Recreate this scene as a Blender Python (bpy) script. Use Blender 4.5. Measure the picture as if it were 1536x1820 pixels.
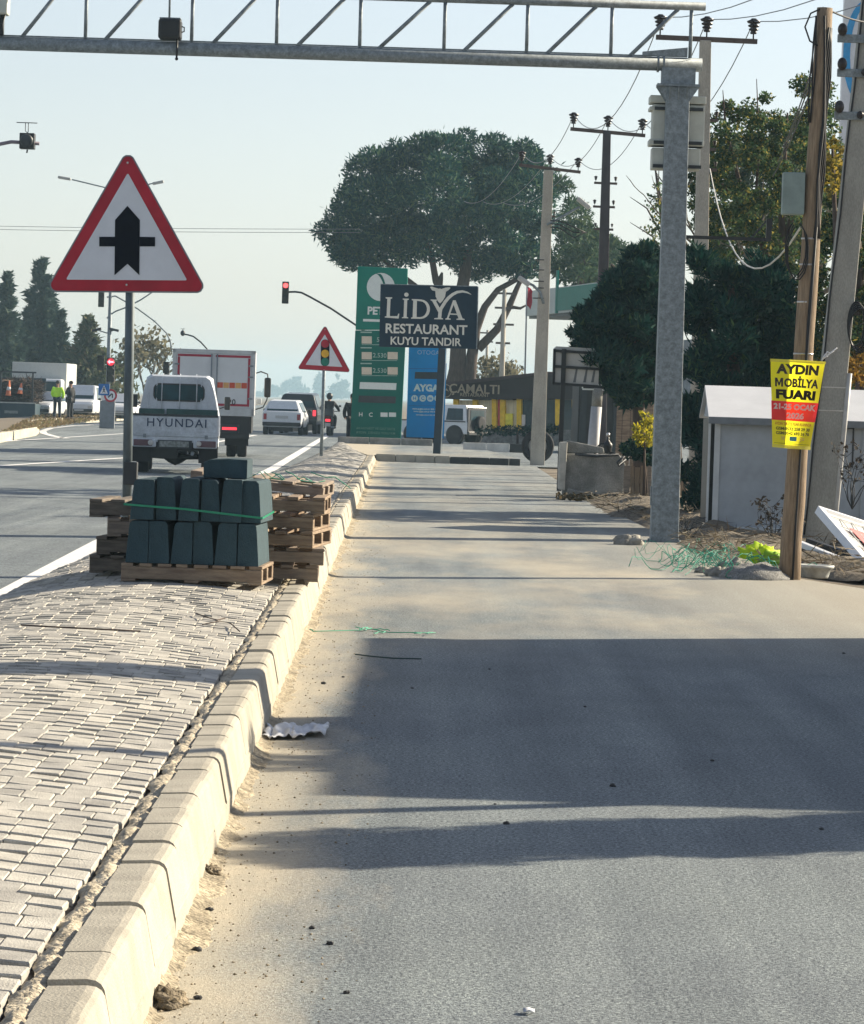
import bpy, math, random
import numpy as np
from mathutils import Vector, Matrix, Euler
R = math.radians
sc = bpy.context.scene
for _o in list(bpy.data.objects): bpy.data.objects.remove(_o, do_unlink=True)
rng = np.random.default_rng(7)
random.seed(7)

# ---------------------------------------------------------------- camera
FPX, PW, PH, CAMZ = 6800.0, 1536.0, 1820.0, 1.6
PITCH, ROLL = math.atan(199.0/FPX), R(1.8)
cd = bpy.data.cameras.new("camera"); cam = bpy.data.objects.new("camera", cd)
sc.collection.objects.link(cam); sc.camera = cam
cd.sensor_fit = 'HORIZONTAL'; cd.sensor_width = 36.0; cd.lens = FPX/PW*36.0
cd.clip_start = 0.1; cd.clip_end = 9000
CM = Matrix.Rotation(R(90)-PITCH, 3, 'X') @ Matrix.Rotation(ROLL, 3, 'Z')
cam.matrix_world = Matrix.Translation((0, 0, CAMZ)) @ CM.to_4x4()

# ---------------------------------------------------------------- light
SUN_EL, SUN_AZ = R(25), R(29)          # azimuth: from +X towards +Y
SUNDIR = Vector((math.cos(SUN_EL)*math.cos(SUN_AZ), math.cos(SUN_EL)*math.sin(SUN_AZ), math.sin(SUN_EL)))
sl = bpy.data.lights.new("sun", 'SUN'); sun = bpy.data.objects.new("sun", sl); sc.collection.objects.link(sun)
sl.energy = 5.0; sl.angle = R(0.5); sl.color = (1.0, 0.87, 0.67)
sun.rotation_euler = (-SUNDIR).to_track_quat('-Z', 'Y').to_euler()
wd = bpy.data.worlds.new("World"); sc.world = wd; wd.use_nodes = True
nt = wd.node_tree; nt.nodes.clear()
wo = nt.nodes.new('ShaderNodeOutputWorld'); wb = nt.nodes.new('ShaderNodeBackground'); ws = nt.nodes.new('ShaderNodeTexSky')
ws.sky_type = 'NISHITA'; ws.sun_disc = False; ws.sun_elevation = SUN_EL; ws.sun_rotation = R(90)-SUN_AZ
ws.altitude = 0; ws.air_density = 1.0; ws.dust_density = 0.7; ws.ozone_density = 2.0
wb.inputs['Strength'].default_value = 0.070
hs_ = nt.nodes.new('ShaderNodeHueSaturation'); hs_.inputs['Saturation'].default_value = .58
mxw = nt.nodes.new('ShaderNodeMix'); mxw.data_type = 'RGBA'; mxw.blend_type = 'MULTIPLY'; mxw.inputs[0].default_value = 1.0; mxw.inputs[7].default_value = (1.0, .985, 1.02, 1)
nt.links.new(ws.outputs[0], hs_.inputs['Color']); nt.links.new(hs_.outputs[0], mxw.inputs[6]); nt.links.new(mxw.outputs[2], wb.inputs['Color']); nt.links.new(wb.outputs[0], wo.inputs['Surface'])
vs = sc.view_settings; vs.view_transform = 'Standard'; vs.look = 'None'; vs.gamma = 1.0; vs.exposure = 1.15
vs.use_curve_mapping = False
sc.cycles.use_denoising = True
sc.cycles.max_bounces = 8; sc.cycles.volume_bounces = 1; sc.cycles.transparent_max_bounces = 12
sc.cycles.sample_clamp_indirect = 4.0

# ---------------------------------------------------------------- helpers
def ray(px, py):
    return CM @ Vector(((px-PW/2)/FPX, -(py-PH/2)/FPX, -1.0))
def g(px, py, z=0.0):                   # pixel -> point on level z
    d = ray(px, py); t = (z-CAMZ)/d.z
    return Vector((d.x*t, d.y*t, z))
def at(px, py, Y):                      # pixel -> point at depth Y
    d = ray(px, py); t = Y/d.y
    return Vector((d.x*t, Y, CAMZ+d.z*t))
def srgb(r, gg, b):
    f = lambda c: ((c/255.0)/12.92 if c/255.0 <= .04045 else ((c/255.0+.055)/1.055)**2.4)
    return (f(r), f(gg), f(b))

def tag(o, label=None, cat=None, group=None, kind=None):
    if label: o['label'] = label
    if cat: o['category'] = cat
    if group: o['group'] = group
    if kind: o['kind'] = kind
    return o
def thing(name, label, cat, loc=(0,0,0), rz=0.0, group=None, rot=None):
    o = bpy.data.objects.new(name, None); sc.collection.objects.link(o)
    o.empty_display_size = .2
    o.location = loc; o.rotation_euler = rot if rot else (0, 0, rz)
    return tag(o, label, cat, group)
def copy_tree(o, parent=None, loc=None, rz=None, label=None):
    c = o.copy(); sc.collection.objects.link(c)
    if parent: c.parent = parent
    if loc is not None: c.location = loc
    if rz is not None: c.rotation_euler = (0, 0, rz)
    if label: c['label'] = label
    for ch in list(o.children): copy_tree(ch, c)
    return c

_M = {}
def mk(name, col, rough=.6, metal=0.0, var=.14, vs=6.0, col2=None, bump=.0, bs=60.0, spec=.35, emit=None, es=0.0, stretch=(1,1,1), det=5.0, alpha=None, trans=0.0, spk=0.0, sps=150.0, isl=0.0):
    """procedural material: two noises mix col with col2 (or a darker/lighter self), bump from a third"""
    if name in _M: return _M[name]
    m = bpy.data.materials.new(name); m.use_nodes = True; _M[name] = m
    n = m.node_tree.nodes; l = m.node_tree.links
    b = n['Principled BSDF']
    b.inputs['Roughness'].default_value = rough; b.inputs['Metallic'].default_value = metal
    b.inputs['Specular IOR Level'].default_value = spec
    tc = n.new('ShaderNodeTexCoord'); mp = n.new('ShaderNodeMapping'); mp.inputs['Scale'].default_value = stretch
    l.new(tc.outputs['Object'], mp.inputs['Vector'])
    nz = n.new('ShaderNodeTexNoise'); nz.inputs['Scale'].default_value = vs; nz.inputs['Detail'].default_value = det
    nz.inputs['Roughness'].default_value = .6
    l.new(mp.outputs[0], nz.inputs['Vector'])
    rp = n.new('ShaderNodeValToRGB'); rp.color_ramp.elements[0].position = .36; rp.color_ramp.elements[1].position = .66
    a = tuple(max(0, c*(1-var)) for c in col); c2 = col2 if col2 else tuple(min(1, c*(1+var)) for c in col)
    rp.color_ramp.elements[0].color = (*(a if not col2 else col), 1); rp.color_ramp.elements[1].color = (*c2, 1)
    l.new(nz.outputs['Fac'], rp.inputs['Fac'])
    colout = rp.outputs['Color']
    if spk > 0:
        v = n.new('ShaderNodeTexNoise'); v.inputs['Scale'].default_value = sps; v.inputs['Detail'].default_value = 2
        l.new(mp.outputs[0], v.inputs['Vector'])
        r2 = n.new('ShaderNodeValToRGB'); r2.color_ramp.elements[0].position = .38; r2.color_ramp.elements[1].position = .64
        lo, hi = 1-spk, 1+spk
        r2.color_ramp.elements[0].color = (lo, lo, lo, 1); r2.color_ramp.elements[1].color = (hi, hi, hi, 1)
        l.new(v.outputs['Fac'], r2.inputs['Fac'])
        mx = n.new('ShaderNodeMix'); mx.data_type = 'RGBA'; mx.blend_type = 'MULTIPLY'; mx.inputs['Factor'].default_value = 1
        l.new(colout, mx.inputs[6]); l.new(r2.outputs['Color'], mx.inputs[7]); colout = mx.outputs[2]
    if isl > 0:
        ge = n.new('ShaderNodeNewGeometry'); r3 = n.new('ShaderNodeValToRGB')
        r3.color_ramp.elements[0].color = (1-isl, 1-isl, 1-isl*.9, 1); r3.color_ramp.elements[1].color = (1+isl*.7, 1+isl*.66, 1+isl*.6, 1)
        l.new(ge.outputs['Random Per Island'], r3.inputs['Fac'])
        m3 = n.new('ShaderNodeMix'); m3.data_type = 'RGBA'; m3.blend_type = 'MULTIPLY'; m3.inputs['Factor'].default_value = 1
        l.new(colout, m3.inputs[6]); l.new(r3.outputs['Color'], m3.inputs[7]); colout = m3.outputs[2]
    l.new(colout, b.inputs['Base Color'])
    if bump:
        nb = n.new('ShaderNodeTexNoise'); nb.inputs['Scale'].default_value = bs; nb.inputs['Detail'].default_value = 4
        l.new(mp.outputs[0], nb.inputs['Vector'])
        bp = n.new('ShaderNodeBump'); bp.inputs['Strength'].default_value = bump; bp.inputs['Distance'].default_value = .02
        l.new(nb.outputs['Fac'], bp.inputs['Height']); l.new(bp.outputs[0], b.inputs['Normal'])
    if emit:
        b.inputs['Emission Color'].default_value = (*emit, 1); b.inputs['Emission Strength'].default_value = es
    if trans:
        b.inputs['Transmission Weight'].default_value = trans
    return m
def leafmat(name, c1, c2, c3=None, transl=.35, rough=.55, f3=.1):
    """foliage: hue varies per leaf island; part of the light comes through the leaf"""
    if name in _M: return _M[name]
    m = bpy.data.materials.new(name); m.use_nodes = True; _M[name] = m
    n = m.node_tree.nodes; l = m.node_tree.links; b = n['Principled BSDF']; out = n['Material Output']
    b.inputs['Roughness'].default_value = .75; b.inputs['Specular IOR Level'].default_value = .08
    ge = n.new('ShaderNodeNewGeometry')
    rp = n.new('ShaderNodeValToRGB'); rp.color_ramp.elements[0].color = (*c1, 1); rp.color_ramp.elements[1].color = (*c2, 1)
    if c3:
        rp.color_ramp.elements[1].position = 1-f3-.05
        e = rp.color_ramp.elements.new(1-f3); e.color = (*c3, 1)
    l.new(ge.outputs['Random Per Island'], rp.inputs['Fac'])
    l.new(rp.outputs['Color'], b.inputs['Base Color'])
    tr = n.new('ShaderNodeBsdfTranslucent'); l.new(rp.outputs['Color'], tr.inputs['Color'])
    mx = n.new('ShaderNodeMixShader'); mx.inputs[0].default_value = transl
    l.new(b.outputs[0], mx.inputs[1]); l.new(tr.outputs[0], mx.inputs[2]); l.new(mx.outputs[0], out.inputs['Surface'])
    return m

class MB:
    """collects shapes, builds ONE mesh object"""
    def __init__(s): s.v = []; s.f = []; s.mi = []; s.sm = []; s.cm = 0; s.T = None
    def _add(s, vs, fs, smooth=False):
        o = len(s.v)
        if s.T is not None: vs = [s.T @ Vector(p) for p in vs]
        s.v += [tuple(p) for p in vs]; s.f += [tuple(i+o for i in f) for f in fs]
        s.mi += [s.cm]*len(fs); s.sm += [smooth]*len(fs); return s
    def box(s, x0, x1, y0, y1, z0, z1, M=None):
        vs = [Vector((x, y, z)) for z in (z0, z1) for y in (y0, y1) for x in (x0, x1)]
        if M is not None: vs = [M @ v for v in vs]
        return s._add(vs, [(0,2,3,1), (4,5,7,6), (0,1,5,4), (2,6,7,3), (0,4,6,2), (1,3,7,5)])
    def hexa(s, p):                     # 8 points: bottom 4 ccw, top 4 ccw
        return s._add(p, [(3,2,1,0), (4,5,6,7), (0,1,5,4), (1,2,6,5), (2,3,7,6), (3,0,4,7)])
    def bar(s, a, b, w, h=None, up=(0,0,1)):  # rectangular bar from a to b
        a = Vector(a); b = Vector(b); h = h or w; d = (b-a).normalized(); u = Vector(up)
        if abs(d.dot(u)) > .98: u = Vector((0,1,0))
        x = d.cross(u).normalized()*w/2; z = x.cross(d).normalized()*h/2
        return s.hexa([a-x-z, a+x-z, b+x-z, b-x-z, a-x+z, a+x+z, b+x+z, b-x+z])
    def tube(s, pts, r, n=10, caps=True, smooth=True):
        pts = [Vector(p) for p in pts]; k = len(pts)
        rs = r if isinstance(r, (list, tuple)) else [r]*k
        vs = []; prev = None
        for i, p in enumerate(pts):
            d = (pts[min(i+1, k-1)]-pts[max(i-1, 0)])
            d = d.normalized() if d.length > 1e-9 else Vector((0,0,1))
            if prev is None:
                u = Vector((0,0,1)) if abs(d.z) < .9 else Vector((1,0,0))
                x = d.cross(u).normalized()
            else:
                x = (prev-d*prev.dot(d))
                x = x.normalized() if x.length > 1e-6 else d.orthogonal().normalized()
            prev = x; y = d.cross(x)
            vs += [p+(x*math.cos(2*math.pi*j/n)+y*math.sin(2*math.pi*j/n))*rs[i] for j in range(n)]
        fs = [(i*n+j, i*n+(j+1) % n, (i+1)*n+(j+1) % n, (i+1)*n+j) for i in range(k-1) for j in range(n)]
        s._add(vs, fs, smooth)
        if caps:
            o = len(s.v)-len(vs)
            s.f += [tuple(o+j for j in reversed(range(n))), tuple(o+(k-1)*n+j for j in range(n))]
            s.mi += [s.cm]*2; s.sm += [False]*2
        return s
    def prism(s, poly, a, b, axis='y', smooth=False):  # 2D polygon extruded along axis from a to b
        n = len(poly)
        if axis == 'y': P = lambda q, t: (q[0], t, q[1])
        elif axis == 'x': P = lambda q, t: (t, q[0], q[1])
        else: P = lambda q, t: (q[0], q[1], t)
        vs = [P(q, a) for q in poly]+[P(q, b) for q in poly]
        fs = [tuple(range(n)), tuple(reversed(range(n, 2*n)))]
        s._add(vs, fs, False)
        o = len(s.v)-2*n
        s.f += [(o+i, o+n+i, o+n+(i+1) % n, o+(i+1) % n) for i in range(n)]
        s.mi += [s.cm]*n; s.sm += [smooth]*n
        return s
    def lathe(s, prof, n=20, c=(0,0,0), axis='z', smooth=True):   # prof: (radius, height)
        vs = []
        for r, h in prof:
            for j in range(n):
                a = 2*math.pi*j/n; p = (r*math.cos(a), r*math.sin(a), h)
                if axis == 'x': p = (p[2], p[0], p[1])
                if axis == 'y': p = (p[0], -p[2], p[1])
                vs.append((p[0]+c[0], p[1]+c[1], p[2]+c[2]))
        k = len(prof)
        fs = [(i*n+j, i*n+(j+1) % n, (i+1)*n+(j+1) % n, (i+1)*n+j) for i in range(k-1) for j in range(n)]
        s._add(vs, fs, smooth)
        o = len(s.v)-len(vs)
        if prof[0][0] > 1e-4: s.f.append(tuple(o+j for j in reversed(range(n)))); s.mi.append(s.cm); s.sm.append(False)
        if prof[-1][0] > 1e-4: s.f.append(tuple(o+(k-1)*n+j for j in range(n))); s.mi.append(s.cm); s.sm.append(False)
        return s
    def ell(s, c, r, n=14, m=9, jit=0.0, seed=0):
        q = random.Random(seed); vs = []
        for i in range(m+1):
            th = math.pi*i/m
            for j in range(n):
                k = 1+q.uniform(-jit, jit)
                vs.append((c[0]+r[0]*k*math.sin(th)*math.cos(2*math.pi*j/n), c[1]+r[1]*k*math.sin(th)*math.sin(2*math.pi*j/n), c[2]-r[2]*k*math.cos(th)))
        fs = [(i*n+j, i*n+(j+1) % n, (i+1)*n+(j+1) % n, (i+1)*n+j) for i in range(m) for j in range(n)]
        return s._add(vs, fs, True)
    def grid(s, rows, smooth=True):     # list of rows of points
        k = len(rows[0]); vs = [p for r_ in rows for p in r_]
        fs = [(i*k+j, i*k+j+1, (i+1)*k+j+1, (i+1)*k+j) for i in range(len(rows)-1) for j in range(k-1)]
        return s._add(vs, fs, smooth)
    def text(s, body, size, M, ext=.004, off=0.0, align='CENTER', sx=1.0, shear=0.0, space=1.0):
        c = bpy.data.curves.new("t", 'FONT'); c.body = body; c.size = size; c.extrude = ext; c.offset = off
        c.align_x = align; c.align_y = 'CENTER'; c.resolution_u = 3; c.shear = shear; c.space_character = space
        o = bpy.data.objects.new("t", c); sc.collection.objects.link(o)
        dg = bpy.context.evaluated_depsgraph_get(); dg.update()
        me = bpy.data.meshes.new_from_object(o.evaluated_get(dg))
        M = Matrix(M) @ Matrix.Diagonal((sx, 1, 1, 1))
        s._add([M @ v.co for v in me.vertices], [tuple(p.vertices) for p in me.polygons])
        bpy.data.objects.remove(o, do_unlink=True); bpy.data.curves.remove(c); bpy.data.meshes.remove(me)
        return s
    def build(s, name, mats, parent=None, loc=None, bev=0.0, seg=2, sub=0, auto=False, solid=0.0):
        me = bpy.data.meshes.new(name); me.from_pydata(s.v, [], s.f)
        for m in (mats if isinstance(mats, (list, tuple)) else [mats]): me.materials.append(m)
        me.polygons.foreach_set('material_index', s.mi); me.polygons.foreach_set('use_smooth', s.sm)
        me.validate(); me.update()
        o = bpy.data.objects.new(name, me); sc.collection.objects.link(o)
        if parent: o.parent = parent
        if loc is not None: o.location = loc
        if solid: md = o.modifiers.new("t", 'SOLIDIFY'); md.thickness = solid; md.offset = 0
        if bev:
            md = o.modifiers.new("b", 'BEVEL'); md.width = bev; md.segments = seg; md.limit_method = 'ANGLE'; md.angle_limit = R(35)
        if sub:
            md = o.modifiers.new("s", 'SUBSURF'); md.levels = sub; md.render_levels = sub
        return o
def FACE(x, y, z, yaw=0.0):             # text frame: reads from -Y, upright
    return Matrix.Translation((x, y, z)) @ Matrix.Rotation(yaw, 4, 'Z') @ Matrix.Rotation(R(90), 4, 'X')
def npmesh(name, V, Fq, mat, parent=None, smooth=False):
    """fast mesh from numpy: V (n,3), Fq (m,3 or 4)"""
    me = bpy.data.meshes.new(name); n, m, k = len(V), len(Fq), Fq.shape[1]
    me.vertices.add(n); me.vertices.foreach_set('co', np.ascontiguousarray(V, np.float32).ravel())
    me.loops.add(m*k); me.loops.foreach_set('vertex_index', np.ascontiguousarray(Fq, np.int32).ravel())
    me.polygons.add(m); me.polygons.foreach_set('loop_start', np.arange(0, m*k, k, dtype=np.int32))
    me.polygons.foreach_set('use_smooth', np.full(m, smooth)); me.update(calc_edges=True)
    for q in (mat if isinstance(mat, (list, tuple)) else [mat]): me.materials.append(q)
    o = bpy.data.objects.new(name, me); sc.collection.objects.link(o)
    if parent: o.parent = parent
    return o
# ================================================================ setting: ground, roads, median
def xk(y): return -0.60-0.0090*y+0.00*y          # kerb foot (lane side)
def xl(y): return -2.92-0.0022*y                  # left edge of the paved median
M_conc = mk('kerb_concrete', (.37, .345, .285), .9, var=.15, vs=3.5, bump=.3, bs=120, spk=.10, sps=220)
M_joint = mk('joint_dark_fill', (.05, .04, .028), .95, var=.3, vs=20)  # joint mortar coloured dark so the kerb gaps look shaded instead of sunlit
M_pav = mk('paver_concrete', (.42, .405, .36), .9, isl=.22, var=.18, vs=7, bump=.4, bs=150, spk=.12, sps=260)
M_soil = mk('dry_soil', (.17, .14, .10), .95, var=.25, vs=.8, bump=.6, bs=30, spk=.2, sps=40)
M_white = mk('road_paint', (.72, .72, .70), .7, var=.12, vs=9, spk=.12, sps=60)

def asphalt(name, dust_x=None, base=(.155, .155, .155)):
    m = bpy.data.materials.new(name); m.use_nodes = True
    n = m.node_tree.nodes; l = m.node_tree.links; b = n['Principled BSDF']
    b.inputs['Roughness'].default_value = .82; b.inputs['Specular IOR Level'].default_value = .3
    tc = n.new('ShaderNodeTexCoord')
    def noise(scale, det=4, st=(1,1,1), ro=.6):
        mp = n.new('ShaderNodeMapping'); mp.inputs['Scale'].default_value = st; l.new(tc.outputs['Object'], mp.inputs[0])
        z = n.new('ShaderNodeTexNoise'); z.inputs['Scale'].default_value = scale; z.inputs['Detail'].default_value = det; z.inputs['Roughness'].default_value = ro
        l.new(mp.outputs[0], z.inputs['Vector']); return z.outputs['Fac']
    def ramp(fac, p0, c0, p1, c1):
        r = n.new('ShaderNodeValToRGB'); r.color_ramp.elements[0].position = p0; r.color_ramp.elements[1].position = p1
        r.color_ramp.elements[0].color = (*c0, 1); r.color_ramp.elements[1].color = (*c1, 1); l.new(fac, r.inputs[0]); return r.outputs[0]
    def mix(fac, a, c, bl='MIX'):
        x = n.new('ShaderNodeMix'); x.data_type = 'RGBA'; x.blend_type = bl
        if isinstance(fac, float): x.inputs[0].default_value = fac
        else: l.new(fac, x.inputs[0])
        l.new(a, x.inputs[6]); l.new(c, x.inputs[7]); return x.outputs[2]
    def math_(op, a, c=None, cl=True):
        x = n.new('ShaderNodeMath'); x.operation = op; x.use_clamp = cl
        for i, q in enumerate((a, c)):
            if q is None: continue
            if isinstance(q, (int, float)): x.inputs[i].default_value = q
            else: l.new(q, x.inputs[i])
        return x.outputs[0]
    c = ramp(noise(.55, 6, (1, .35, 1)), .3, tuple(k*.86 for k in base), .7, tuple(k*1.16 for k in base))
    c = mix(1.0, c, ramp(noise(2.2, 5, (1, .035, 1)), .35, (.80, .81, .83), .65, (1.16, 1.15, 1.13)), 'MULTIPLY')
    c = mix(1.0, c, ramp(noise(.9, 7, (1, .5, 1), .7), .40, (.88, .88, .9), .56, (1.05, 1.05, 1.04)), 'MULTIPLY')
    sp = ramp(noise(75, 3, (1, .8, 1), .75), .38, (.42, .43, .46), .62, (1.66, 1.62, 1.54))
    c = mix(1.0, c, sp, 'MULTIPLY')
    c = mix(1.0, c, ramp(noise(34, 3, (1, .7, 1), .7), .36, (.80, .80, .82), .64, (1.22, 1.2, 1.17)), 'MULTIPLY')
    sp2 = ramp(noise(210, 2), .36, (.55, .55, .56), .66, (1.5, 1.5, 1.48))
    c = mix(1.0, c, sp2, 'MULTIPLY')
    if dust_x is not None:
        dust = ramp(noise(40, 6, (1, .6, 1), .75), .3, (.42, .37, .28), .7, (.57, .51, .39))
        sx = n.new('ShaderNodeSeparateXYZ'); l.new(tc.outputs['Object'], sx.inputs[0])
        # distance from the kerb foot, broken up by noise
        kx = math_('ADD', math_('MULTIPLY', sx.outputs['Y'], .0090, False), .60, False)
        dk = math_('ADD', sx.outputs['X'], kx, False)
        nz = math_('MULTIPLY', math_('SUBTRACT', noise(1.6, 7, (1, .22, 1), .65), .5, False), 1.25, False)
        d1 = math_('SUBTRACT', 1.0, math_('DIVIDE', math_('ADD', dk, nz, False), .50, False))
        # broad dusty patches that get denser from 20 m to 40 m on
        far = n.new('ShaderNodeMapRange'); far.inputs['From Min'].default_value = 23; far.inputs['From Max'].default_value = 29
        l.new(sx.outputs['Y'], far.inputs['Value'])
        far2 = n.new('ShaderNodeMapRange'); far2.inputs['From Min'].default_value = 55; far2.inputs['From Max'].default_value = 44
        far2.inputs['To Min'].default_value = .45
        l.new(sx.outputs['Y'], far2.inputs['Value'])
        pz = n.new('ShaderNodeMapRange'); pz.inputs['From Min'].default_value = .40; pz.inputs['From Max'].default_value = .66
        l.new(noise(.55, 7, (1, .28, 1), .62), pz.inputs['Value'])
        rt = n.new('ShaderNodeMapRange'); rt.inputs['From Min'].default_value = 1.2; rt.inputs['From Max'].default_value = 3.6
        l.new(sx.outputs['X'], rt.inputs['Value'])
        patch = math_('MULTIPLY', math_('MULTIPLY', math_('MAXIMUM', pz.outputs[0], math_('MULTIPLY', rt.outputs[0], .85)), far.outputs[0]), far2.outputs[0])
        fac = math_('MULTIPLY', math_('MAXIMUM', d1, math_('MULTIPLY', patch, .80)), .92)
        c = mix(fac, c, dust)
    l.new(c, b.inputs['Base Color'])
    bp = n.new('ShaderNodeBump'); bp.inputs['Strength'].default_value = .7; bp.inputs['Distance'].default_value = .012
    l.new(noise(95, 4, (1,1,1), .7), bp.inputs['Height']); l.new(bp.outputs[0], b.inputs['Normal'])
    return m
M_lane = asphalt('lane_asphalt', True, (.170, .200, .216)); M_road = asphalt('road_asphalt', None, (.160, .188, .204))

def sheet(name, pts, z, mat, step=None):
    b = MB(); b._add([(p[0], p[1], z) for p in pts], [tuple(range(len(pts)))])
    o = b.build(name, mat); tag(o, kind='structure'); return o
sheet('ground', [(-3000, -50), (3000, -50), (3000, 7000), (-3000, 7000)], -.10, M_soil)
# main road (left of the median, runs to the horizon)
sheet('road', [(xl(-5)+.05, -5), (xl(123)+.05, 123), (-3.0, 126), (-3.6, 250), (-6, 500), (-14, 1100), (-32, 1100), (-26, 500), (-24, 250), (-21.5, -5)], -.02, M_road)
# service lane
lane = [(xk(-5)-.03, -5), (5.3, -5), (5.3, 18), (4.6, 26), (4.2, 34), (3.2, 38), (2.9, 45), (2.75, 58), (2.6, 66), (2.6, 97), (xk(97)-.03, 97)]
sheet('service_lane', lane, -.0, M_lane)
sheet('forecourt', [(xk(97)-.03, 97), (40, 97), (40, 210), (-2.9, 210), (-2.9, 126), (-1.4, 124)], -.012, M_road)
sheet('verge', [(5.3, -5), (60, -5), (60, 97), (2.6, 97), (2.6, 66), (2.75, 58), (2.9, 45), (3.2, 38), (4.2, 34), (4.6, 26), (5.3, 18)], -.05, M_soil)
# painted lines on the main road
def stripe(p0, p1, w, z=-.012):
    p0 = Vector((*p0, 0)); p1 = Vector((*p1, 0)); d = (p1-p0).normalized(); x = Vector((d.y, -d.x, 0))*w/2
    return [tuple(q) for q in (p0-x, p0+x, p1+x, p1-x)]
def marking(name, segs, w, z=-.012):
    b = MB()
    for p0, p1 in segs:
        q = stripe(p0, p1, w)
        b._add([(a[0], a[1], z) for a in q], [(0, 1, 2, 3)])
    tag(b.build(name, M_white), kind='structure')
def gp(px, py): p = g(px, py, -.012); return (p.x, p.y)
e0, e1, e2, e3 = gp(0, 1063), gp(185, 962), gp(483, 834), gp(588, 770)
edge = [(e0[0]+(e0[0]-e1[0])*.3, e0[1]-(e1[1]-e0[1])*.3), e0, e1, e2, e3]
marking('road_edge_marking', list(zip(edge[:-1], edge[1:])), .24)
l0, l1 = gp(0, 848), gp(232, 813)
marking('road_lane_marking', [((l0[0]-3, l0[1]-8), (l1[0], l1[1])), (l1, (l1[0]+.2, l1[1]+60))], .2)
m0, m1 = gp(0, 796), gp(230, 770)
marking('road_turn_marking', [((m0[0]-2, m0[1]-6), m1)], .2)
cur = [gp(118, 779), gp(95, 775), gp(78, 770), gp(76, 766), gp(90, 761), gp(130, 756.5), gp(215, 752)]
marking('road_curve_marking', list(zip(cur[:-1], cur[1:])), .26)

# ---- kerb between median and service lane: stones of half a metre, two courses, rounded shoulder
KH = .25
def kerb_stones():
    b = MB(); y = 5.0; q = random.Random(3)
    while y < 97.2:
        L = .46; x0 = xk(y+.23)+q.uniform(-.005, .005); dz = q.uniform(-.007, .007)-max(0, min(.10, (y-55)*.003)); gap = .014
        a, c = y+gap, y+L-gap
        prof = [(-.165, .02), (-.165, KH-.004), (-.075, KH), (-.055, KH-.003), (-.042, KH-.011), (-.034, KH-.024), (-.03, KH-.042), (-.006, .088), (-.004, .082)]
        prof = [(px_+x0, pz+dz) for px_, pz in prof]+[(x0-.004, -.02), (x0-.165, -.02)]
        prof.reverse()
        b.cm = 0; b.prism(prof, a, c, 'y')
        b.cm = 1; b.prism([(x0-.16, -.02), (x0-.016, -.02), (x0-.022, .09), (x0-.05, KH-.04+dz), (x0-.07, KH-.012+dz), (x0-.16, KH-.014+dz)], a-.02, c+.02, 'y') if False else None
        y += L
    # lower course: a hair proud, longer stones
    y = 5.1
    while y < 97.2:
        x0 = xk(y+.35)+q.uniform(-.004, .004)
        b.prism([(x0-.1, -.03), (x0-.1, .078), (x0-.012, .078), (x0-.002, .070), (x0+.006, -.03)], y+.005, y+.695, 'y')
        y += .7
    return b
tag(kerb_stones().build('kerb', M_conc, bev=.006, seg=2), kind='structure')
b = MB(); rows = []
for k in range(0, 186):
    y = 5+k*.495; dz = -max(0, min(.10, (y-55)*.003)); x0 = xk(y)
    rows.append([(x0-.022, y, .0), (x0-.032, y, .09), (x0-.066, y, KH-.06+dz), (x0-.09, y, KH-.03+dz), (x0-.15, y, KH-.03+dz)])
b.grid(rows, False); tag(b.build('kerb_joint_mortar', M_joint), kind='structure')

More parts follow.
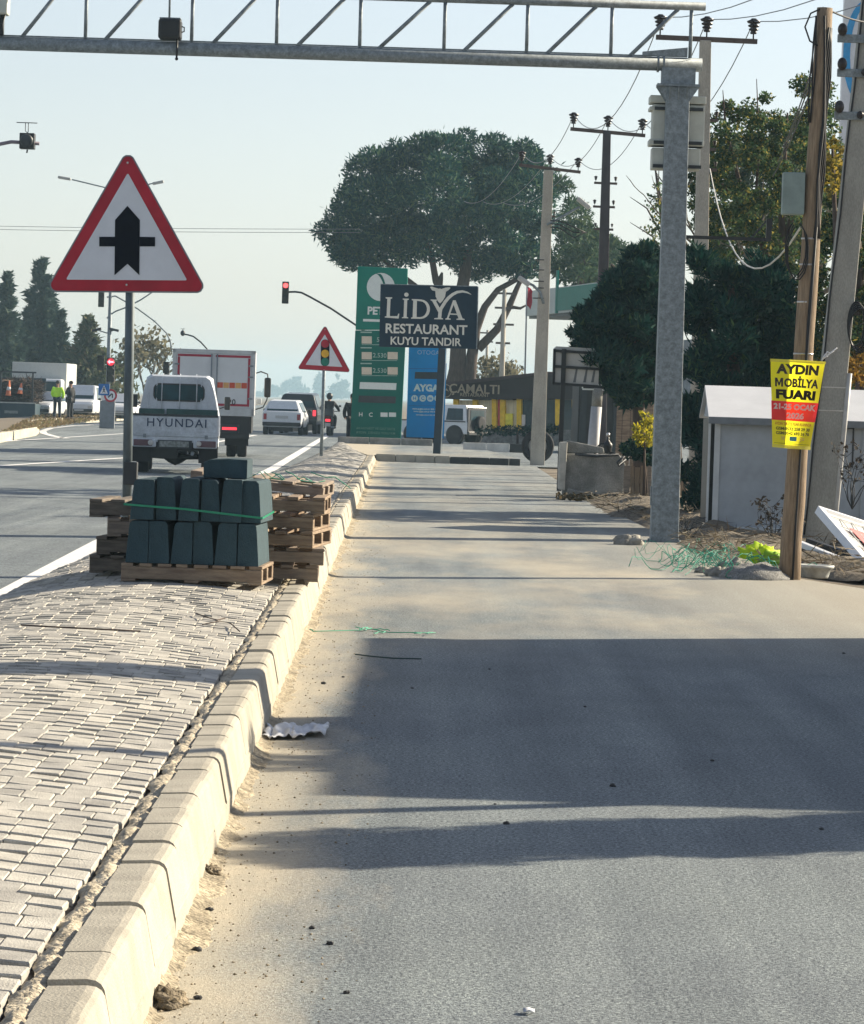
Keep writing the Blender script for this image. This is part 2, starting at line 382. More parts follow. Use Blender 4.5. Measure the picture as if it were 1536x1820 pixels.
def zmed(u, y=20.0):       # height across the median: u=0 at the kerb, 1 at the road edge
    k = .075; u = min(1, max(0, u))
    return .236+k*math.sin(u*math.pi*.78)-.13*u**3-max(0, min(.10, (y-55)*.003))
def paver_field():
    V = []; F = []; q = random.Random(11); NX = 22
    y = 5.0; row = 0
    while y < 121:
        xr, xL = xk(y)-.235, xl(y)
        if y > 97.2: xr = xk(97.2)-.235-(y-97.2)*.045
        n = max(1, int(round((xr-xL)/.1))); w = (xr-xL)/n
        sh = (.5 if (row//1) % 2 else 0)*.0
        rowy = q.uniform(-.004, .004); rsh = q.choice((0, 0, 0, .05, .03, -.01))+q.uniform(-.008, .008)
        off = rsh+q.uniform(-.004, .004)
        for i in range(n+1):
            x1 = xr-i*w+off; x0 = x1-w
            if x0 > xr-.03: continue
            x1 = min(x1, xr); x0 = max(x0, xL)
            if x1-x0 < .03: continue
            u = (xr-(x0+x1)/2)/(xr-xL)
            und = .004*math.sin(y*.9+x0*2)+.003*math.sin(y*2.3)
            zj = q.uniform(-.0016, .0016)
            zc_ = lambda X: zmed((xr-X)/(xr-xL), y)+und+zj
            t = q.uniform(-.0018, .0018); t2 = q.uniform(-.0045, .003); gg = .0022+q.uniform(0, .002)
            a0, a1, b0, b1 = x0+gg*.45, x1-gg*.45, y+rowy+gg+.0085+q.uniform(-.004, .005), y+rowy+.2-gg-.0085+q.uniform(-.005, .004)
            c = .003
            o = len(V)
            sk = q.uniform(-.006, .006)
            for (xx, yy, dz) in ((a0, b0+sk, 0), (a1, b0-sk, 0), (a1, b1-sk, 0), (a0, b1+sk, 0)):
                V.append((xx, yy, zc_(xx)-.03))
            for (xx, yy) in ((a0+c, b0+c+sk), (a1-c, b0+c-sk), (a1-c, b1-c-sk), (a0+c, b1-c+sk)):
                fx = (xx-(x0+x1)/2)/w; fy = (yy-y-.1)/.2
                V.append((xx, yy, zc_(xx)+t*fx*2+t2*fy*2))
            V_b = [(a0, b0+sk), (a1, b0-sk), (a1, b1-sk), (a0, b1+sk)]
            for (xx, yy) in V_b: V.append((xx, yy, zc_(xx)-.004+t*(xx-(x0+x1)/2)/w*2+t2*(yy-y-.1)/.2*2))
            F += [(o+4, o+5, o+6, o+7)]
            for k in range(4):
                k2 = (k+1) % 4
                F.append((o+8+k, o+8+k2, o+4+k2, o+4+k)); F.append((o+k, o+k2, o+8+k2, o+8+k))
        y += .2; row += 1
    return np.array(V), np.array(F)
_v, _f = paver_field()
o = npmesh('pavement', _v, _f, M_pav); tag(o, kind='structure')
# bedding under the pavers and the mortar strip beside the kerb
M_bed = mk('sand_bedding', (.06, .052, .042), .95, var=.3, vs=9, bump=.5, bs=80)
b = MB(); rows = []
for k in range(0, 579):
    y = 5+k*.2; xr, xL = (xk(y) if y < 97.2 else xk(97.2)-(y-97.2)*.045)-.14, xl(y)
    rows.append([(xL+.02, y, -.05), (xL+.02, y, zmed(1, y)-.045)]+[(xL+.02+(xr-xL-.02)*i/30, y, zmed(1-i/30, y)-.030+.004*math.sin(y*.9+(xL+(xr-xL)*i/30)*2)+.003*math.sin(y*2.3)) for i in range(1, 30)]+[(xr, y, zmed(0, y)-.035)])
b.grid(rows, False); tag(b.build('median_bedding', M_bed), kind='structure')
M_mort = mk('mortar', (.42, .37, .28), .95, var=.28, vs=11, bump=.9, bs=45, spk=.25, sps=90)
from mathutils import noise as mnoise
b = MB(); rows = []; y = 5.0
while y < 97.2:
    x0 = xk(y)-.163; r_ = []; dzy = -max(0, min(.10, (y-55)*.003))
    edge = .068+.03*mnoise.noise((y*3.1, 7, 0))+.012*mnoise.noise((y*11, 7, 0))
    lump = max(0, .6+1.3*mnoise.noise((y*4.2, 2, 0))+.5*mnoise.noise((y*13, 2, 0)))
    for i in range(9):
        t = i/8; hump = math.sin(min(1, t*1.02)*math.pi)**.8
        r_.append((x0-edge*t, y, KH-.020+dzy+hump*(.002+.016*lump+.010*mnoise.noise((t*5, y*24, 4)))-.006*t))
    rows.append(r_); y += .022
b.grid(rows, True); tag(b.build('mortar_strip', M_mort), kind='structure')
# sand swept against the foot of the kerb
M_sand = mk('sand_dust', (.33, .285, .205), .97, var=.3, vs=7, bump=.9, bs=60, spk=.3, sps=70)
from mathutils import noise as mnoise
b = MB(); rows = []; y = 5.0
while y < 97.2:
    f = mnoise.noise((y*1.1, 3.1, 0))+.6*mnoise.noise((y*3.3, 8.1, 0))+.4*mnoise.noise((y*9, 1.1, 0))
    w = max(.02, .06+.08*f); h = max(.004, .020+.030*mnoise.noise((y*.8, 0, 5))+.012*mnoise.noise((y*6, 0, 5)))
    rows.append([(xk(y)+w*t, y, h*(1-t)**1.8+.003-.012*(t > .99)+.014*mnoise.noise((t*w*14, y*14, 2))*(1-t)) for t in (0, .1, .2, .3, .4, .5, .6, .7, .8, .9, 1.0)]); y += .035
b.grid(rows, True); tag(b.build('sand_drift', M_sand), kind='stuff')
# ================================================================ materials shared below
M_galv = mk('galvanised_steel', (.20, .235, .255), .6, .2, var=.25, vs=14, spk=.12, sps=45, bump=.05)
M_steel = mk('painted_steel', (.20, .23, .25), .5, .3, var=.15)
M_dark = mk('dark_steel', (.035, .04, .045), .5, .2)
M_black = mk('black_plastic', (.018, .02, .022), .45)
M_rub = mk('tyre_rubber', (.02, .02, .022), .85, bump=.2)
M_red = mk('sign_red', (.40, .012, .03), .45, var=.18, vs=3)
M_swhite = mk('sign_white', (.66, .68, .71), .4, var=.06, vs=4)
M_sblack = mk('sign_black', (.006, .008, .014), .6, spec=.1)
M_cret = mk('pole_concrete', (.40, .37, .31), .9, var=.16, vs=3, bump=.25, bs=50, spk=.1, sps=80, stretch=(1, 1, .35))
M_wood = mk('weathered_wood', (.18, .13, .085), .85, var=.3, vs=10, col2=(.30, .225, .15), stretch=(6, 6, .5), bump=.4, bs=40)
M_cable = mk('black_cable', (.012, .012, .014), .55)
M_glass = mk('dark_glass', (.02, .045, .055), .15, var=.15, spec=.2)
M_whitep = mk('white_paint', (.70, .71, .70), .35, var=.06, vs=2)
M_chrome = mk('bare_metal', (.5, .5, .5), .3, .8)
M_lred = mk('red_lens', (.30, .02, .03), .25)
M_lamber = mk('amber_lens', (.5, .16, .02), .25)
M_lclear = mk('clear_lens', (.5, .5, .48), .2)
M_litred = mk('red_light', (.6, .02, .02), .3, emit=(1, .06, .06), es=2.2)
M_litdim = mk('brake_light', (.5, .02, .03), .3, emit=(1, .04, .06), es=.8)

def round_poly(pts, r, n=5):
    out = []; k = len(pts)
    for i in range(k):
        p = Vector(pts[i]); a = (Vector(pts[i-1])-p).normalized(); c = (Vector(pts[(i+1) % k])-p).normalized()
        ang = a.angle(c); d = r/math.tan(ang/2)
        s, e = p+a*d, p+c*d; bis = (a+c).normalized(); o = p+bis*(r/math.sin(ang/2))
        v0, v1 = s-o, e-o
        for j in range(n+1):
            t = j/n; q = (v0*(1-t)+v1*t).normalized()*r; out.append(tuple(o+q))
    return out
def inset_tri(pts, d):
    k = len(pts); c = sum((Vector(p) for p in pts), Vector((0, 0)))/k; out = []
    for i in range(k):
        p = Vector(pts[i]); a = (Vector(pts[i-1])-p).normalized(); b2 = (Vector(pts[(i+1) % k])-p).normalized()
        bis = (a+b2).normalized(); out.append(p+bis*(d/math.sin(a.angle(b2)/2)))
    return [tuple(q) for q in out]

def triangle_sign(name, label, px_tri, base, Y, border, post_px, post_r, rtri, symbol, pmat=None):
    t = thing(name, label, 'road sign', base, group=None)
    L = lambda px, py: ((at(px, py, Y)-base).x, (at(px, py, Y)-base).z)
    tri = [L(*p) for p in px_tri]           # apex, right, left
    b = MB(); b.prism(round_poly(tri, rtri), -.012, .006, 'y')
    b.build('backing_panel', M_steel, t)
    b = MB(); b.prism(round_poly(inset_tri(tri, .012), rtri*.8), -.016, -.011, 'y'); b.build('red_border', M_red, t)
    b = MB(); b.prism(round_poly(inset_tri(tri, border), .008), -.020, -.015, 'y'); pan = b.build('sign_face', M_swhite, t)
    symbol(t, L)
    top = L(*post_px[0])
    b = MB(); b.tube([(0, .045, -.05), (top[0], .045, tri[0][1]-.25)], post_r, 14); b.build('post', pmat or M_galv, t)
    for f in (.25, .62):
        b = MB(); z = tri[1][1]*(1-f)+tri[0][1]*f; x = top[0]
        b.box(x-.09, x+.09, .004, .02, z-.02, z+.02); b.box(x-post_r-.012, x+post_r+.012, .02, .05+post_r, z-.015, z+.015)
        b.build('bracket', M_galv, t)
    for (ax, az) in (tri[0], ((tri[1][0]+tri[2][0])/2, tri[1][1])):
        zz = az-.12 if az == tri[0][1] else az+.045
        MB().lathe([(.009, 0), (.009, .006), (.005, .009)], 8, (ax, -.0165, zz), 'y').build('rivet', M_chrome, t)
    return t
# ---- big priority-junction sign
Y = 30.0; base = Vector((at(226, 900, Y).x, Y, .30))
def sym1(t, L):
    P = lambda *q: [L(*p) for p in q]
    b = MB()
    b.prism(P((205, 391), (227, 366), (249, 391), (248, 489), (227, 469), (204, 489)), -.0245, -.0195, 'y')
    b.prism(P((177, 421), (205.2, 421), (205.2, 438), (177, 438)), -.0243, -.0195, 'y')
    b.prism(P((248.8, 421), (276, 421.5), (276, 438), (248.8, 438)), -.0243, -.0195, 'y')
    b.build('junction_symbol', M_sblack, t)
s1 = triangle_sign('warning_sign', 'large red bordered triangle sign with a black junction arrow symbol', [(228, 262), (371, 521), (79, 519)], base, Y, .098, [(228, 520)], .037, .055, sym1, mk('weathered_post', (.10, .13, .145), .6, .2, var=.3, vs=8, stretch=(1, 1, .4)))
# clamp box near the foot of its post
b = MB(); b.box(-.035, .07, -.02, .10, .56, .74); b.build('clamp', M_dark, s1, bev=.006)
# ---- small traffic-light sign
b2 = g(571, 807, .25); Y2 = b2.y
M_sgreen = mk('sign_green', (.01, .19, .13), .45); M_syel = mk('sign_yellow', (.75, .42, .02), .45)
def sym2(t, L):
    c = [L(578, y) for y in (611, 628.5, 643)]; r = 7.7*Y2/FPX
    b = MB(); b.prism(round_poly([(c[0][0]-r, c[0][1]+r), (c[0][0]+r, c[0][1]+r), (c[2][0]+r, c[2][1]-r), (c[2][0]-r, c[2][1]-r)][::-1], r*.95, 6), -.0245, -.0195, 'y')
    b.build('signal_outline', M_sblack, t)
    for (x, z), m, nm in zip(c, (M_red, M_syel, M_sgreen), ('red_disc', 'amber_disc', 'green_disc')):
        MB().prism([(x+r*.92*math.cos(a), z+r*.92*math.sin(a)) for a in np.linspace(0, 2*math.pi, 18, endpoint=False)], -.028, -.024, 'y').build(nm, m, t)
triangle_sign('warning_sign', 'small red bordered triangle sign showing a traffic light, standing on the far paved strip', [(578, 577), (624, 662), (528, 656)], b2, Y2, .115, [(576, 660)], .04, .045, sym2)

# ================================================================ overhead gantry
GB = g(1180, 966, -.02); YG = GB.y
gan = thing('overhead_gantry', 'tall galvanised steel column carrying the long truss beam over the road', 'gantry', GB)
LG = lambda px, py: at(px, py, YG)-GB
zb = (LG(0, 76).z+LG(1240, 116).z)/2; zt = (LG(960, 3).z+LG(1250, 11).z)/2
xr = LG(1248, 115).x; xlft = LG(-260, 70).x
ctop = LG(1205, 155)
w0, w1 = .165, .135
b = MB(); b.hexa([(-w0, -.16, 0), (w0, -.16, 0), (w0, .16, 0), (-w0, .16, 0), (ctop.x-w1, -.13, ctop.z), (ctop.x+w1, -.13, ctop.z), (ctop.x+w1, .13, ctop.z), (ctop.x-w1, .13, ctop.z)])
b.build('column', M_galv, gan, bev=.012)
b = MB(); b.box(-.21, .21, -.2, .22, -.03, .012)
for sx in (-.17, .17):
    for sy in (-.17, .18): b.tube([(sx, sy, .012), (sx, sy, .05)], .014, 8)
b.build('base_plate', M_galv, gan)
b = MB(); b.tube([(xlft, 0, zb), (xr, 0, zb)], .082, 16); b.box(xlft, xr-.6, -.02, .02, zb+.085, zb+.10)
for px_ in (1168, 1178): b.lathe([(.10, 0), (.10, .025)], 16, (LG(px_, 110).x, 0, zb), 'x')
b.build('lower_chord', M_galv, gan)
b = MB(); b.tube([(xlft, 0, zt), (xr+.02, 0, zt)], .05, 14); b.build('upper_chord', M_galv, gan)
vx = [LG(x, 60).x for x in (-144, 4, 152, 342-1, 492, 640, 790, 937, 1087)]+[LG(1228, 60).x]
vx[1:] = vx[1:]
for k, x in enumerate(vx):
    MB().tube([(x, 0, zb+.07), (x, 0, zt-.04)], .022, 8).build('vertical_strut', M_galv, gan)
dg_ = [(LG(a, 60).x, LG(c, 10).x) for a, c in ((-110, -45), (38, 106), (186, 262), (378, 458), (528, 612), (673, 765), (824, 912), (972, 1060), (1119, 1206))]
for a, c in dg_:
    MB().tube([(a, 0, zb+.07), (c, 0, zt-.04)], .024, 8).build('diagonal_brace', M_galv, gan)
b = MB(); cx = ctop.x
b.box(cx-.25, cx+.25, -.16, .16, ctop.z-.0, ctop.z+.03)
for yy in (-.12, 0, .12):
    b.prism([(cx-.25, ctop.z+.0), (cx-w1, ctop.z-.17), (cx-w1, ctop.z)], yy-.006, yy+.006, 'y')
    b.prism([(cx+.25, ctop.z+.0), (cx+w1, ctop.z), (cx+w1, ctop.z-.17)], yy-.006, yy+.006, 'y')
for xx in (-.1, 0, .1): b.prism([(ctop.z-.16, -.14), (ctop.z, -.20), (ctop.z, -.14)], cx+xx-.005, cx+xx+.005, 'x') if False else b.hexa([(cx+xx-.006, -.131, ctop.z-.16), (cx+xx+.006, -.131, ctop.z-.16), (cx+xx+.006, -.130, ctop.z), (cx+xx-.006, -.130, ctop.z), (cx+xx-.006, -.20, ctop.z), (cx+xx+.006, -.20, ctop.z), (cx+xx+.006, -.130, ctop.z+.001), (cx+xx-.006, -.130, ctop.z+.001)])
b.box(cx-.2, cx+.2, -.1, .1, ctop.z+.03, zb-.05)
b.build('head_bracket', M_galv, gan)
x0, x1 = LG(1142, 100).x, LG(1222, 95).x
b = MB(); b.prism([(x0, zb+.09), (x1, zb+.09), (x1, zb+.20), (x0, zb+.135)], -.05, .05, 'y'); b.build('wedge_plate', M_galv, gan)
for zz in (.12, .55): pass
b = MB(); b.box(-w0-.012, -w0+.004, -.06, .06, .45, .68); b.build('hatch_cover', M_galv, gan)
# ---- control cabinets strapped behind the column
M_cab = mk('cabinet_paint', (.50, .52, .47), .6, var=.12, vs=4)
cb0 = GB+Vector((0, .17, 0))
LC = lambda px, py: at(px, py, YG+.3)-cb0
c1 = thing('control_cabinet', 'beige ribbed equipment cabinet strapped behind the gantry column', 'cabinet', cb0)
a, c = LC(1158, 200), LC(1250, 280); xa, xb = a.x, c.x
def cbx(nm, px0, py0, px1, py1, d0, d1, bv=.012):
    p, q = LC(px0, py0), LC(px1, py1)
    MB().box(p.x, q.x, d0, d1, q.z, p.z).build(nm, M_cab, c1, bev=bv)
cbx('body', 1160, 186, 1250, 262, 0, .35); cbx('lid', 1155, 170, 1254, 187, -.02, .38); cbx('rib', 1154, 190, 1252, 200, -.012, .36)
cbx('lower_box', 1158, 263, 1243, 304, 0, .30); cbx('rib', 1153, 248, 1250, 262, -.012, .36)
b = MB()
for py_ in (195, 255, 297):
    z = LC(1200, py_).z; b.box(xa+.03, xb-.03, -.03, -.013, z-.02, z+.02)
b.build('mounting_strap', M_dark, c1)
# ---- detector box on the beam and the pale one at the left end
d0 = GB+Vector((LG(303, 60).x, -.02, zb+.10))
t = thing('traffic_detector', 'black box detector clamped on the gantry beam above the big sign', 'detector', d0)
MB().box(-.135, .135, -.16, .12, .0, .235).build('housing', M_black, t, bev=.03, seg=3)
MB().box(-.125, .125, -.12, .1, .236, .255).build('top_cover', M_galv, t, bev=.006)
MB().tube([(-.02, .05, .25), (-.025, .05, .9)], .013, 8).build('mounting_rod', M_galv, t)
b = MB(); b.tube([(.13, -.03, .16), (.165, -.03, .15), (.165, -.03, .10), (.13, -.03, .09)], .008, 8); b.build('handle', M_black, t)
b = MB(); b.tube([(.09, -.09, 0), (.09, -.10, -.15), (.09, -.1, -.22)], .012, 8); b.ell((.09, -.1, -.23), (.02, .02, .02), 8, 6); b.build('cable_tail', M_black, t)
d0 = GB+Vector((LG(2, 60).x, -.02, zb+.09))
t = thing('traffic_detector', 'pale grey boxed detector on a dark bracket at the left end of the gantry beam', 'detector', d0)
MB().box(-.25, .085, -.16, .14, .24, .52).build('housing', M_cab, t, bev=.02)
b = MB(); b.box(-.12, .03, -.05, .05, .0, .24); b.tube([(.05, -.08, .24), (.02, -.08, .12), (.03, -.08, 0)], .012, 8); b.build('bracket', M_black, t)

# ================================================================ restaurant sign
p = g(776, 803, .2); YL = p.y
ls = thing('restaurant_sign', 'dark blue square board reading LIDYA RESTAURANT KUYU TANDIR with a ram head, on one post', 'shop sign', p)
LL = lambda px, py: at(px, py, YL)-p
M_navy = mk('board_navy', (.008, .024, .045), .6, var=.1, spec=.15); M_letter = mk('cream_letters', (.62, .62, .56), .5, var=.05)
tl, br = LL(677, 505), LL(846, 621); ang = math.atan2(LL(846, 508).z-LL(677, 504).z, LL(846, 508).x-LL(677, 504).x)
cxs, czs = (tl.x+br.x)/2, (tl.z+br.z)/2; ww, hh = (br.x-tl.x)/2, (tl.z-br.z)/2
b = MB(); b.box(-ww, ww, -.07, .07, -hh, hh); brd = b.build('board', M_navy, ls, bev=.01); brd.location = (cxs, 0, czs); brd.rotation_euler = (0, -ang, 0)
b = MB(); b.box(ww-.0, ww+.025, -.075, .075, -hh, hh); b.box(-ww, ww, -.075, .075, hh, hh+.02); e = b.build('frame', M_galv, ls); e.location = (cxs, 0, czs); e.rotation_euler = (0, -ang, 0)
b = MB(); px1 = LL(786, 621).x; b.bar((0, .0, -.2), (px1, .0, czs-hh), .20, .14, up=(0, 1, 0)); b.build('post', mk('post_navy', (.015, .03, .045), .5), ls)
MB().bar((.115, .0, -.2), (px1+.115, .0, czs-hh), .02, .13, up=(0, 1, 0)).build('post_trim', M_letter, ls)
# lettering: hand-drawn roman capitals for the name
S = 2*ww/172.0     # metres per photo pixel on the board
def bp(px, py): return ((px-761.5)*S, -(py-563)*S)
def glyphs(b, polys, d0=-.085, d1=-.07):
    for poly in polys:
        b.prism([bp(*q) for q in poly][::-1], d0, d1, 'y')
b = MB()
# L  (zoom coordinates of the photograph / 4.55 + offset)
Z = lambda pts: [(600+x/4.55, 440+y/4.55) for x, y in pts]
glyphs(b, [Z([(387, 410), (440, 410), (440, 419), (427, 424), (424, 555), (427, 562), (485, 560), (492, 540), (500, 540), (496, 580), (384, 574), (384, 566), (398, 562), (401, 424), (387, 418)])])
glyphs(b, [Z([(525, 418), (574, 418), (574, 426), (562, 430), (560, 565), (573, 569), (573, 576), (522, 576), (522, 569), (535, 565), (537, 430), (525, 426)])])
glyphs(b, [Z([(554+18*math.cos(a), 386+17*math.sin(a)) for a in np.linspace(0, 2*math.pi, 12, endpoint=False)])])
# D as an outer/inner band
o_ = [(640, 420)]+[(672+75*math.cos(a), 500+78*math.sin(a)) for a in np.linspace(-math.pi/2, math.pi/2, 10)]+[(640, 578)]
i_ = [(640, 434)]+[(668+54*math.cos(a), 500+64*math.sin(a)) for a in np.linspace(-math.pi/2, math.pi/2, 10)]+[(640, 564)]
for k in range(len(o_)-1): glyphs(b, [Z([o_[k], o_[k+1], i_[k+1], i_[k]])])
glyphs(b, [Z([(598, 420), (640, 420), (640, 578), (596, 578), (596, 570), (608, 566), (610, 432), (598, 428)])])
# Y: left arm, stem and the long curling horn
glyphs(b, [Z([(750, 420), (802, 420), (802, 428), (793, 431), (828, 492), (834, 486), (846, 500), (842, 522), (840, 566), (853, 570), (853, 578), (782, 578), (782, 570), (812, 566), (814, 522), (762, 432), (750, 428)])])
hn = [(830, 500), (848, 470), (868, 436), (893, 404), (925, 376), (962, 356), (1005, 349), (1045, 357), (1075, 372)]
hw = [13, 13, 13, 13, 12, 11, 9, 6, 2]
up = []; dn = []
for k, (q, w_) in enumerate(zip(hn, hw)):
    a_ = Vector(hn[min(k+1, 8)])-Vector(hn[max(k-1, 0)]); n_ = Vector((-a_.y, a_.x)).normalized()*w_
    up.append((q[0]+n_.x, q[1]+n_.y)); dn.append((q[0]-n_.x, q[1]-n_.y))
for k in range(8): glyphs(b, [Z([up[k], up[k+1], dn[k+1], dn[k]])], -.086)
# A
glyphs(b, [Z([(930, 422), (952, 422), (1010, 566), (1027, 571), (1027, 579), (962, 579), (962, 571), (978, 567), (936, 458), (898, 567), (915, 571), (915, 579), (872, 579), (872, 571), (884, 567)]), Z([(907, 528), (972, 530), (976, 540), (903, 538)])])
b.build('name_lettering', M_letter, ls, loc=(cxs, 0, czs)).rotation_euler = (0, -ang, 0)
b = MB()
b.text('RESTAURANT', .36, FACE(*((bp(758, 586)[0], -.078, bp(758, 586)[1]))), .008, .008, sx=1.0)
b.text('KUYU TANDIR', .30, FACE(*((bp(757.5, 607.5)[0], -.078, bp(757.5, 607.5)[1]))), .008, .006, sx=.97)
e = b.build('lettering', M_letter, ls, loc=(cxs, 0, czs)); e.rotation_euler = (0, -ang, 0)
dgp = bpy.context.evaluated_depsgraph_get()
# ram head: face with ears
b = MB()
glyphs(b, [Z([(786, 350), (800, 336), (822, 330), (845, 336), (872, 352), (866, 395), (846, 430), (826, 450), (808, 432), (790, 396)]), Z([(742, 320), (756, 316), (790, 326), (812, 332), (788, 352), (760, 346)]), Z([(838, 332), (868, 322), (900, 318), (908, 324), (892, 342), (870, 356)])], -.09)
b.build('ram_head', M_letter, ls, loc=(cxs, 0, czs)).rotation_euler = (0, -ang, 0)

# ================================================================ fuel station totem
p = g(668, 786, .15); YT = 122.0; p = Vector((at(668, 786, YT).x, YT, .1))
LT = lambda px, py: at(px, py, YT)-p
tg = thing('price_totem', 'tall green fuel station totem with cream price windows', 'totem sign', p)
M_green = mk('totem_green', (.002, .175, .125), .45, var=.08, vs=1, spec=.12); M_green2 = mk('totem_dark_green', (.002, .12, .09), .45, var=.08, vs=1, spec=.12)
M_cream = mk('price_window', (.62, .54, .42), .6, var=.06); M_tw = mk('totem_white', (.66, .70, .66), .5, var=.04)
def quad_px(b, P, pts, d0, d1): b.prism([(P(*q).x, P(*q).z) for q in pts][::-1], d0, d1, 'y')
b = MB(); quad_px(b, LT, [(636, 473), (725, 477), (722, 586), (632, 586)], -.0, .45); b.build('upper_panel', M_green, tg, bev=.02)
b = MB(); quad_px(b, LT, [(631.5, 587), (722, 587), (712, 789), (622, 784)], .005, .44); b.build('lower_panel', M_green2, tg, bev=.02)
b = MB()
c = LT(677, 510); ra = 25*YT/FPX
circ = [(c.x+ra*math.cos(a), c.z+ra*math.sin(a)) for a in np.linspace(0, 2*math.pi, 28, endpoint=False)]
b.prism(circ, -.012, .001, 'y'); b.build('round_emblem', M_tw, tg)
b = MB()
for k in range(8):   # the dark crescent stroke across the emblem
    t0, t1 = k/8, (k+1)/8
    f = lambda t: (c.x-.12+.30*t-.12*(1-t)*0, c.z+.42-.55*t*t-.0)
    w_ = lambda t: .05*(1-t)+.02
    (xa, za), (xb, zb_) = f(t0), f(t1)
    b.prism([(xa-w_(t0), za), (xb-w_(t1), zb_), (xb+w_(t1), zb_), (xa+w_(t0), za)], -.016, -.0125, 'y')
b.build('emblem_stroke', M_green2, tg)
b = MB(); q = LT(668, 553); b.text('PETROL', .34, FACE(q.x+.30, -.01, q.z), .006, .012, sx=.95)
q = LT(680, 570); b.box(q.x-.62, q.x+.62, -.008, .0, q.z-.04, q.z+.04)
b.build('lettering', M_tw, tg)
for (y0, hh_, full) in ((604, 13, 0), (632, 13, 1), (659, 13, 1)):
    for xx in ((652,) if False else (652, 698)):
        b = MB(); quad_px(b, LT, [(xx-9, y0-hh_/2), (xx+9, y0-hh_/2+.3), (xx+9, y0+hh_/2+.3), (xx-9, y0+hh_/2)], -.008, .006); b.build('price_window', M_cream, tg)
M_dig = mk('price_digits', (.30, .42, .36), .5)
b = MB()
for y0, s_ in ((604, '50'), (632, '2.530'), (659, '2.530')):
    q = LT(675, y0); b.text(s_, .20, FACE(q.x, -.003, q.z), .004, .002)
b.build('price_digits', M_dig, tg)
b = MB()
for y0 in (590.5, 618, 646): quad_px(b, LT, [(641, y0-1.2), (661, y0-1), (661, y0+1.2), (641, y0+1)], -.003, .006)
for y0 in (604, 632, 659): quad_px(b, LT, [(643, y0+8), (706, y0+8.3), (706, y0+9.3), (643, y0+9)], -.003, .006)
b.build('caption_line', M_dig, tg)
b = MB(); quad_px(b, LT, [(640, 679), (705, 681), (704, 693), (639, 691)], -.008, .006); b.build('price_window', M_tw, tg)
b = MB(); quad_px(b, LT, [(638, 703), (704, 705), (703, 717), (637, 715)], -.006, .006); b.build('display_panel', M_dark, tg)
b = MB()
for xx in (683, 698): quad_px(b, LT, [(xx-6.5, 733), (xx+6, 733.3), (xx+6, 741), (xx-6.5, 740.7)], -.008, .006)
b.build('service_plate', M_tw, tg)
q = LT(648, 737)
for dx_, ch_ in ((-.12, 'H'), (.2, 'C')): MB().text(ch_, .18, FACE(q.x+dx_, -.003, q.z), .004, .003).build('service_symbol', M_tw, tg)
M_faint = mk('faint_letters', (.10, .26, .2), .5)
b = MB()
for y0, s_ in ((762, 'AKARYAKIT VE GAZ SATIS'), (769.5, 'AYDIN  DENIZLI YOLU KM')):
    q = LT(668, y0); b.text(s_, .105, FACE(q.x, -.002, q.z), .004, .001)
b.build('small_lettering', M_faint, tg)

# blue gas totem
YB = 124.5; p = Vector((at(756, 779, YB).x, YB, .1)); LB = lambda px, py: at(px, py, YB)-p
tb = thing('price_totem', 'bright blue gas station totem half behind the restaurant sign post', 'totem sign', p)
M_blue = mk('totem_blue', (.002, .24, .56), .45, var=.08, vs=1, spec=.12)
b = MB(); quad_px(b, LB, [(727, 612), (793, 612), (787, 779), (722, 777)], 0, .4); b.build('panel', M_blue, tb, bev=.02)
b = MB()
for y0 in (654.5, 700, 720.5): quad_px(b, LB, [(727, y0), (791, y0+.5), (791, y0+1.4), (727, y0+.9)], -.003, .004)
b.build('panel_seam', mk('totem_seam', (.003, .08, .28), .4), tb)
b = MB(); q = LB(757.5, 690); b.text('AYGAZ', .30, FACE(q.x+.10, -.006, q.z), .006, .016, sx=.98)
for xx, s_ in ((737, 'H'), (751.5, '('), (765, 'm'), (778, 'T')):
    q = LB(xx, 708); r_ = 6*YB/FPX
    b.prism([(q.x+r_*math.cos(a), q.z+r_*math.sin(a)) for a in np.linspace(0, 2*math.pi, 16, endpoint=False)], -.006, .002, 'y')
for y0, ln in ((727, 46), (731.5, 42), (737.5, 34)):
    q = LB(755, y0); b.text('www.aygaz.com.tr 444 4 999', .085*ln/46, FACE(q.x+.05, -.004, q.z), .004, .002, sx=.9)
b.build('lettering', M_tw, tb)
for xx, s_ in ((737, 'H'), (751.5, 'C'), (765, 'm'), (778, 'T')):
    q = LB(xx, 708); MB().text(s_, .15, FACE(q.x, -.008, q.z), .003, .004).build('service_symbol', M_blue, tb)
b = MB(); quad_px(b, LB, [(738, 661), (782, 661.5), (781, 674), (737, 673)], -.004, .004); b.build('price_display', M_dark, tb)
b = MB(); q = LB(765, 627); b.text('OTOGAZ', .2, FACE(q.x, -.004, q.z), .003, .002); b.build('faded_lettering', mk('faded_white', (.25, .4, .6), .5), tb)
b = MB(); quad_px(b, LB, [(785, 646), (794, 646), (789, 779), (780, 778)], -.55, -.45); b.build('side_panel', M_blue, tb)
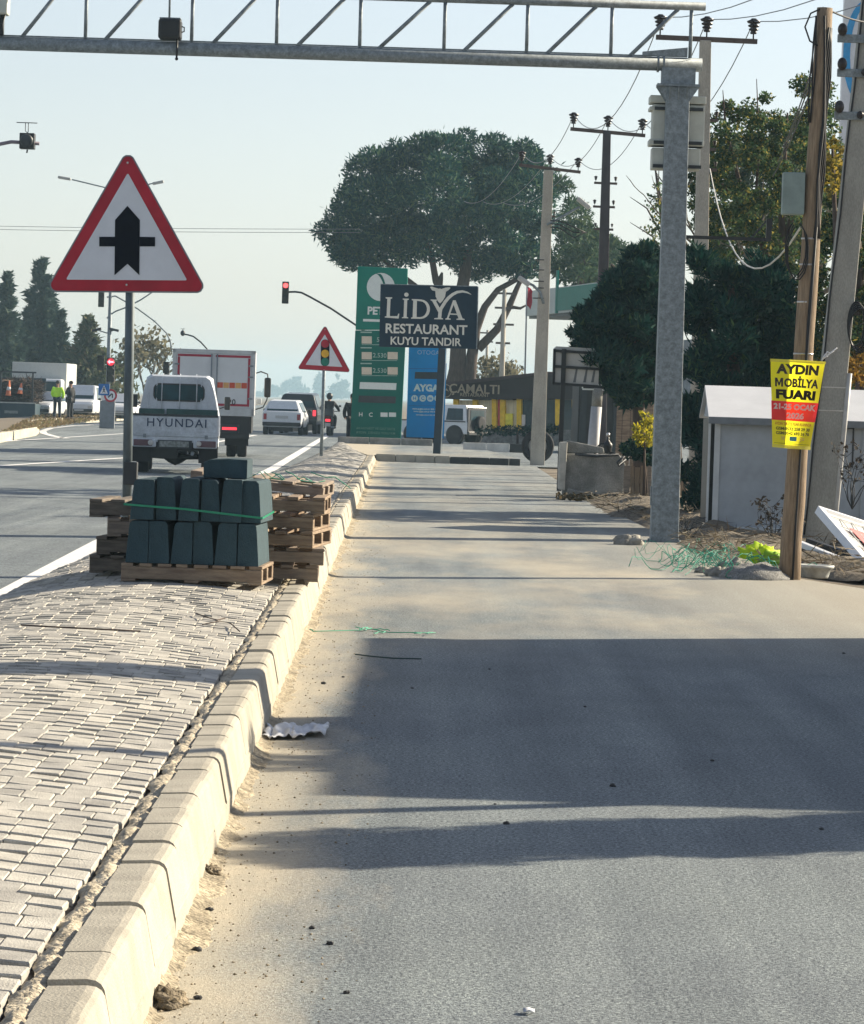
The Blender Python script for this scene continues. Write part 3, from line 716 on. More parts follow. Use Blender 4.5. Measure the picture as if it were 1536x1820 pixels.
# ================================================================ pallets and kerb stones on the median
M_plank = mk('pallet_wood', (.19, .135, .095), .9, var=.3, vs=5, col2=(.34, .26, .18), stretch=(1, 1, 6), bump=.4, bs=50)
M_plank2 = mk('pallet_wood_grey', (.20, .16, .13), .9, var=.3, vs=5, col2=(.33, .27, .21), stretch=(1, 1, 6), bump=.4, bs=50)
M_plank3 = mk('pallet_wood_dark', (.10, .085, .07), .9, var=.3, vs=5, col2=(.20, .165, .13), stretch=(1, 1, 6), bump=.4, bs=50)
M_stone = mk('stone_shade_grey', (.030, .060, .074), .9, var=.14, vs=9, bump=.3, bs=90, spk=.12, sps=160)  # pale concrete coloured dark: the shade of the front faces is in the colour
def med_z(x, y):
    xr_ = xk(y)-.235; return zmed((xr_-x)/(xr_-xl(y)), y)
def pallet(label, loc, rz, W=.98, D=.9, H=.125, mat=None, seed=0, tilt=(0, 0), group='wooden pallets on the median', deck=7, miss=()):
    q = random.Random(seed); mat = mat or M_plank
    t = thing('wooden_pallet', label, 'pallet', loc, group=group, rot=(tilt[0], tilt[1], rz))
    for yy in (-D/2, -.045, D/2-.09):
        MB().box(-W/2, W/2, yy, yy+.09, .018, H-.022).build('stringer', mat, t, bev=.004, seg=1)
    b = MB(); n = deck
    for i in range(n):
        if i in miss: continue
        x = -W/2+(W-.09)*i/(n-1); w = .09+q.uniform(-.012, .012)
        b.box(x, x+w, -D/2-.006+q.uniform(-.02, .01), D/2+q.uniform(-.01, .02), H-.022+.0005*i, H+.0005*i)
    b.build('deck_boards', mat, t, bev=.003, seg=1)
    b = MB()
    for x in (-W/2, -.05, W/2-.1): b.box(x, x+.1, -D/2, D/2, 0, .018)
    b.build('base_boards', mat, t, bev=.003, seg=1)
    return t
PY = 26.2; pc = at(345, 1031, PY); px0 = pc.x; pz = med_z(px0, PY+.3)+.012
RZ = R(-2.5)
pallet('brown pallet loaded with dark shade-coloured concrete kerb stones', (px0, PY+.45, pz), RZ, W=.97, D=.9, mat=M_plank, seed=1, group=None, deck=8)
# stones stand in pairs on the pallet, slanted faces outward
PM = Matrix.Translation((px0, PY+.45, pz+.127)) @ Matrix.Rotation(RZ, 4, 'Z')
def kstone(label, x, z, w, h, side, dz=0, yaw=0, dy=0, ln=.86, lie=False):
    p = PM @ Vector((x, dy, z))
    t = thing('kerb_stone', label, 'kerb stone', p, RZ+yaw, group='kerb stones stacked on the pallet')
    c = .018; s_ = side
    if lie: prof = [(-w/2, 0), (w/2, 0), (w/2, h*.97), (.02, h), (-w/2+.05, h*.94), (-w/2, h*.80)]
    elif s_ < 0: prof = [(-w/2, 0), (w/2, 0), (w/2, h-.006), (w/2-.006, h), (-w/2+.022+c, h), (-w/2+.022, h-c), (-w/2+.017, h-.06), (-w/2+.002, .04)]
    else: prof = [(-w/2, 0), (w/2, 0), (w/2-.002, .04), (w/2-.017, h-.06), (w/2-.022, h-c), (w/2-.022-c, h), (-w/2+.006, h), (-w/2, h-.006)]
    MB().prism(prof, -ln/2, ln/2, 'y').build('block', M_stone, t, bev=.006)
    return t
nth = ['leftmost', 'second', 'third', 'fourth', 'fifth', 'rightmost']
S_ = .97/247.0
low = [(228, 268), (268, 306), (307, 345), (345, 383), (384, 423), (424, 462)]
upr = [(238, 280), (280, 317), (322, 358), (359, 394), (394, 433), (433, 468)]
q = random.Random(4)
for i, (a, c) in enumerate(low):
    kstone(f'dark shade-coloured kerb stone standing {nth[i]} in the lower tier on the loaded pallet', ((a+c)/2-345)*S_, 0, (c-a)*S_-.003, .292+q.uniform(-.004, .004), -1 if i % 2 == 0 else 1, dy=q.uniform(-.02, .02))
for i, (a, c) in enumerate(upr):
    kstone(f'dark shade-coloured kerb stone standing {nth[i]} in the upper tier on the loaded pallet', ((a+c)/2-348)*S_, .298, (c-a)*S_-.003, .285+q.uniform(-.012, .012), -1 if i in (0, 2, 4) else 1, dy=q.uniform(-.03, .03), yaw=q.uniform(-.015, .015))
kstone('dark shade-coloured kerb stone lying on its side on top of the stack', (395.5-348)*S_, .297+.299, 77*S_, .135, -1, dy=.02, ln=.6, lie=True, yaw=.03)
# plastic strap round the upper tier
M_strap = mk('green_strap', (.01, .24, .13), .35, var=.1)
b = MB(); hw_, hd = .478, .462
zL, zR = .40, .335
pts = [(-hw_, -hd, zL), (-.05, -hd, (zL+zR)/2+.012), (hw_, -hd, zR), (hw_, hd, zR+.02), (-hw_, hd, zL+.02)]
for k in range(5): b.bar(pts[k], pts[(k+1) % 5], .003, .014)
t = b.build('packing_strap', M_strap); t.matrix_world = PM; tag(t, 'green plastic strap tied round the upper tier of kerb stones', 'strap')
# empty pallets: a leaning stack at each side, behind the stones
def stack(cx, cy, n, H, jit, seed, where, mats, W, D, tops=None):
    q = random.Random(seed); z = med_z(cx, cy)+.01
    words_ = ['bottom', 'second', 'third', 'fourth', 'fifth', 'top']
    for k in range(n):
        nm = 'bottom' if k == 0 else ('top' if k == n-1 else words_[k])
        pallet(f'empty weathered pallet, {nm} of the stack {where}', (cx+q.uniform(-jit, jit), cy+q.uniform(-.05, .05), z), q.uniform(-.09, .09), W=W, D=D, H=H, mat=mats[k % len(mats)], seed=seed+k, deck=6, miss=(q.randrange(1, 5),) if k % 2 else ())
        z += H+.004
    return z
XR = at(520, 960, 27.4).x
zr = stack(XR-.30, 28.0, 5, .118, .035, 21, 'beside the kerb', [M_plank2, M_plank2, M_plank, M_plank, M_plank], 1.0, 1.15)
pallet('thin empty pallet lying tilted across the top beside the kerb', (XR-.28, 28.6, zr+.02), R(-6), W=1.0, D=.62, H=.10, mat=M_plank2, seed=40, tilt=(R(2), R(4.5)), deck=5)
XL = at(205, 950, 27.0).x
stack(XL+.30, 27.6, 4, .128, .05, 31, 'behind the sign post', [M_plank3, M_plank3, M_plank2, M_plank3], .85, 1.0)
# loose offcuts and twine
def twine(label, pts, r, mat, n=0, spread=0, seed=0, name='plastic_twine', cat='twine'):
    q = random.Random(seed); b = MB(); b.tube(pts, r, 6)
    for k in range(n):
        c = Vector(random.Random(seed+k).choice(pts)); pp = []
        a0 = q.uniform(0, 6.3)
        for i in range(7):
            a0 += q.uniform(-.9, .9)
            c = c+Vector((math.cos(a0)*spread*.35, math.sin(a0)*spread*.5, 0)); pp.append((c.x, c.y, max(.012, c.z*.2+q.uniform(.008, spread*.22))))
        b.tube(pp, r, 5)
    return tag(b.build(name, mat), label, cat)
M_twine = mk('green_twine', (.06, .34, .22), .5)
def gl(lst, z=.012): return [tuple(g(x, y, z)) for x, y in lst]
twine('pale green twine tangled on the lane near the kerb', gl([(530, 1122), (560, 1122), (600, 1121), (640, 1120), (660, 1118), (690, 1124), (730, 1124), (775, 1125)]), .0035, M_twine, 9, .08, 3)
twine('dark thin cord lying straight on the shaded lane', gl([(632, 1163), (665, 1167), (700, 1170), (749, 1171)]), .005, mk('dark_cord', (.02, .05, .05), .6), 0)
zt_ = zr+.20
c0 = Vector((XR-.15, 28.5, zt_-.08))
b = MB(); q = random.Random(8)
for k in range(5):
    p_ = c0+Vector((q.uniform(-.25, .3), q.uniform(-.2, .2), 0)); pp = []
    for i in range(6): pp.append(tuple(p_+Vector((i*.06, q.uniform(-.05, .05), q.uniform(-.02, .05)-i*.012))))
    b.tube(pp, .004, 5)
tag(b.build('plastic_twine', M_twine), 'green twine ends hanging over the tilted top pallet', 'twine')
# ================================================================ utility poles in a row
M_ins = mk('insulator_brown', (.02, .014, .014), .3)
M_arm = mk('crossarm_rust', (.10, .075, .065), .8, var=.2)
def insulator(parent, x, y, z, s=1.0, name='insulator'):
    b = MB(); b.lathe([(.012*s, -.12*s), (.012*s, 0), (.05*s, .0), (.055*s, .03*s), (.04*s, .045*s), (.075*s, .06*s), (.08*s, .08*s), (.045*s, .10*s), (.085*s, .115*s), (.095*s, .14*s), (.05*s, .16*s), (.10*s, .175*s), (.115*s, .205*s), (.05*s, .235*s), (.04*s, .25*s), (0, .25*s)], 12, (x, y, z))
    return b.build(name, M_ins, parent)
WIRE = {}
def utility_pole(label, px_base, px_top, Y, w0, w1, mat, arm_px, lowers, key, round_=False):
    zt_ = at(*px_top, Y).z; base = Vector((at(*px_base, Y).x, Y, -.05)); top = at(*px_top, Y)
    t = thing('utility_pole', label, 'utility pole', base, group='power poles beside the service lane')
    tl_ = top-base
    b = MB()
    if round_: b.tube([(0, 0, -.2), (tl_.x, 0, tl_.z)], [w0, w1], 16)
    else: b.hexa([(-w0, -w0, -.2), (w0, -w0, -.2), (w0, w0, -.2), (-w0, w0, -.2), (tl_.x-w1, -w1, tl_.z), (tl_.x+w1, -w1, tl_.z), (tl_.x+w1, w1, tl_.z), (tl_.x-w1, w1, tl_.z)])
    b.build('shaft', mat, t, bev=0 if round_ else .012)
    a, c = at(*arm_px[0], Y)-base, at(*arm_px[1], Y)-base
    MB().bar((a.x, -.02, a.z), (c.x, -.02, c.z), .10, .075).build('crossarm', M_arm, t)
    pts = []
    for f in (.04, .5, .96):
        x, z = a.x+(c.x-a.x)*f, a.z+(c.z-a.z)*f
        insulator(t, x, -.02, z+.12); pts.append(base+Vector((x, -.02, z+.12+.2)))
    WIRE[key] = pts
    for (xa, xb, py, si) in lowers:
        p, q = at(xa, py, Y)-base, at(xb, py+ (xb-xa)*.04, Y)-base
        MB().bar((p.x, -.06, p.z), (q.x, -.06, q.z), .05, .05).build('lower_crossarm', M_arm, t)
        for e in (p+(q-p)*.07, p+(q-p)*.93): insulator(t, e.x, -.06, e.z+.06, si, 'small_insulator')
    return t
M_polem = mk('dark_tarred_pole', (.075, .07, .075), .75, var=.2, stretch=(1, 1, .3))
pC = utility_pole('concrete power pole behind the gantry column, crossarm level with the beam', (1238, 895), (1254, 72), 62.0, .135, .09, M_cret, [(1166, 66), (1346, 74)], [(1236, 1276, 213, .35), (1240, 1272, 265, .35), (1236, 1274, 301, .3)], 'C')
pB = utility_pole('dark power pole rising out of the green trees, with a crossarm of three insulators', (1064, 838), (1079, 232), 85.0, .16, .085, M_polem, [(1014, 229), (1147, 241)], [(1056, 1097, 325, .38), (1054, 1093, 367, .38), (1056, 1090, 407, .3)], 'B')
pA = utility_pole('grey concrete power pole at the lane end in front of the big pine', (955, 824), (975, 303), 100.0, .19, .12, M_cret, [(923, 293), (1032, 306)], [(962, 987, 384, .3), (960, 980, 445, .3)], 'A')
tb_ = pA
b = MB(); bA = Vector(pA.location)
def LA(px, py, d=0): v = at(px, py, 100.0)-bA; return Vector((v.x, -.2+d, v.z))
for py_ in (462, 480, 500, 512, 530):
    x_ = 968-(py_-300)*.038; 
    p_ = LA(x_, py_)
    MB().lathe([(.16+(py_-450)*.0003, -.012), (.165+(py_-450)*.0003, .012)], 14, (p_.x, 0, p_.z)).build('pole_band', M_dark, pA)
M_lamp = mk('lamp_housing', (.42, .42, .40), .5)
# luminaires on their arms: one left towards the road, one on the far side
MB().tube([LA(966, 540, .05), LA(960, 520), LA(948, 508), LA(938, 503)], .035, 8).build('lamp_arm', M_galv, pA)
a_, c_ = LA(941, 507), LA(921, 493)
MB().bar(a_, c_, .30, .13).build('street_luminaire', M_lamp, pA, bev=.04)
MB().tube([LA(972, 400, .05), LA(1000, 385), LA(1030, 368)], .03, 8).build('lamp_arm', M_galv, pA)
MB().bar(LA(1026, 353), LA(1048, 371), .26, .12).build('street_luminaire', M_lamp, pA, bev=.04)
for k, py_ in enumerate((392, 398, 404)):
    a_ = LA(978, py_); MB().tube([a_, a_+Vector((.25, 0, -.02)), a_+Vector((.62, .0, -.16-.05*k)), a_+Vector((.95, 0, -.30+.1*k))], .016, 6).build('service_cable', M_cable, pA)
# wires
def wire(p, q, sag, r, label, n=14, mat=None):
    pts = [Vector(p)*(1-i/n)+Vector(q)*(i/n)-Vector((0, 0, sag*4*(i/n)*(1-i/n))) for i in range(n+1)]
    b = MB(); b.tube(pts, r, 5, caps=False); tag(b.build('overhead_wire', mat or M_wire), label, 'wire', 'overhead power wires')
M_wire = mk('grey_wire', (.16, .17, .18), .5)
side = ('left', 'middle', 'right')
for i in range(3):
    wire(WIRE['C'][i], WIRE['B'][i], .9, .009, f'{side[i]} of three thin wires between the gantry side pole and the dark pole')
    wire(WIRE['B'][i], WIRE['A'][i], .6, .009, f'{side[i]} of three thin wires between the dark pole and the lane end pole')
    far_ = Vector((WIRE['A'][i].x-1.2, 146, 9.2)); wire(WIRE['A'][i], far_, .5, .009, f'{side[i]} of three thin wires from the lane end pole towards the pine')
    nr = Vector((WIRE['C'][i].x+2.6, 26, WIRE['C'][i].z+.3)); wire(WIRE['C'][i], nr, 1.0, .008, f'{side[i]} of three wires rising over the right trees from the gantry side pole')
for k, (py_, dz) in enumerate(((405, 0), (411, 0))):
    a_, c_ = at(-90, py_-5, 160.0), at(640, py_+2, 160.0)
    wire(a_, c_, .05, .010, ('upper', 'lower')[k]+' of two thin wires crossing the sky behind the big warning sign')

# ================================================================ wooden pole with poster
YW = 36.4; WB = Vector((at(1403, 1026, YW).x, YW, -.04)); WT = at(1467, 14, YW)-WB
wp = thing('wooden_pole', 'leaning brown wooden pole carrying black cables and the yellow poster', 'pole', WB)
def wpos(f, dx=0, dy=0): return Vector((WT.x*f+dx, WT.y*f+dy, WT.z*f))
b = MB(); pts = []; rs = []
q = random.Random(2)
for i in range(15):
    f = i/14; v = wpos(f); pts.append((v.x+q.uniform(-.006, .006), 0, v.z-(.25 if i == 0 else 0))); rs.append(.105-.028*f+q.uniform(-.003, .003))
b.tube(pts, rs, 18); b.build('trunk', M_wood, wp)
cabs = [[(.30, .0, -.105), (.36, .02, -.10), (.45, .015, -.10), (.56, .03, -.10), (.62, .035, -.11), (.7, .02, -.11), (.8, .045, -.10), (.9, .02, -.10), (.985, -.01, -.09)],
        [(.0, .02, -.12), (.1, .018, -.115), (.2, .02, -.11), (.3, .018, -.11), (.38, .022, -.108), (.5, .03, -.105), (.62, .04, -.10)]]
for cpts in cabs: MB().tube([wpos(f, dx, dy) for f, dx, dy in cpts], .011, 8).build('cable', M_cable, wp)
for k in range(5):
    MB().tube([wpos(f, .03+.012*k+.01*math.sin(f*40+k), -.095+.014*k) for f in np.linspace(.60, .965, 14)], .010, 6).build('cable', M_cable, wp)
for k in range(3):
    MB().tube([wpos(f, -.075-.012*k+.012*math.sin(f*30+k*2), -.07) for f in np.linspace(.80, .985, 9)], .008, 6).build('cable', M_cable, wp)
MB().tube([wpos(1.0, -.02, -.05)+Vector((x, 0, z)) for x, z in ((0, .0), (-.12, -.06), (-.17, -.19), (-.12, -.32), (-.03, -.37))], .009, 6).build('cable_loop', M_cable, wp)
for k in range(3):
    MB().tube([wpos(.60, -.02, -.11)+Vector((-.10+.10*math.sin(a)+.012*k-.03, 0, -.20-.02*k-.26*math.cos(a)+.1)) for a in np.linspace(-2.8, 2.8, 12)], .007, 6).build('cable_loop', M_cable, wp)
p_ = wpos(.675)
MB().box(p_.x-.30, p_.x-.09, -.10, .05, p_.z-.19, p_.z+.21).build('junction_box', mk('junction_box_grey', (.20, .26, .25), .6), wp, bev=.012)
for f in (.28, .40, .49, .555, .60): 
    p_ = wpos(f); MB().lathe([(.108-.028*f, -.008), (.108-.028*f, .008)], 14, (p_.x, 0, p_.z)).build('clip', M_chrome, wp)
# cables hanging to the left from the head of the pole
for k in range(3):
    a_ = WB+wpos(.9-.02*k, -.08, 0); 
    wire(a_, at(1392-9*k, 262+26*k, 58.0), .05, .008, ('topmost', 'middle', 'lowest')[k]+' of the black cables slanting down left from the wooden pole', mat=M_cable)
a_ = WB+wpos(.62, -.1, 0); wire(a_, Vector((at(1262, 300, 61.8).x, 61.8, at(1262, 300, 61.8).z)), .9, .010, 'pale drooping cable between the wooden pole and the concrete power pole', mat=mk('pale_cable', (.5, .5, .46), .5))
a_ = WB+wpos(1.0, 0, 0); wire(a_, a_+Vector((1.2, 3, .25)), .1, .010, 'thick cable from the head of the wooden pole towards the concrete post', mat=M_cable)

# ---- poster: thin sheet bent round the pole, real light comes through it
def paper(name, col, tr=.6):
    m = bpy.data.materials.new(name); m.use_nodes = True; n = m.node_tree.nodes; l = m.node_tree.links; b = n['Principled BSDF']
    b.inputs['Roughness'].default_value = .6
    nz = n.new('ShaderNodeTexNoise'); nz.inputs['Scale'].default_value = 4
    rp = n.new('ShaderNodeValToRGB'); rp.color_ramp.elements[0].color = (*[c*.88 for c in col], 1); rp.color_ramp.elements[1].color = (*col, 1)
    l.new(nz.outputs['Fac'], rp.inputs[0]); l.new(rp.outputs[0], b.inputs['Base Color'])
    t = n.new('ShaderNodeBsdfTranslucent'); l.new(rp.outputs[0], t.inputs['Color']); mx = n.new('ShaderNodeMixShader'); mx.inputs[0].default_value = tr
    l.new(b.outputs[0], mx.inputs[1]); l.new(t.outputs[0], mx.inputs[2]); l.new(mx.outputs[0], n['Material Output'].inputs['Surface']); return m
YP = 36.2
PB = at(1410, 800, YP); PB = Vector((PB.x, YP, PB.z))
corner = {k: at(*v, YP)-PB for k, v in dict(tl=(1370.5, 638), tr=(1468, 643), br=(1441, 798), bl=(1374, 793)).items()}
def PF(u, v, d=0.0):     # u,v in 0..1 (v up) -> point on the bent sheet
    lo = corner['bl']*(1-u)+corner['br']*u; hi = corner['tl']*(1-u)+corner['tr']*u
    p = lo*(1-v)+hi*v
    c = abs(u-.5)*2
    return Vector((p.x, -.022+.075*c*c*(1-.3*v)+.012*math.sin(v*9)*(c)-d, p.z))
po = thing('fair_poster', 'yellow paper poster reading AYDIN MOBILYA FUARI tied to the wooden pole', 'poster', PB)
def patch(b, u0, u1, v0, v1, d, nu=14, nv=14):
    b.grid([[PF(u0+(u1-u0)*i/nu, v0+(v1-v0)*j/nv, d) for i in range(nu+1)] for j in range(nv+1)])
b = MB(); patch(b, 0, 1, 0, 1, 0); b.build('sheet', paper('poster_yellow', (.96, .90, .035), .82), po)
b = MB(); patch(b, -.006, 1.006, .305, .525, .0035); b.build('red_band', paper('poster_red', (.9, .06, .12), .7), po)
b = MB(); patch(b, -.008, 1.01, .972, 1.004, .006, nv=3); b.build('hem_strip', paper('poster_strip', (.72, .66, .08), .3), po)
b = MB(); patch(b, -.008, 1.012, -.012, .026, .006, nv=3); b.build('hem_strip', paper('poster_strip', (.72, .66, .08), .3), po)
def ptext(b, body, u, v, h, w, off=.02, d=.0045, mat=None):
    t = MB(); t.text(body, 1.0, Matrix.Identity(4), 0, off)
    V = np.array(t.v); x0, x1 = V[:, 0].min(), V[:, 0].max(); y0, y1 = V[:, 1].min(), V[:, 1].max()
    vs_ = [PF(u+((x-x0)/(x1-x0)-.5)*w, v+((y-y0)/(y1-y0)-.5)*h, d) for x, y, _ in t.v]
    b._add(vs_, t.f)
b = MB(); ptext(b, 'AYDIN', .50, .895, .115, .80, .055); ptext(b, 'OBİLYA', .595, .755, .135, .69, .045)
mg = [(0, 0), (0, 1), (.28, 1), (.5, .45), (.72, 1), (1, 1), (1, 0), (.76, 0), (.76, .62), (.58, .12), (.42, .12), (.24, .62), (.24, 0)]
MP_ = lambda i: PF(.075+.155*mg[i][0], .69+.10*mg[i][1], .0045)
for f_ in ((0, 1, 2, 11, 12), (2, 3, 10, 11), (3, 4, 8, 9), (3, 9, 10), (4, 5, 6, 7, 8)): b._add([MP_(i) for i in f_], [tuple(range(len(f_)))]); ptext(b, 'FUARI', .50, .605, .110, .82, .06)
b.build('title_lettering', paper('poster_black', (.03, .02, .012), .15), po)
b = MB(); ptext(b, '21-25 OCAK', .50, .465, .070, .92, .05, .007); ptext(b, '2026', .52, .365, .075, .40, .05, .007)
b.build('date_lettering', paper('poster_white', (.8, .8, .78), .4), po)
b = MB(); ptext(b, 'AYDIN TEKSTIL FUAR ALANINDA', .50, .268, .034, .86, .03)
b.build('venue_lettering', paper('poster_orange', (.55, .20, .02), .3), po)
b = MB(); ptext(b, 'GSM:0532 258 29 30', .50, .212, .036, .82, .035); ptext(b, 'GSM:0542 693 36 76', .50, .160, .036, .82, .035)
b.build('phone_lettering', paper('poster_black', (.05, .05, .01), .15), po)
b = MB(); patch(b, .42, .60, .075, .125, .005, 4, 3); b.build('blue_logo', paper('poster_blue', (.06, .22, .50), .3), po)
b = MB(); ptext(b, 'W', .26, .10, .05, .09, .0); b.build('logo_mark', paper('poster_grey', (.5, .35, .25), .3), po)
b = MB(); ptext(b, 'S=', .74, .10, .05, .12, .0); b.build('logo_mark', paper('poster_pink', (.6, .3, .25), .3), po)
b = MB(); patch(b, .04, .95, .040, .044, .005, 8, 1); b.build('rule_line', paper('poster_black', (.05, .05, .01), .15), po)
b = MB(); e = PF(.93, 1.02); 
for k in range(4): b.tube([e, e+Vector((.03+.02*k, 0, .06+.02*(k % 2))), e+Vector((.05+.03*k, 0, .03+.03*k))], .006, 5)
b.build('tie_string', M_swhite, po)

# ================================================================ concrete post on the right, with brackets
YC = 47.0; CB = Vector((at(1448, 962, YC).x, YC, -.05)); CT = at(1557, -60, YC)-CB
cp = thing('concrete_post', 'tall leaning grey concrete post with metal brackets at the right edge', 'pole', CB)
def cpos(f, dx=0, dy=0): return Vector((CT.x*f+dx, dy, CT.z*f))
b = MB(); a0, a1 = .175, .125
b.hexa([(-a0, -a0, -.2), (a0, -a0, -.2), (a0, a0, -.2), (-a0, a0, -.2), (CT.x-a1, -a1, CT.z), (CT.x+a1, -a1, CT.z), (CT.x+a1, a1, CT.z), (CT.x-a1, a1, CT.z)])
b.build('shaft', mk('post_concrete', (.30, .30, .27), .9, var=.14, vs=3, bump=.25, bs=50, spk=.1, sps=80, stretch=(1, 1, .35)), cp, bev=.02)
MB().tube([cpos(f, (.175-.05*f)+.03, -.14) for f in (0.0, .08, .2, .30)], .035, 10).build('conduit', M_lamp, cp)
MB().tube([cpos(f, -.165+.05*f+.008*math.sin(f*25), -.20+.05*f) for f in np.linspace(.02, .98, 20)], .013, 6).build('cable', M_cable, cp)
for py_, ln in ((70, .34), (130, .30), (205, .28)):
    f = (962-py_)/(962+60.0); p_ = cpos(f)
    MB().box(p_.x-ln-.05, p_.x+.18, -.185, -.135, p_.z-.05, p_.z+.05).build('bracket', M_galv, cp, bev=.008)
    MB().ell((p_.x-ln+.0, -.24, p_.z+.10), (.06, .06, .08), 10, 8).build('insulator', M_ins, cp)
    MB().ell((p_.x-.02, -.22, p_.z+.01), (.045, .04, .05), 10, 8).build('insulator', M_ins, cp)
for f in (.235, .275): 
    p_ = cpos(f); b = MB(); w_ = .18-.05*f; b.box(p_.x-w_, p_.x+w_, -w_, w_, p_.z-.006, p_.z+.006); b.build('steel_band', M_chrome, cp)
p_ = cpos(.385, .16, -.2)
for k in range(5):
    MB().tube([p_+Vector((.04+.012*k+(.10+.008*k)*math.cos(a), -.01*k, .27*math.sin(a)-.02*k)) for a in np.linspace(0, 2*math.pi, 22)], .012, 6, caps=False).build('cable_coil', M_cable, cp)
# tall white price board far behind it, blue arc on its face
YQ = 95.0; qb = Vector((at(1530, 900, YQ).x, YQ, 0)); qt = at(1530, -40, YQ)-qb
tw = thing('tall_signboard', 'tall white signboard with a blue arc, mostly hidden behind the concrete post', 'totem sign', qb)
x0 = at(1497, 100, YQ).x-qb.x
MB().box(x0, x0+1.9, -.15, .15, qt.z*.58, qt.z+.6).build('panel', M_swhite, tw)
MB().box(x0+.75, x0+1.15, -.1, .1, 0, qt.z*.58).build('post', M_steel, tw)
b = MB(); cx_, cz_ = at(1543, 75, YQ).x-qb.x, at(1543, 95, YQ).z-qb.z
A_ = np.linspace(1.9, 4.4, 14)
for k in range(13):
    b.prism([(cx_+.62*math.cos(A_[k]), cz_+1.35*math.sin(A_[k])), (cx_+.62*math.cos(A_[k+1]), cz_+1.35*math.sin(A_[k+1])), (cx_+.45*math.cos(A_[k+1]), cz_+1.2*math.sin(A_[k+1])), (cx_+.45*math.cos(A_[k]), cz_+1.2*math.sin(A_[k]))], -.165, -.149, 'y')
b.build('blue_arc', mk('arc_blue', (.03, .30, .62), .5), tw)

# ================================================================ grey cabin
YS = 49.0; SB = Vector((at(1256, 949, YS).x, YS, -.02)); sh = thing('storage_cabin', 'small grey panel cabin with a pale pitched roof beside the poster pole', 'cabin', SB, rz=R(-1))
LS = lambda px, py, d=0: at(px, py, YS+d)-SB
M_pan = mk('cabin_panel', (.33, .365, .40), .55, var=.10, vs=2, spk=.04, sps=9); M_roof = mk('cabin_roof', (.66, .67, .68), .45, var=.06, vs=2); M_trim = mk('cabin_trim', (.50, .53, .54), .5, var=.08)
ze = LS(1300, 742).z; WL, DP = 4.6, 2.0; zr_ = LS(1300, 688, 1.0).z
MB().box(.10, WL, .0, DP, .12, ze).build('wall', M_pan, sh)
MB().box(-.02, WL+.1, -.04, DP+.04, .03, .12).build('floor_frame', M_trim, sh, bev=.01)
for x in (.06, 1.95, 3.5): MB().box(x, x+.075, -.022, -.003, .12, ze-.05).build('corner_post' if x < .1 else 'panel_joint', M_trim if x < .1 else M_pan, sh, bev=.006)
b = MB()
b.grid([[(x, -.16, ze-.01), (x, DP/2, zr_), (x, DP+.16, ze-.01)] for x in (-.03, WL+.15)], False); b.build('roof', M_roof, sh, solid=.03)
MB().box(-.03, WL+.15, -.175, -.15, ze-.085, ze-.0).build('eave_trim', mk('eave_grey', (.16, .18, .20), .5), sh)
MB().prism([(0.0, ze), (DP, ze), (DP/2, zr_-.03)], .02, .08, 'x').build('gable', M_pan, sh)
MB().box(-.015, .012, -.02, .06, .05, ze).build('door_post', M_trim, sh); MB().box(.014, .095, .05, DP-.05, .12, ze-.02).build('door_gap_shade', M_black, sh)  # solid black block painted in for the shade inside the door opening
a_, c_ = LS(1489, 762), LS(1516, 828)
b = MB(); 
for (xa, xb, za, zb_) in ((a_.x, c_.x, a_.z, a_.z+.02), (a_.x, c_.x, c_.z-.02, c_.z), (a_.x, a_.x+.02, c_.z, a_.z), (c_.x-.02, c_.x, c_.z, a_.z)): b.box(xa, xb, -.014, -.002, za, zb_)
b.build('hatch_outline', M_dark, sh)

# ================================================================ retaining wall stub with clutter
YR = 65.5; RB = g(1000, 884, -.02); RB = Vector((RB.x, YR, -.03))
rw = thing('concrete_wall', 'broken low concrete wall with its lit end painted paler at the lane side', 'wall', RB)
LR = lambda px, py, d=0: at(px, py, YR+d)-RB
M_oldc = mk('old_concrete', (.24, .24, .22), .92, var=.3, vs=3, bump=.5, bs=25, spk=.15, sps=50)
def qpx(P, pts): return [(P(*q).x, P(*q).z) for q in pts][::-1]
MB().prism(qpx(LR, [(1009, 783), (1074, 796), (1076, 806), (1008, 806)]), .30, .62, 'y').build('upper_course', M_oldc, rw, bev=.02)
MB().prism(qpx(LR, [(1002, 806), (1102, 808), (1113, 826), (1108, 888), (1000, 880)]), .12, .55, 'y').build('wall_block', M_oldc, rw, bev=.03)
MB().prism(qpx(LR, [(995, 786), (1009, 785), (1004, 872), (992, 870)]), -.02, .32, 'y').build('lit_end_slab', mk('lit_end_concrete', (.46, .44, .38), .9, var=.2, vs=4), rw, bev=.02)  # narrow lit wall end, its light put into the paler colour
MB().prism(qpx(LR, [(1009, 868), (1052, 876), (1052, 889), (1004, 886)]), .0, .22, 'y').build('footing', M_oldc, rw, bev=.02)
MB().tube([LR(1022, 807, .05)+Vector((0, 0, 0)), LR(1060, 811, .05), LR(1100, 808, .05)], .022, 8).build('pipe', M_dark, rw)
MB().tube([LR(1113, 808, 0), LR(1097, 822, -.1), LR(1100, 828, -.1), LR(1117, 812, 0)], .02, 6).build('bent_rod', M_dark, rw)
fb = Vector((at(1130, 885, 64.5).x, 64.6, -.05))
fw = thing('timber_fence', 'low weathered fence of upright boards between concrete wall and gantry column', 'fence', fb)
LF = lambda px, py: at(px, py, 64.6)-fb
q = random.Random(6); x = LF(1108, 880).x; xe = LF(1220, 880).x
while x < xe:
    w = q.uniform(.07, .13); MB().box(x, x+w-.012, q.uniform(-.02, .02), .05, .0, LF(1150, 828).z+q.uniform(-.06, .05)).build('board', M_plank2 if q.random() < .5 else M_wood, fw); x += w
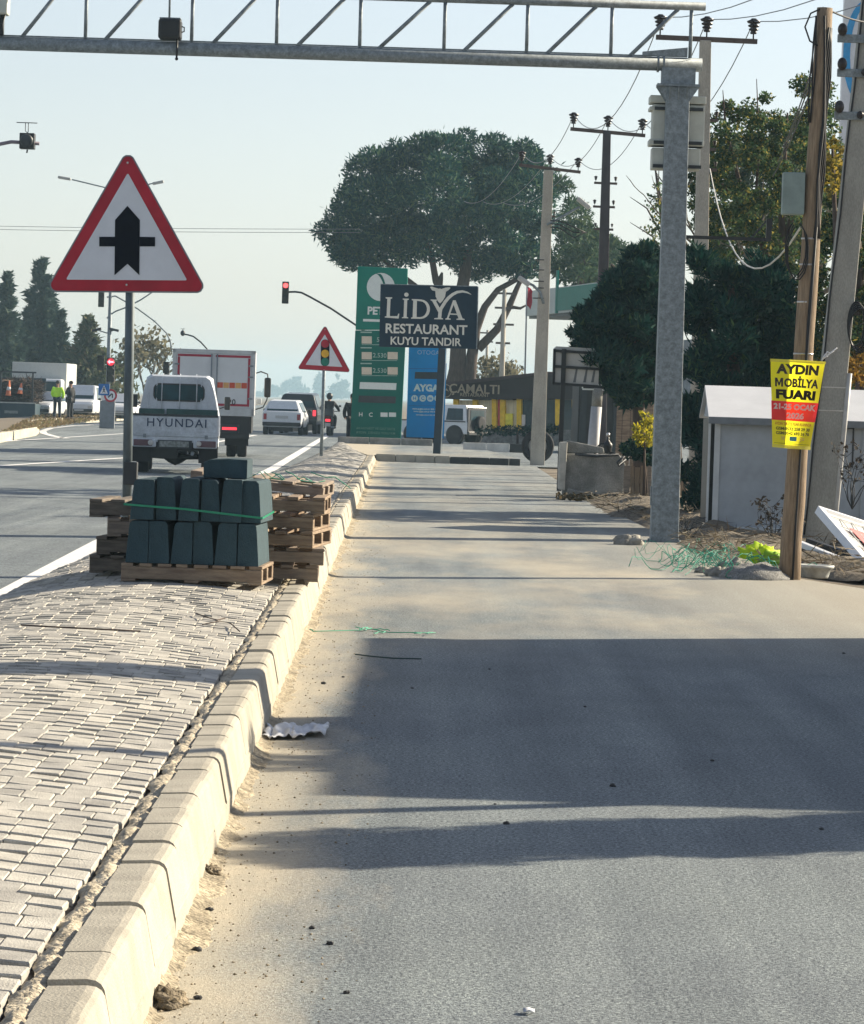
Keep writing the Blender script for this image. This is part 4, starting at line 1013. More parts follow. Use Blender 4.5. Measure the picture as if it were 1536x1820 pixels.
MB().box(LF(1108, 880).x, xe, .05, .10, .35, .42).build('rail', M_wood, fw)
# taller brown fence further back
fb2 = Vector((at(1120, 800, 78).x, 78, -.05))
fw2 = thing('timber_fence', 'tall brown board fence under the dark green trees', 'fence', fb2)
x = at(1096, 750, 78).x-fb2.x; xe = at(1180, 750, 78).x-fb2.x; zt_ = at(1130, 695, 78).z
while x < xe:
    w = q.uniform(.12, .2); MB().box(x, x+w-.01, q.uniform(-.015, .015), .04, 0, zt_+q.uniform(-.05, .05)).build('board', M_plank if q.random() < .6 else M_wood, fw2); x += w
# two roadside advert frames and the pale column
def post_sign(name, label, Y, post_px, pw, frame, mats):
    B = Vector((at(post_px[0], 800, Y).x, Y, -.05)); t = thing(name, label, 'sign', B)
    L_ = lambda px, py: at(px, py, Y)-B
    return t, B, L_
fs, B_, L_ = post_sign('framed_sign', 'dark steel framed pale signboard on a thin black post above the concrete wall', 70.5, (996, 0), .09, None, None)
a_ = L_(1003, 620); MB().bar((0, 0, 0), (a_.x, 0, a_.z+.0), .085, .085, up=(0, 1, 0)).build('post', M_black, fs)
c0, c1 = L_(984, 620), L_(1064, 684)
MB().prism([(c0.x, c1.z+.02), (c1.x, c1.z-.03), (c1.x, c0.z-.03), (c1.x-.05, c0.z+.03), (c0.x+.05, c0.z+.05), (c0.x, c0.z)], .03, .10, 'y').build('panel', mk('faded_panel', (.50, .50, .47), .5, var=.1, vs=3), fs)
for (xa, za, xb, zb_) in ((c0.x, c0.z-.03, c1.x, c0.z-.06), (c0.x, (c0.z+c1.z)/2, c1.x, (c0.z+c1.z)/2-.03), (c0.x, c1.z, c1.x, c1.z-.03), (c0.x+.02, c1.z, c0.x+.02, c0.z)):
    MB().bar((xa, 0, za), (xb, 0, zb_), .05, .045, up=(0, 1, 0)).build('frame_bar', M_black, fs)
b = MB(); 
for xx, w in ((1022, 5), (1040, 4), (1054, 5)):
    p_ = L_(xx, 668); b.prism([(p_.x-.03, p_.z-.12), (p_.x+.02, p_.z-.12), (p_.x+.05, p_.z+.14), (p_.x+.02, p_.z+.16)], .024, .0295, 'y')
b.build('worn_lettering', mk('worn_ink', (.12, .13, .14), .6), fs)
cs, B_, L_ = post_sign('column_sign', 'black lettered signboard on a thick pale column, half hidden by the dark tree', 74.0, (1050, 0), .1, None, None)
a_ = L_(1063, 690); MB().tube([(0, 0, 0), (a_.x*.85, 0, a_.z*.82)], [.115, .105], 16).build('column', mk('pale_column', (.42, .42, .43), .6, var=.1), cs)
MB().tube([(a_.x*.85, 0, a_.z*.82), (a_.x, 0, a_.z)], .10, 16).build('column_head', M_oldc, cs)
c0, c1 = L_(1036, 668), L_(1094, 692)
MB().box(c0.x, c1.x, -.05, .1, c1.z, c0.z).build('board', M_black, cs)
b = MB(); b.box(c0.x-.012, c0.x+.012, -.06, -.02, c1.z, c0.z); b.box(c0.x, c1.x, -.06, -.02, c1.z-.03, c1.z); b.build('white_edge', M_tw, cs)
b = MB(); p_ = L_(1066, 680); b.text('SATIS', .17, FACE(p_.x, -.055, p_.z), .004, .004); b.build('lettering', M_tw, cs)
# black hand pump standing on the wall
vb = Vector((at(1080, 803, 68.5).x, 68.5, .55)); hp = thing('hand_pump', 'black cast iron hand pump standing behind the concrete wall', 'pump', vb)
MB().lathe([(.13, -.6), (.13, .02), (.075, .05), (.07, .28), (.085, .30), (.085, .36), (.05, .40), (.02, .44), (.03, .48), (0, .50)], 14).build('pump_body', M_black, hp)
MB().tube([(0, 0, .38), (-.12, 0, .36), (-.2, 0, .28), (-.24, 0, .12)], .022, 8).build('lever', M_black, hp)
MB().tube([(.05, -.05, .2), (.13, -.08, .2), (.16, -.09, .12)], .028, 8).build('spout', M_black, hp)
MB().ell((.0, 0, .53), (.035, .035, .04), 10, 8).build('knob', M_chrome, hp)

# tyre leaning behind the lane end pole
tb0 = Vector((at(955, 822, 103.5).x, 103.5, 0.0)); ty = thing('old_tyre', 'big black tyre leaning behind the lane end power pole', 'tyre', tb0, rot=(R(-8), 0, 0))
rr = 29*103.5/FPX
MB().lathe([(rr*.60, -.10), (rr*.93, -.12), (rr, -.08), (rr, .08), (rr*.93, .12), (rr*.60, .10), (rr*.58, 0), (rr*.60, -.10)], 32, (0, 0, rr), 'y').build('casing', M_rub, ty)
MB().lathe([(rr*.18, -.03), (rr*.575, -.03), (rr*.575, .03), (rr*.18, .03)], 24, (0, 0, rr), 'y').build('rim', M_lamp, ty)
# ================================================================ foliage
def quads(C, D, U, L, W):
    """leaf quads: centres C, long axes D, side axes U, lengths L, widths W"""
    D = D/np.linalg.norm(D, axis=1, keepdims=True); U = np.cross(D, U); U /= np.linalg.norm(U, axis=1, keepdims=True)+1e-9
    L = L[:, None]/2; W = W[:, None]/2
    V = np.stack([C-D*L, C+U*W-D*L*.1, C+D*L, C-U*W-D*L*.1], 1).reshape(-1, 3)
    return V, np.arange(len(V)).reshape(-1, 4)
def rdir(n, r): 
    v = r.normal(size=(n, 3)); return v/np.linalg.norm(v, axis=1, keepdims=True)
def inpoly(x, y, P):
    ins = False; n = len(P)
    for i in range(n):
        (x1, y1), (x2, y2) = P[i], P[(i+1) % n]
        if (y1 > y) != (y2 > y) and x < (x2-x1)*(y-y1)/(y2-y1)+x1: ins = not ins
    return ins
def edge_dist(x, y, P):
    d = 1e9
    for i in range(len(P)):
        a, b = Vector(P[i]), Vector(P[(i+1) % len(P)]); ab = b-a
        t = max(0, min(1, (Vector((x, y))-a).dot(ab)/ab.length_squared)); d = min(d, (a+ab*t-Vector((x, y))).length)
    return d
def lobes_in(P, n, rmin, rmax, seed):
    """puffs (x, y, r) in picture units filling an outline; small ones near its edge"""
    q = random.Random(seed); xs = [p[0] for p in P]; ys = [p[1] for p in P]; out = []; tries = 0
    while len(out) < n and tries < n*200:
        tries += 1
        x, y = q.uniform(min(xs), max(xs)), q.uniform(min(ys), max(ys))
        if not inpoly(x, y, P): continue
        d = edge_dist(x, y, P)
        if d < rmin*.62: continue
        r = min(q.uniform(rmin, rmax), max(rmin, d*1.05))
        if any((x-a)**2+(y-b)**2 < (.50*min(r, c))**2 for a, b, c in out): continue
        out.append((x, y, r))
    return out
def puff_tree(name, label, P, Y, depth, n, rmin, rmax, per_m2, leaf, mats, seed, base=None, trunk=None, trunk_mat=None, cat='tree', group=None, flat=.75, up=.2, wr=.45, gap=.0, hollow=.5, core=True):
    """tree whose crown fills outline P at depth Y with real thickness; leaves sit on many overlapping puffs"""
    r = np.random.default_rng(seed); q = random.Random(seed)
    cx = sum(p[0] for p in P)/len(P); ymax = max(p[1] for p in P)
    B = base if base is not None else Vector((at(cx, ymax, Y).x, Y, -.05))
    t = thing(name, label, cat, B, group=group)
    lob = lobes_in(P, n, rmin, rmax, seed); m = Y/FPX
    xs = [p[0] for p in P]; half = (max(xs)-min(xs))/2; ccx = (max(xs)+min(xs))/2
    Vs = []; Ds = []; Ns = []
    for x, y, rp in lob:
        e = edge_dist(x, y, P)
        dy = q.uniform(-1, 1)*depth*min(1, e/(half*.45)+.12)
        c = np.array(at(x, y, Y)-B); c[1] += dy
        R_ = rp*m
        if q.random() < gap: continue
        k = max(12, int(per_m2*4*math.pi*R_*R_*flat*q.uniform(.55, 1.25)))
        d = rdir(k, r); rad = R_*(hollow+(1.08-hollow)*r.random(k)**.55)*np.where(r.random(k) < .13, 1+.38*r.random(k), 1.0)
        pos = c+d*rad[:, None]*np.array([1, 1, flat])
        Vs.append(pos); Ns.append(d)
    C = np.concatenate(Vs); N = np.concatenate(Ns); k = len(C)
    D = N*.75+rdir(k, r)*.75+np.array([0, 0, up])
    L = leaf*(.65+.7*r.random(k)); W = L*wr*(.7+.6*r.random(k))
    V, F = quads(C, D, rdir(k, r), L, W)
    npmesh('crown', V, F, mats, t)
    if trunk:
        for pts, rs in trunk:
            MB().tube([Vector(p)-B for p in pts], rs, 9).build('trunk' if pts is trunk[0][0] else 'limb', trunk_mat or M_bark, t)
    return t
M_bark = mk('bark', (.075, .055, .045), .95, var=.3, vs=5, stretch=(3, 3, .6), bump=.7, bs=18)
M_pineL = leafmat('pine_needles', (.006, .044, .042), (.016, .075, .058), (.075, .14, .07), .18, f3=.2)
M_darkL = leafmat('dark_conifer', (.005, .032, .028), (.014, .060, .046), (.05, .10, .045), .18, f3=.06)
M_conL = leafmat('grey_conifer', (.030, .062, .055), (.05, .085, .065), (.08, .11, .07), .2, f3=.1)
M_leafL = leafmat('broad_leaves', (.022, .055, .028), (.075, .12, .045), (.24, .21, .055), .5, f3=.12)
M_yelL = leafmat('yellow_leaves', (.06, .075, .02), (.22, .17, .03), (.40, .30, .05), .45, f3=.25)
M_oraL = leafmat('orange_leaves', (.10, .08, .02), (.36, .19, .03), (.42, .26, .05), .45, f3=.3)

# ---- the big stone pine
PINE = [(550, 402), (566, 376), (598, 352), (610, 300), (628, 280), (650, 262), (700, 243), (745, 236), (800, 228), (850, 228), (900, 234), (950, 255), (985, 290), (1003, 330), (1000, 380), (985, 440), (975, 492), (940, 498), (905, 500), (880, 492), (856, 506), (838, 508), (818, 500), (806, 480), (785, 466), (765, 466), (742, 482), (700, 480), (660, 488), (625, 488), (604, 478), (584, 452), (566, 424)]
YPN = 190.0
def pn(x, y, d=0.0): return at(x, y, YPN+d)
tr = [([pn(812, 706), pn(814, 640), pn(815, 590), pn(817, 540), pn(826, 490), pn(832, 440)], [.5, .42, .36, .33, .3, .2]),
      ([pn(832, 690), pn(838, 640), pn(846, 585), pn(862, 545), pn(885, 515), pn(930, 490), pn(960, 460)], [.36, .30, .24, .18, .15, .12, .06]),
      ([pn(850, 620), pn(884, 585), pn(905, 545), pn(920, 510), pn(940, 470)], [.24, .2, .17, .13, .06]),
      ([pn(812, 560), pn(795, 530), pn(775, 500), pn(768, 460), pn(750, 410)], [.28, .22, .18, .15, .08]),
      ([pn(780, 520), pn(783, 495), pn(786, 484)], [.18, .14, .05]),
      ([pn(816, 600), pn(790, 560), pn(740, 510), pn(690, 470), pn(650, 430)], [.2, .18, .15, .1, .05]),
      ([pn(820, 600), pn(812, 640), pn(798, 700)], [.25, .28, .3]),
      ([pn(905, 545), pn(925, 548), pn(940, 540)], [.1, .07, .03])]
puff_tree('pine_tree', 'huge dark stone pine with a broad umbrella crown rising behind the restaurant sign', PINE, YPN, 5.5, 120, 19, 58, 74, .30, M_pineL, 3, base=Vector((pn(815, 707).x, YPN, -.05)), trunk=tr, wr=.28, hollow=.55)
PINE2 = [(985, 300), (1010, 318), (1030, 352), (1046, 372), (1060, 395), (1090, 412), (1112, 432), (1120, 455), (1105, 482), (1070, 505), (1030, 520), (990, 500), (965, 478), (985, 440), (1000, 380)]
YP2 = 176.0
puff_tree('pine_tree', 'smaller lighter green pine leaning out on the right of the huge stone pine', PINE2, YP2, 3.0, 50, 15, 40, 66, .30, leafmat('pine_needles_light', (.030, .065, .040), (.055, .10, .05), (.095, .13, .06), .25, f3=.15), 5,
          base=Vector((at(1040, 706, YP2).x, YP2, -.05)), trunk=[([at(1040, 706, YP2), at(1038, 600, YP2), at(1030, 520, YP2), at(1040, 430, YP2)], [.3, .25, .2, .1]), ([at(1036, 560, YP2), at(1060, 510, YP2), at(1090, 470, YP2)], [.22, .18, .1])], wr=.28)

# ---- dark conifers and hedge behind the gantry column
def tr1(x0, x1, Y, r0=.14): return [([at(x0, 905, Y), at((x0+x1)/2, 700, Y), at(x1, 500, Y)], [r0, r0*.8, r0*.3])]
puff_tree('cypress_tree', 'dense dark cypress left of the gantry column above the concrete wall', [(1008, 560), (1030, 545), (1060, 520), (1075, 490), (1100, 455), (1130, 430), (1165, 428), (1195, 470), (1200, 600), (1190, 700), (1150, 725), (1110, 735), (1075, 690), (1040, 660), (1010, 610)], 71.0, 1.1, 150, 11, 30, 640, .20, M_darkL, 11, trunk=tr1(1140, 1130, 71.0), base=Vector((at(1140, 800, 71).x, 71, -.05)), wr=.20, up=.55)
puff_tree('cypress_tree', 'broad black green conifer behind the gantry column and grey cabin roof', [(1222, 440), (1250, 425), (1285, 470), (1320, 450), (1360, 440), (1400, 480), (1440, 540), (1450, 700), (1440, 900), (1330, 930), (1215, 930), (1205, 800), (1210, 600)], 56.5, 1.3, 210, 13, 36, 600, .19, M_darkL, 12, trunk=tr1(1310, 1300, 56.5), base=Vector((at(1310, 930, 56.5).x, 56.5, -.05)), wr=.20, up=.55)
puff_tree('leafy_tree', 'loose tree with sparse yellowing leaves behind the wooden pole', [(1215, 330), (1240, 250), (1268, 190), (1300, 165), (1340, 168), (1380, 150), (1420, 130), (1470, 118), (1500, 200), (1500, 330), (1490, 450), (1440, 500), (1360, 470), (1290, 480), (1230, 470)], 66.0, 2.0, 190, 12, 27, 620, .07, M_leafL, 13, trunk=[([at(1400, 900, 66), at(1395, 600, 66), at(1390, 380, 66), at(1400, 200, 66)], [.12, .09, .06, .015]), ([at(1394, 520, 66), at(1330, 380, 66), at(1290, 230, 66), at(1285, 160, 66)], [.06, .045, .025, .006]), ([at(1392, 430, 66), at(1440, 300, 66), at(1460, 150, 66), at(1465, 100, 66)], [.05, .035, .02, .006]), ([at(1340, 400, 66), at(1350, 260, 66), at(1345, 140, 66)], [.03, .02, .006]), ([at(1330, 380, 66), at(1260, 300, 66), at(1235, 210, 66)], [.03, .02, .006])], base=Vector((at(1400, 930, 66).x, 66, -.05)), wr=.55, up=0, gap=.04, hollow=.15)
puff_tree('leafy_tree', 'hazy green tree standing deeper behind the loose yellowing tree', [(1225, 300), (1260, 245), (1310, 225), (1370, 235), (1420, 215), (1480, 220), (1500, 420), (1440, 520), (1330, 500), (1240, 480)], 82.0, 2.0, 150, 15, 34, 330, .09, leafmat('olive_green_leaves', (.04, .075, .05), (.09, .135, .08), (.17, .18, .08), .45, f3=.12), 23, trunk=[([at(1360, 850, 82), at(1360, 500, 82), at(1350, 300, 82)], [.16, .12, .03])], base=Vector((at(1360, 860, 82).x, 82, -.05)), wr=.55, up=0, hollow=.2)
puff_tree('leafy_tree', 'thin twiggy tree with few leaves showing left of the gantry column', [(1150, 360), (1170, 300), (1190, 330), (1200, 420), (1180, 470), (1150, 460), (1140, 430)], 90.0, 1.5, 30, 9, 20, 160, .09, M_leafL, 14, trunk=[([at(1200, 850, 90), at(1195, 500, 90), at(1180, 400, 90), at(1165, 300, 90)], [.18, .13, .08, .02]), ([at(1190, 470, 90), at(1160, 420, 90), at(1120, 395, 90)], [.03, .02, .006]), ([at(1188, 440, 90), at(1150, 370, 90), at(1120, 350, 90)], [.028, .018, .006]), ([at(1185, 420, 90), at(1170, 350, 90), at(1172, 280, 90)], [.028, .018, .006])], base=Vector((at(1200, 860, 90).x, 90, -.05)), gap=.3, hollow=.2, up=0, wr=.55)
puff_tree('leafy_tree', 'green and yellow tree filling the right edge behind the concrete post', [(1420, 470), (1440, 400), (1480, 300), (1520, 260), (1580, 250), (1620, 400), (1620, 800), (1560, 950), (1480, 940), (1450, 850), (1430, 650)], 55.0, 1.6, 150, 15, 36, 700, .075, M_leafL, 15, trunk=[([at(1530, 950, 55), at(1525, 600, 55), at(1520, 350, 55)], [.2, .15, .05])], base=Vector((at(1530, 955, 55).x, 55, -.05)), wr=.55, up=-.1, hollow=.3)
puff_tree('leafy_tree', 'spray of orange and gold leaves beside the wooden pole top', [(1462, 250), (1500, 240), (1500, 300), (1492, 350), (1465, 360), (1455, 300)], 54.2, .5, 20, 10, 20, 420, .09, M_yelL, 16, trunk=[([at(1490, 950, 54.2), at(1492, 600, 54.2), at(1480, 260, 54.2)], [.08, .06, .02])], base=Vector((at(1490, 955, 54.2).x, 54.2, -.05)), wr=.55, up=-.2, hollow=.2)
puff_tree('orange_bush', 'low rusty orange bush above the cabin roof at the right edge', [(1485, 625), (1530, 600), (1580, 610), (1580, 690), (1490, 690)], 53.3, .4, 16, 10, 20, 420, .085, M_oraL, 17, base=Vector((at(1520, 955, 53.3).x, 53.3, -.05)), trunk=[([at(1520, 950, 53.3), at(1525, 640, 53.3)], [.05, .03])], wr=.5, cat='bush')
puff_tree('flowering_bush', 'bush with bright yellow leaves left of the gantry column', [(1130, 735), (1150, 728), (1165, 745), (1165, 790), (1150, 800), (1128, 790), (1122, 765)], 63.5, .35, 18, 7, 13, 900, .07, leafmat('lemon_leaves', (.35, .30, .02), (.62, .55, .04), (.12, .14, .03), .45, f3=.3), 18, base=Vector((at(1145, 880, 63.5).x, 63.5, -.05)), trunk=[([at(1145, 880, 63.5), at(1146, 780, 63.5)], [.03, .015])], wr=.5, cat='bush')
puff_tree('ivy_bush', 'dark ivy bush sprawling over the end of the concrete wall', [(1100, 790), (1125, 775), (1175, 790), (1190, 820), (1170, 832), (1130, 820), (1105, 815)], 64.0, .5, 26, 9, 16, 800, .07, M_darkL, 19, base=Vector((at(1140, 885, 64).x, 64.1, -.05)), trunk=[([at(1150, 885, 64), at(1145, 800, 64)], [.03, .015])], wr=.6, cat='bush')
# hedge along the restaurant front
puff_tree('clipped_hedge', 'low dark clipped hedge in front of the yellow restaurant windows', [(845, 757), (1000, 754), (1000, 774), (845, 776)], 128.0, .5, 60, 6, 9, 120, .13, M_darkL, 20, base=Vector((at(920, 790, 128).x, 128, -.05)), trunk=[([at(920, 790, 128), at(920, 765, 128)], [.05, .03])], cat='hedge')

# ---- conifers across the road
def conifer(label, px, ptop, pbot, pw, Y, seed, mat, dens=1.0, leaf=.5, group='tall conifers across the main road', lean=0):
    r = np.random.default_rng(seed); q = random.Random(seed)
    B = Vector((at(px, pbot, Y).x, Y, -.05)); H = at(px, ptop, Y).z; Rw = pw*Y/FPX/2
    t = thing('conifer_tree', label, 'tree', B, group=group)
    MB().tube([(0, 0, 0), (lean*.5, 0, H*.5), (lean, 0, H*.985)], [.05*Rw+.15, .10, .02], 8).build('trunk', M_bark, t)
    Cs = []; Ds = []; n = int(46*dens)
    for k in range(n):
        f = (k/n)**.85; z = H*(.10+.88*f); rr_ = Rw*(1-f)**.72*(.70+.5*q.random())+.10
        for j in range(max(3, int(8*(1-f)+3))):
            a = q.uniform(0, 6.283); d = np.array([math.cos(a), math.sin(a), -.18+.45*f])
            m = int(14+12*(1-f)*dens); s = r.random(m)**.6
            L_ = rr_*q.uniform(.7, 1.12)
            p = np.array([lean*f, 0, z])+d*(s*L_)[:, None]+np.stack([np.zeros(m), np.zeros(m), -.25*s*s*L_*.6], 1)+r.normal(size=(m, 3))*.10*Rw*(1-f*.7)
            Cs.append(p); Ds.append(np.tile(d, (m, 1))+rdir(m, r)*.8+np.array([0, 0, .25]))
    C = np.concatenate(Cs); D = np.concatenate(Ds); k = len(C); L = leaf*(.6+.8*r.random(k))
    V, F = quads(C, D, rdir(k, r), L, L*.30); npmesh('crown', V, F, mat, t); return t
conifer('tallest pointed conifer of the group across the road, left of the big sign', 72, 452, 735, 120, 255, 31, M_conL, 1.3, .55, lean=-.2)
conifer('conifer cut off by the left edge of the picture, beside the tallest one', 6, 476, 735, 95, 250, 32, M_conL, 1.1, .55)
conifer('narrow dark conifer squeezed between the tallest two across the road', 44, 506, 735, 62, 262, 33, M_conL, 1.0, .5, lean=.3)
conifer('lower conifer right of the tallest one with thinning side branches', 104, 545, 735, 62, 248, 34, M_conL, 1.0, .5)
conifer('broad olive green conifer behind the two standing people', 152, 555, 735, 105, 240, 35, leafmat('olive_conifer', (.06, .08, .045), (.10, .12, .06), (.15, .14, .08), .25, f3=.2), 1.0, .5)
puff_tree('roadside_tree', 'pale olive tree behind the traffic light post across the road', [(150, 660), (170, 630), (200, 610), (235, 640), (250, 700), (240, 740), (150, 740)], 236.0, 2.5, 46, 9, 20, 16, .45, leafmat('olive_leaves', (.06, .08, .045), (.11, .125, .06), (.16, .15, .09), .3, f3=.2), 36, base=Vector((at(200, 745, 236).x, 236, -.05)), trunk=[([at(200, 742, 236), at(200, 660, 236)], [.25, .15])], gap=.1)
# bare tree
def bare_tree(label, px, pbot, ptop, pw, Y, seed, leaves=True):
    q = random.Random(seed); r = np.random.default_rng(seed); B = Vector((at(px, pbot, Y).x, Y, -.05)); H = at(px, ptop, Y).z; t = thing('bare_tree', label, 'tree', B)
    b = MB(); tips = []
    def grow(p, d, L, rad, lev):
        pts = [p]; c = p.copy(); dd = d.copy()
        for i in range(4):
            dd = (dd+Vector((q.uniform(-.18, .18), q.uniform(-.18, .18), q.uniform(-.02, .12)))).normalized(); c = c+dd*L/4; pts.append(c.copy())
        b.tube(pts, [rad*(1-.13*i) for i in range(5)], 5 if lev else 8, caps=False)
        tips.append(c)
        if lev < 5:
            for k in range(3 if lev < 3 else 2):
                a = q.uniform(0, 6.28); sp = q.uniform(.35, .8); side = dd.orthogonal().normalized(); side.rotate(Matrix.Rotation(a, 3, dd))
                grow(pts[q.choice((2, 3, 4, 4))], (dd+side*sp+Vector((0, 0, .12))).normalized(), L*q.uniform(.62, .82), rad*.56, lev+1)
    grow(Vector((0, 0, 0)), Vector((0, 0, 1)), H*.30, H*.022, 0)
    o = b.build('trunk', M_bark2, t)
    if leaves:
        T = np.array([tuple(p) for p in tips]); T = np.repeat(T, 3, 0)+r.normal(size=(len(T)*3, 3))*.3; k = len(T)
        V, F = quads(T, rdir(k, r), rdir(k, r), .28+.2*r.random(k), .16+.1*r.random(k)); npmesh('leaves', V, F, leafmat('dry_leaves', (.12, .11, .07), (.2, .18, .1), None, .4), t)
    return t
M_bark2 = mk('pale_bark', (.16, .145, .125), .95, var=.25, vs=4)
bare_tree('tall leafless tree spreading fine branches behind the lorry', 258, 735, 540, 120, 232, 5)
bare_tree('leafless brown tree beyond the restaurant roof left of the lane end pole', 875, 700, 612, 90, 215, 9)
bare_tree('low leafless tree behind the restaurant roof, beside a thin pole', 905, 700, 620, 90, 222, 12)
bare_tree('leafless twiggy tree whose bare branch tips stand above the loose yellowing tree', 1395, 905, 118, 220, 69, 21, leaves=False)
# far hazy trees at the end of the road
M_farL = leafmat('far_leaves', (.04, .065, .05), (.06, .09, .06), None, .2)
for k, (lab, P, Y) in enumerate([
    ('round topped tree fading into haze above the dark car', [(492, 705), (498, 685), (515, 668), (535, 668), (548, 690), (552, 705)], 3130),
    ('pale pointed cypress fading into haze behind the small sign post', [(556, 708), (558, 685), (566, 650), (574, 685), (578, 708)], 2970),
    ('hazy wide tree between the small sign and the green totem', [(580, 708), (584, 690), (592, 672), (606, 664), (620, 680), (622, 708)], 2830),
    ('faint low tree line at the far end of the road, left of the dark car', [(445, 706), (450, 697), (470, 694), (494, 698), (496, 706)], 3250),
    ('faint dark tree in haze beyond the lorry', [(466, 704), (470, 690), (485, 684), (500, 690), (502, 704)], 3070)]):
    puff_tree('hazy_tree', lab, P, Y, 16, 26, 5, 11, .2, 4.2, M_farL, 50+k, base=Vector((at(P[0][0], 706, Y).x, Y, -.05)), trunk=[([at((P[0][0]+P[-1][0])/2, 708, Y), at((P[0][0]+P[-1][0])/2, 690, Y)], [.5, .3])], group='trees fading into haze at the end of the road')
# ================================================================ forecourt island with painted kerb
M_kw = mk('kerb_white', (.55, .54, .50), .8, var=.15, vs=3); M_kb = mk('kerb_black', (.04, .045, .045), .7, var=.2)
YI = 97.5
def isl(px, Y=YI): return at(px, 820, Y).x
xa, xm, xb = isl(668), isl(800), isl(925)
b = MB(); b.cm = 0; x = xa; k = 0
while x < xm: b.box(x+.006, min(x+.5, xm)-.006, YI-.15, YI+.02, -.02, .19); x += .5
b.cm = 1; x = xm
while x < xb: b.box(x+.006, min(x+.5, xb)-.006, YI-.15, YI+.02, -.02, .17); x += .5
tag(b.build('kerb', [M_conc, M_kb], bev=.012), kind='structure')
b = MB(); b._add([(xa-.22, YI-.3, .10), (xa-.22, YI+.02, .150), (xb, YI+.02, .150), (xb-.8, 120.38, .150), (-3.1, 120.38, .150)], [(1, 2, 3, 4)]); tag(b.build('path', M_lane), kind='structure')
b = MB(); y2 = 115.0; x = isl(822, y2); k = 0
while x < isl(930, y2):
    b.cm = 1 if k % 3 == 2 else 0; b.box(x+.01, x+.69, y2-.15, y2, .1, .36); x += .7; k += 1
tag(b.build('kerb', [M_kw, M_kb], bev=.012), kind='structure')
b = MB(); b.cm = 0; x = at(600, 790, 120.6).x
while x < at(740, 790, 120.6).x: b.box(x+.01, x+.99, 120.4, 120.6, .0, .36); x += 1.0
tag(b.build('kerb', [M_oldc], bev=.02), kind='structure')

# ================================================================ restaurant building
YR1 = 150.0; RB0 = Vector((at(795, 792, YR1).x, YR1, 0)); 
rb = thing('restaurant_building', 'long low restaurant with a dark fascia lettered CAMALTI and yellow window posts', 'restaurant', RB0)
M_fas = mk('fascia_blue', (.030, .026, .024), .6, var=.15, vs=1, spec=.2); M_yp = mk('yellow_post', (.72, .46, .02), .6); M_inn = mk('dim_interior', (.05, .055, .05), .8, var=.4, vs=2)
yaw = R(-20)
def RW(px, py, Y): v = at(px, py, Y)-RB0; return v
pL, pR = (795, 150.0), (1040, 147.0)
def fac(u): return pL[0]+(pR[0]-pL[0])*u, pL[1]+(pR[1]-pL[1])*u
def fp(u, py, d=0): px_, Y_ = fac(u); v = RW(px_, py, Y_); dirx = Vector((at(pR[0], 700, pR[1])-at(pL[0], 700, pL[1]))); nrm = Vector((dirx.y, -dirx.x, 0)).normalized(); return v+nrm*d
tops = lambda u: 684+(658-684)*u if u < .75 else 664.5+(u-.75)*30
b = MB()
us = [0, .25, .5, .75, 1.0]
for u0, u1 in zip(us[:-1], us[1:]):
    b.hexa([fp(u0, 709, .25), fp(u1, 711, .25), fp(u1, 711, -.6), fp(u0, 709, -.6), fp(u0, tops(u0), .25), fp(u1, tops(u1), .25), fp(u1, tops(u1), -.6), fp(u0, tops(u0), -.6)])
b.build('fascia', M_fas, rb)
b = MB(); b.grid([[fp(u, tops(u)-1, .35)+Vector((0, 0, 0)), fp(u, tops(u)-5, -6)] for u in us], False); b.build('roof', mk('dark_roof', (.05, .035, .035), .8), rb, solid=.12)
b = MB(); b.hexa([fp(0, 792, -3), fp(1, 792, -3), fp(1, 792, -6), fp(0, 792, -6), fp(0, 700, -3), fp(1, 700, -3), fp(1, 700, -6), fp(0, 700, -6)]); b.build('back_wall', M_inn, rb)
b = MB(); b.hexa([fp(0, 792, -.1), fp(1, 796, -.1), fp(1, 796, -.3), fp(0, 792, -.3), fp(0, 762, -.1), fp(1, 764, -.1), fp(1, 764, -.3), fp(0, 762, -.3)]); b.build('sill_wall', mk('stone_wall', (.16, .16, .15), .9, var=.3, vs=6), rb)
for u in (.06, .20, .34, .40, .52, .66, .80, .93):
    w = .017 if u != .93 else .026
    b = MB(); b.hexa([fp(u-w, 765, .0), fp(u+w, 765, .0), fp(u+w, 765, -.15), fp(u-w, 765, -.15), fp(u-w, 708, 0), fp(u+w, 708, 0), fp(u+w, 708, -.15), fp(u-w, 708, -.15)]); b.build('window_post', M_yp, rb)
for u0, u1, m in ((.07, .19, 'pale_curtain'), (.21, .33, 'pale_curtain'), (.41, .51, 'pale_curtain'), (.53, .65, 'win_glass'), (.67, .79, 'win_glass'), (.81, .92, 'win_glass')):
    mm = mk('pale_curtain', (.55, .47, .30), .8, var=.2, vs=3, stretch=(6, 6, .3)) if m == 'pale_curtain' else M_glass
    b = MB(); b.hexa([fp(u0, 764, -.12), fp(u1, 764, -.12), fp(u1, 764, -.16), fp(u0, 764, -.16), fp(u0, 711, -.12), fp(u1, 711, -.12), fp(u1, 711, -.16), fp(u0, 711, -.16)]); b.build('window', mm, rb)
for u0, u1, y0, y1, c in ((.415, .47, 735, 757, (.75, .65, .06)), (.53, .56, 737, 757, (.6, .55, .5)), (.365, .385, 710, 757, (.45, .06, .05)), (.19, .2, 708, 730, (.4, .04, .05))):
    b = MB(); b.hexa([fp(u0, y1, -.04), fp(u1, y1, -.04), fp(u1, y1, -.10), fp(u0, y1, -.10), fp(u0, y0, -.04), fp(u1, y0, -.04), fp(u1, y0, -.10), fp(u0, y0, -.10)])
    b.build('hanging_cloth', mk('cloth_%d' % int(c[0]*100), c, .8), rb)
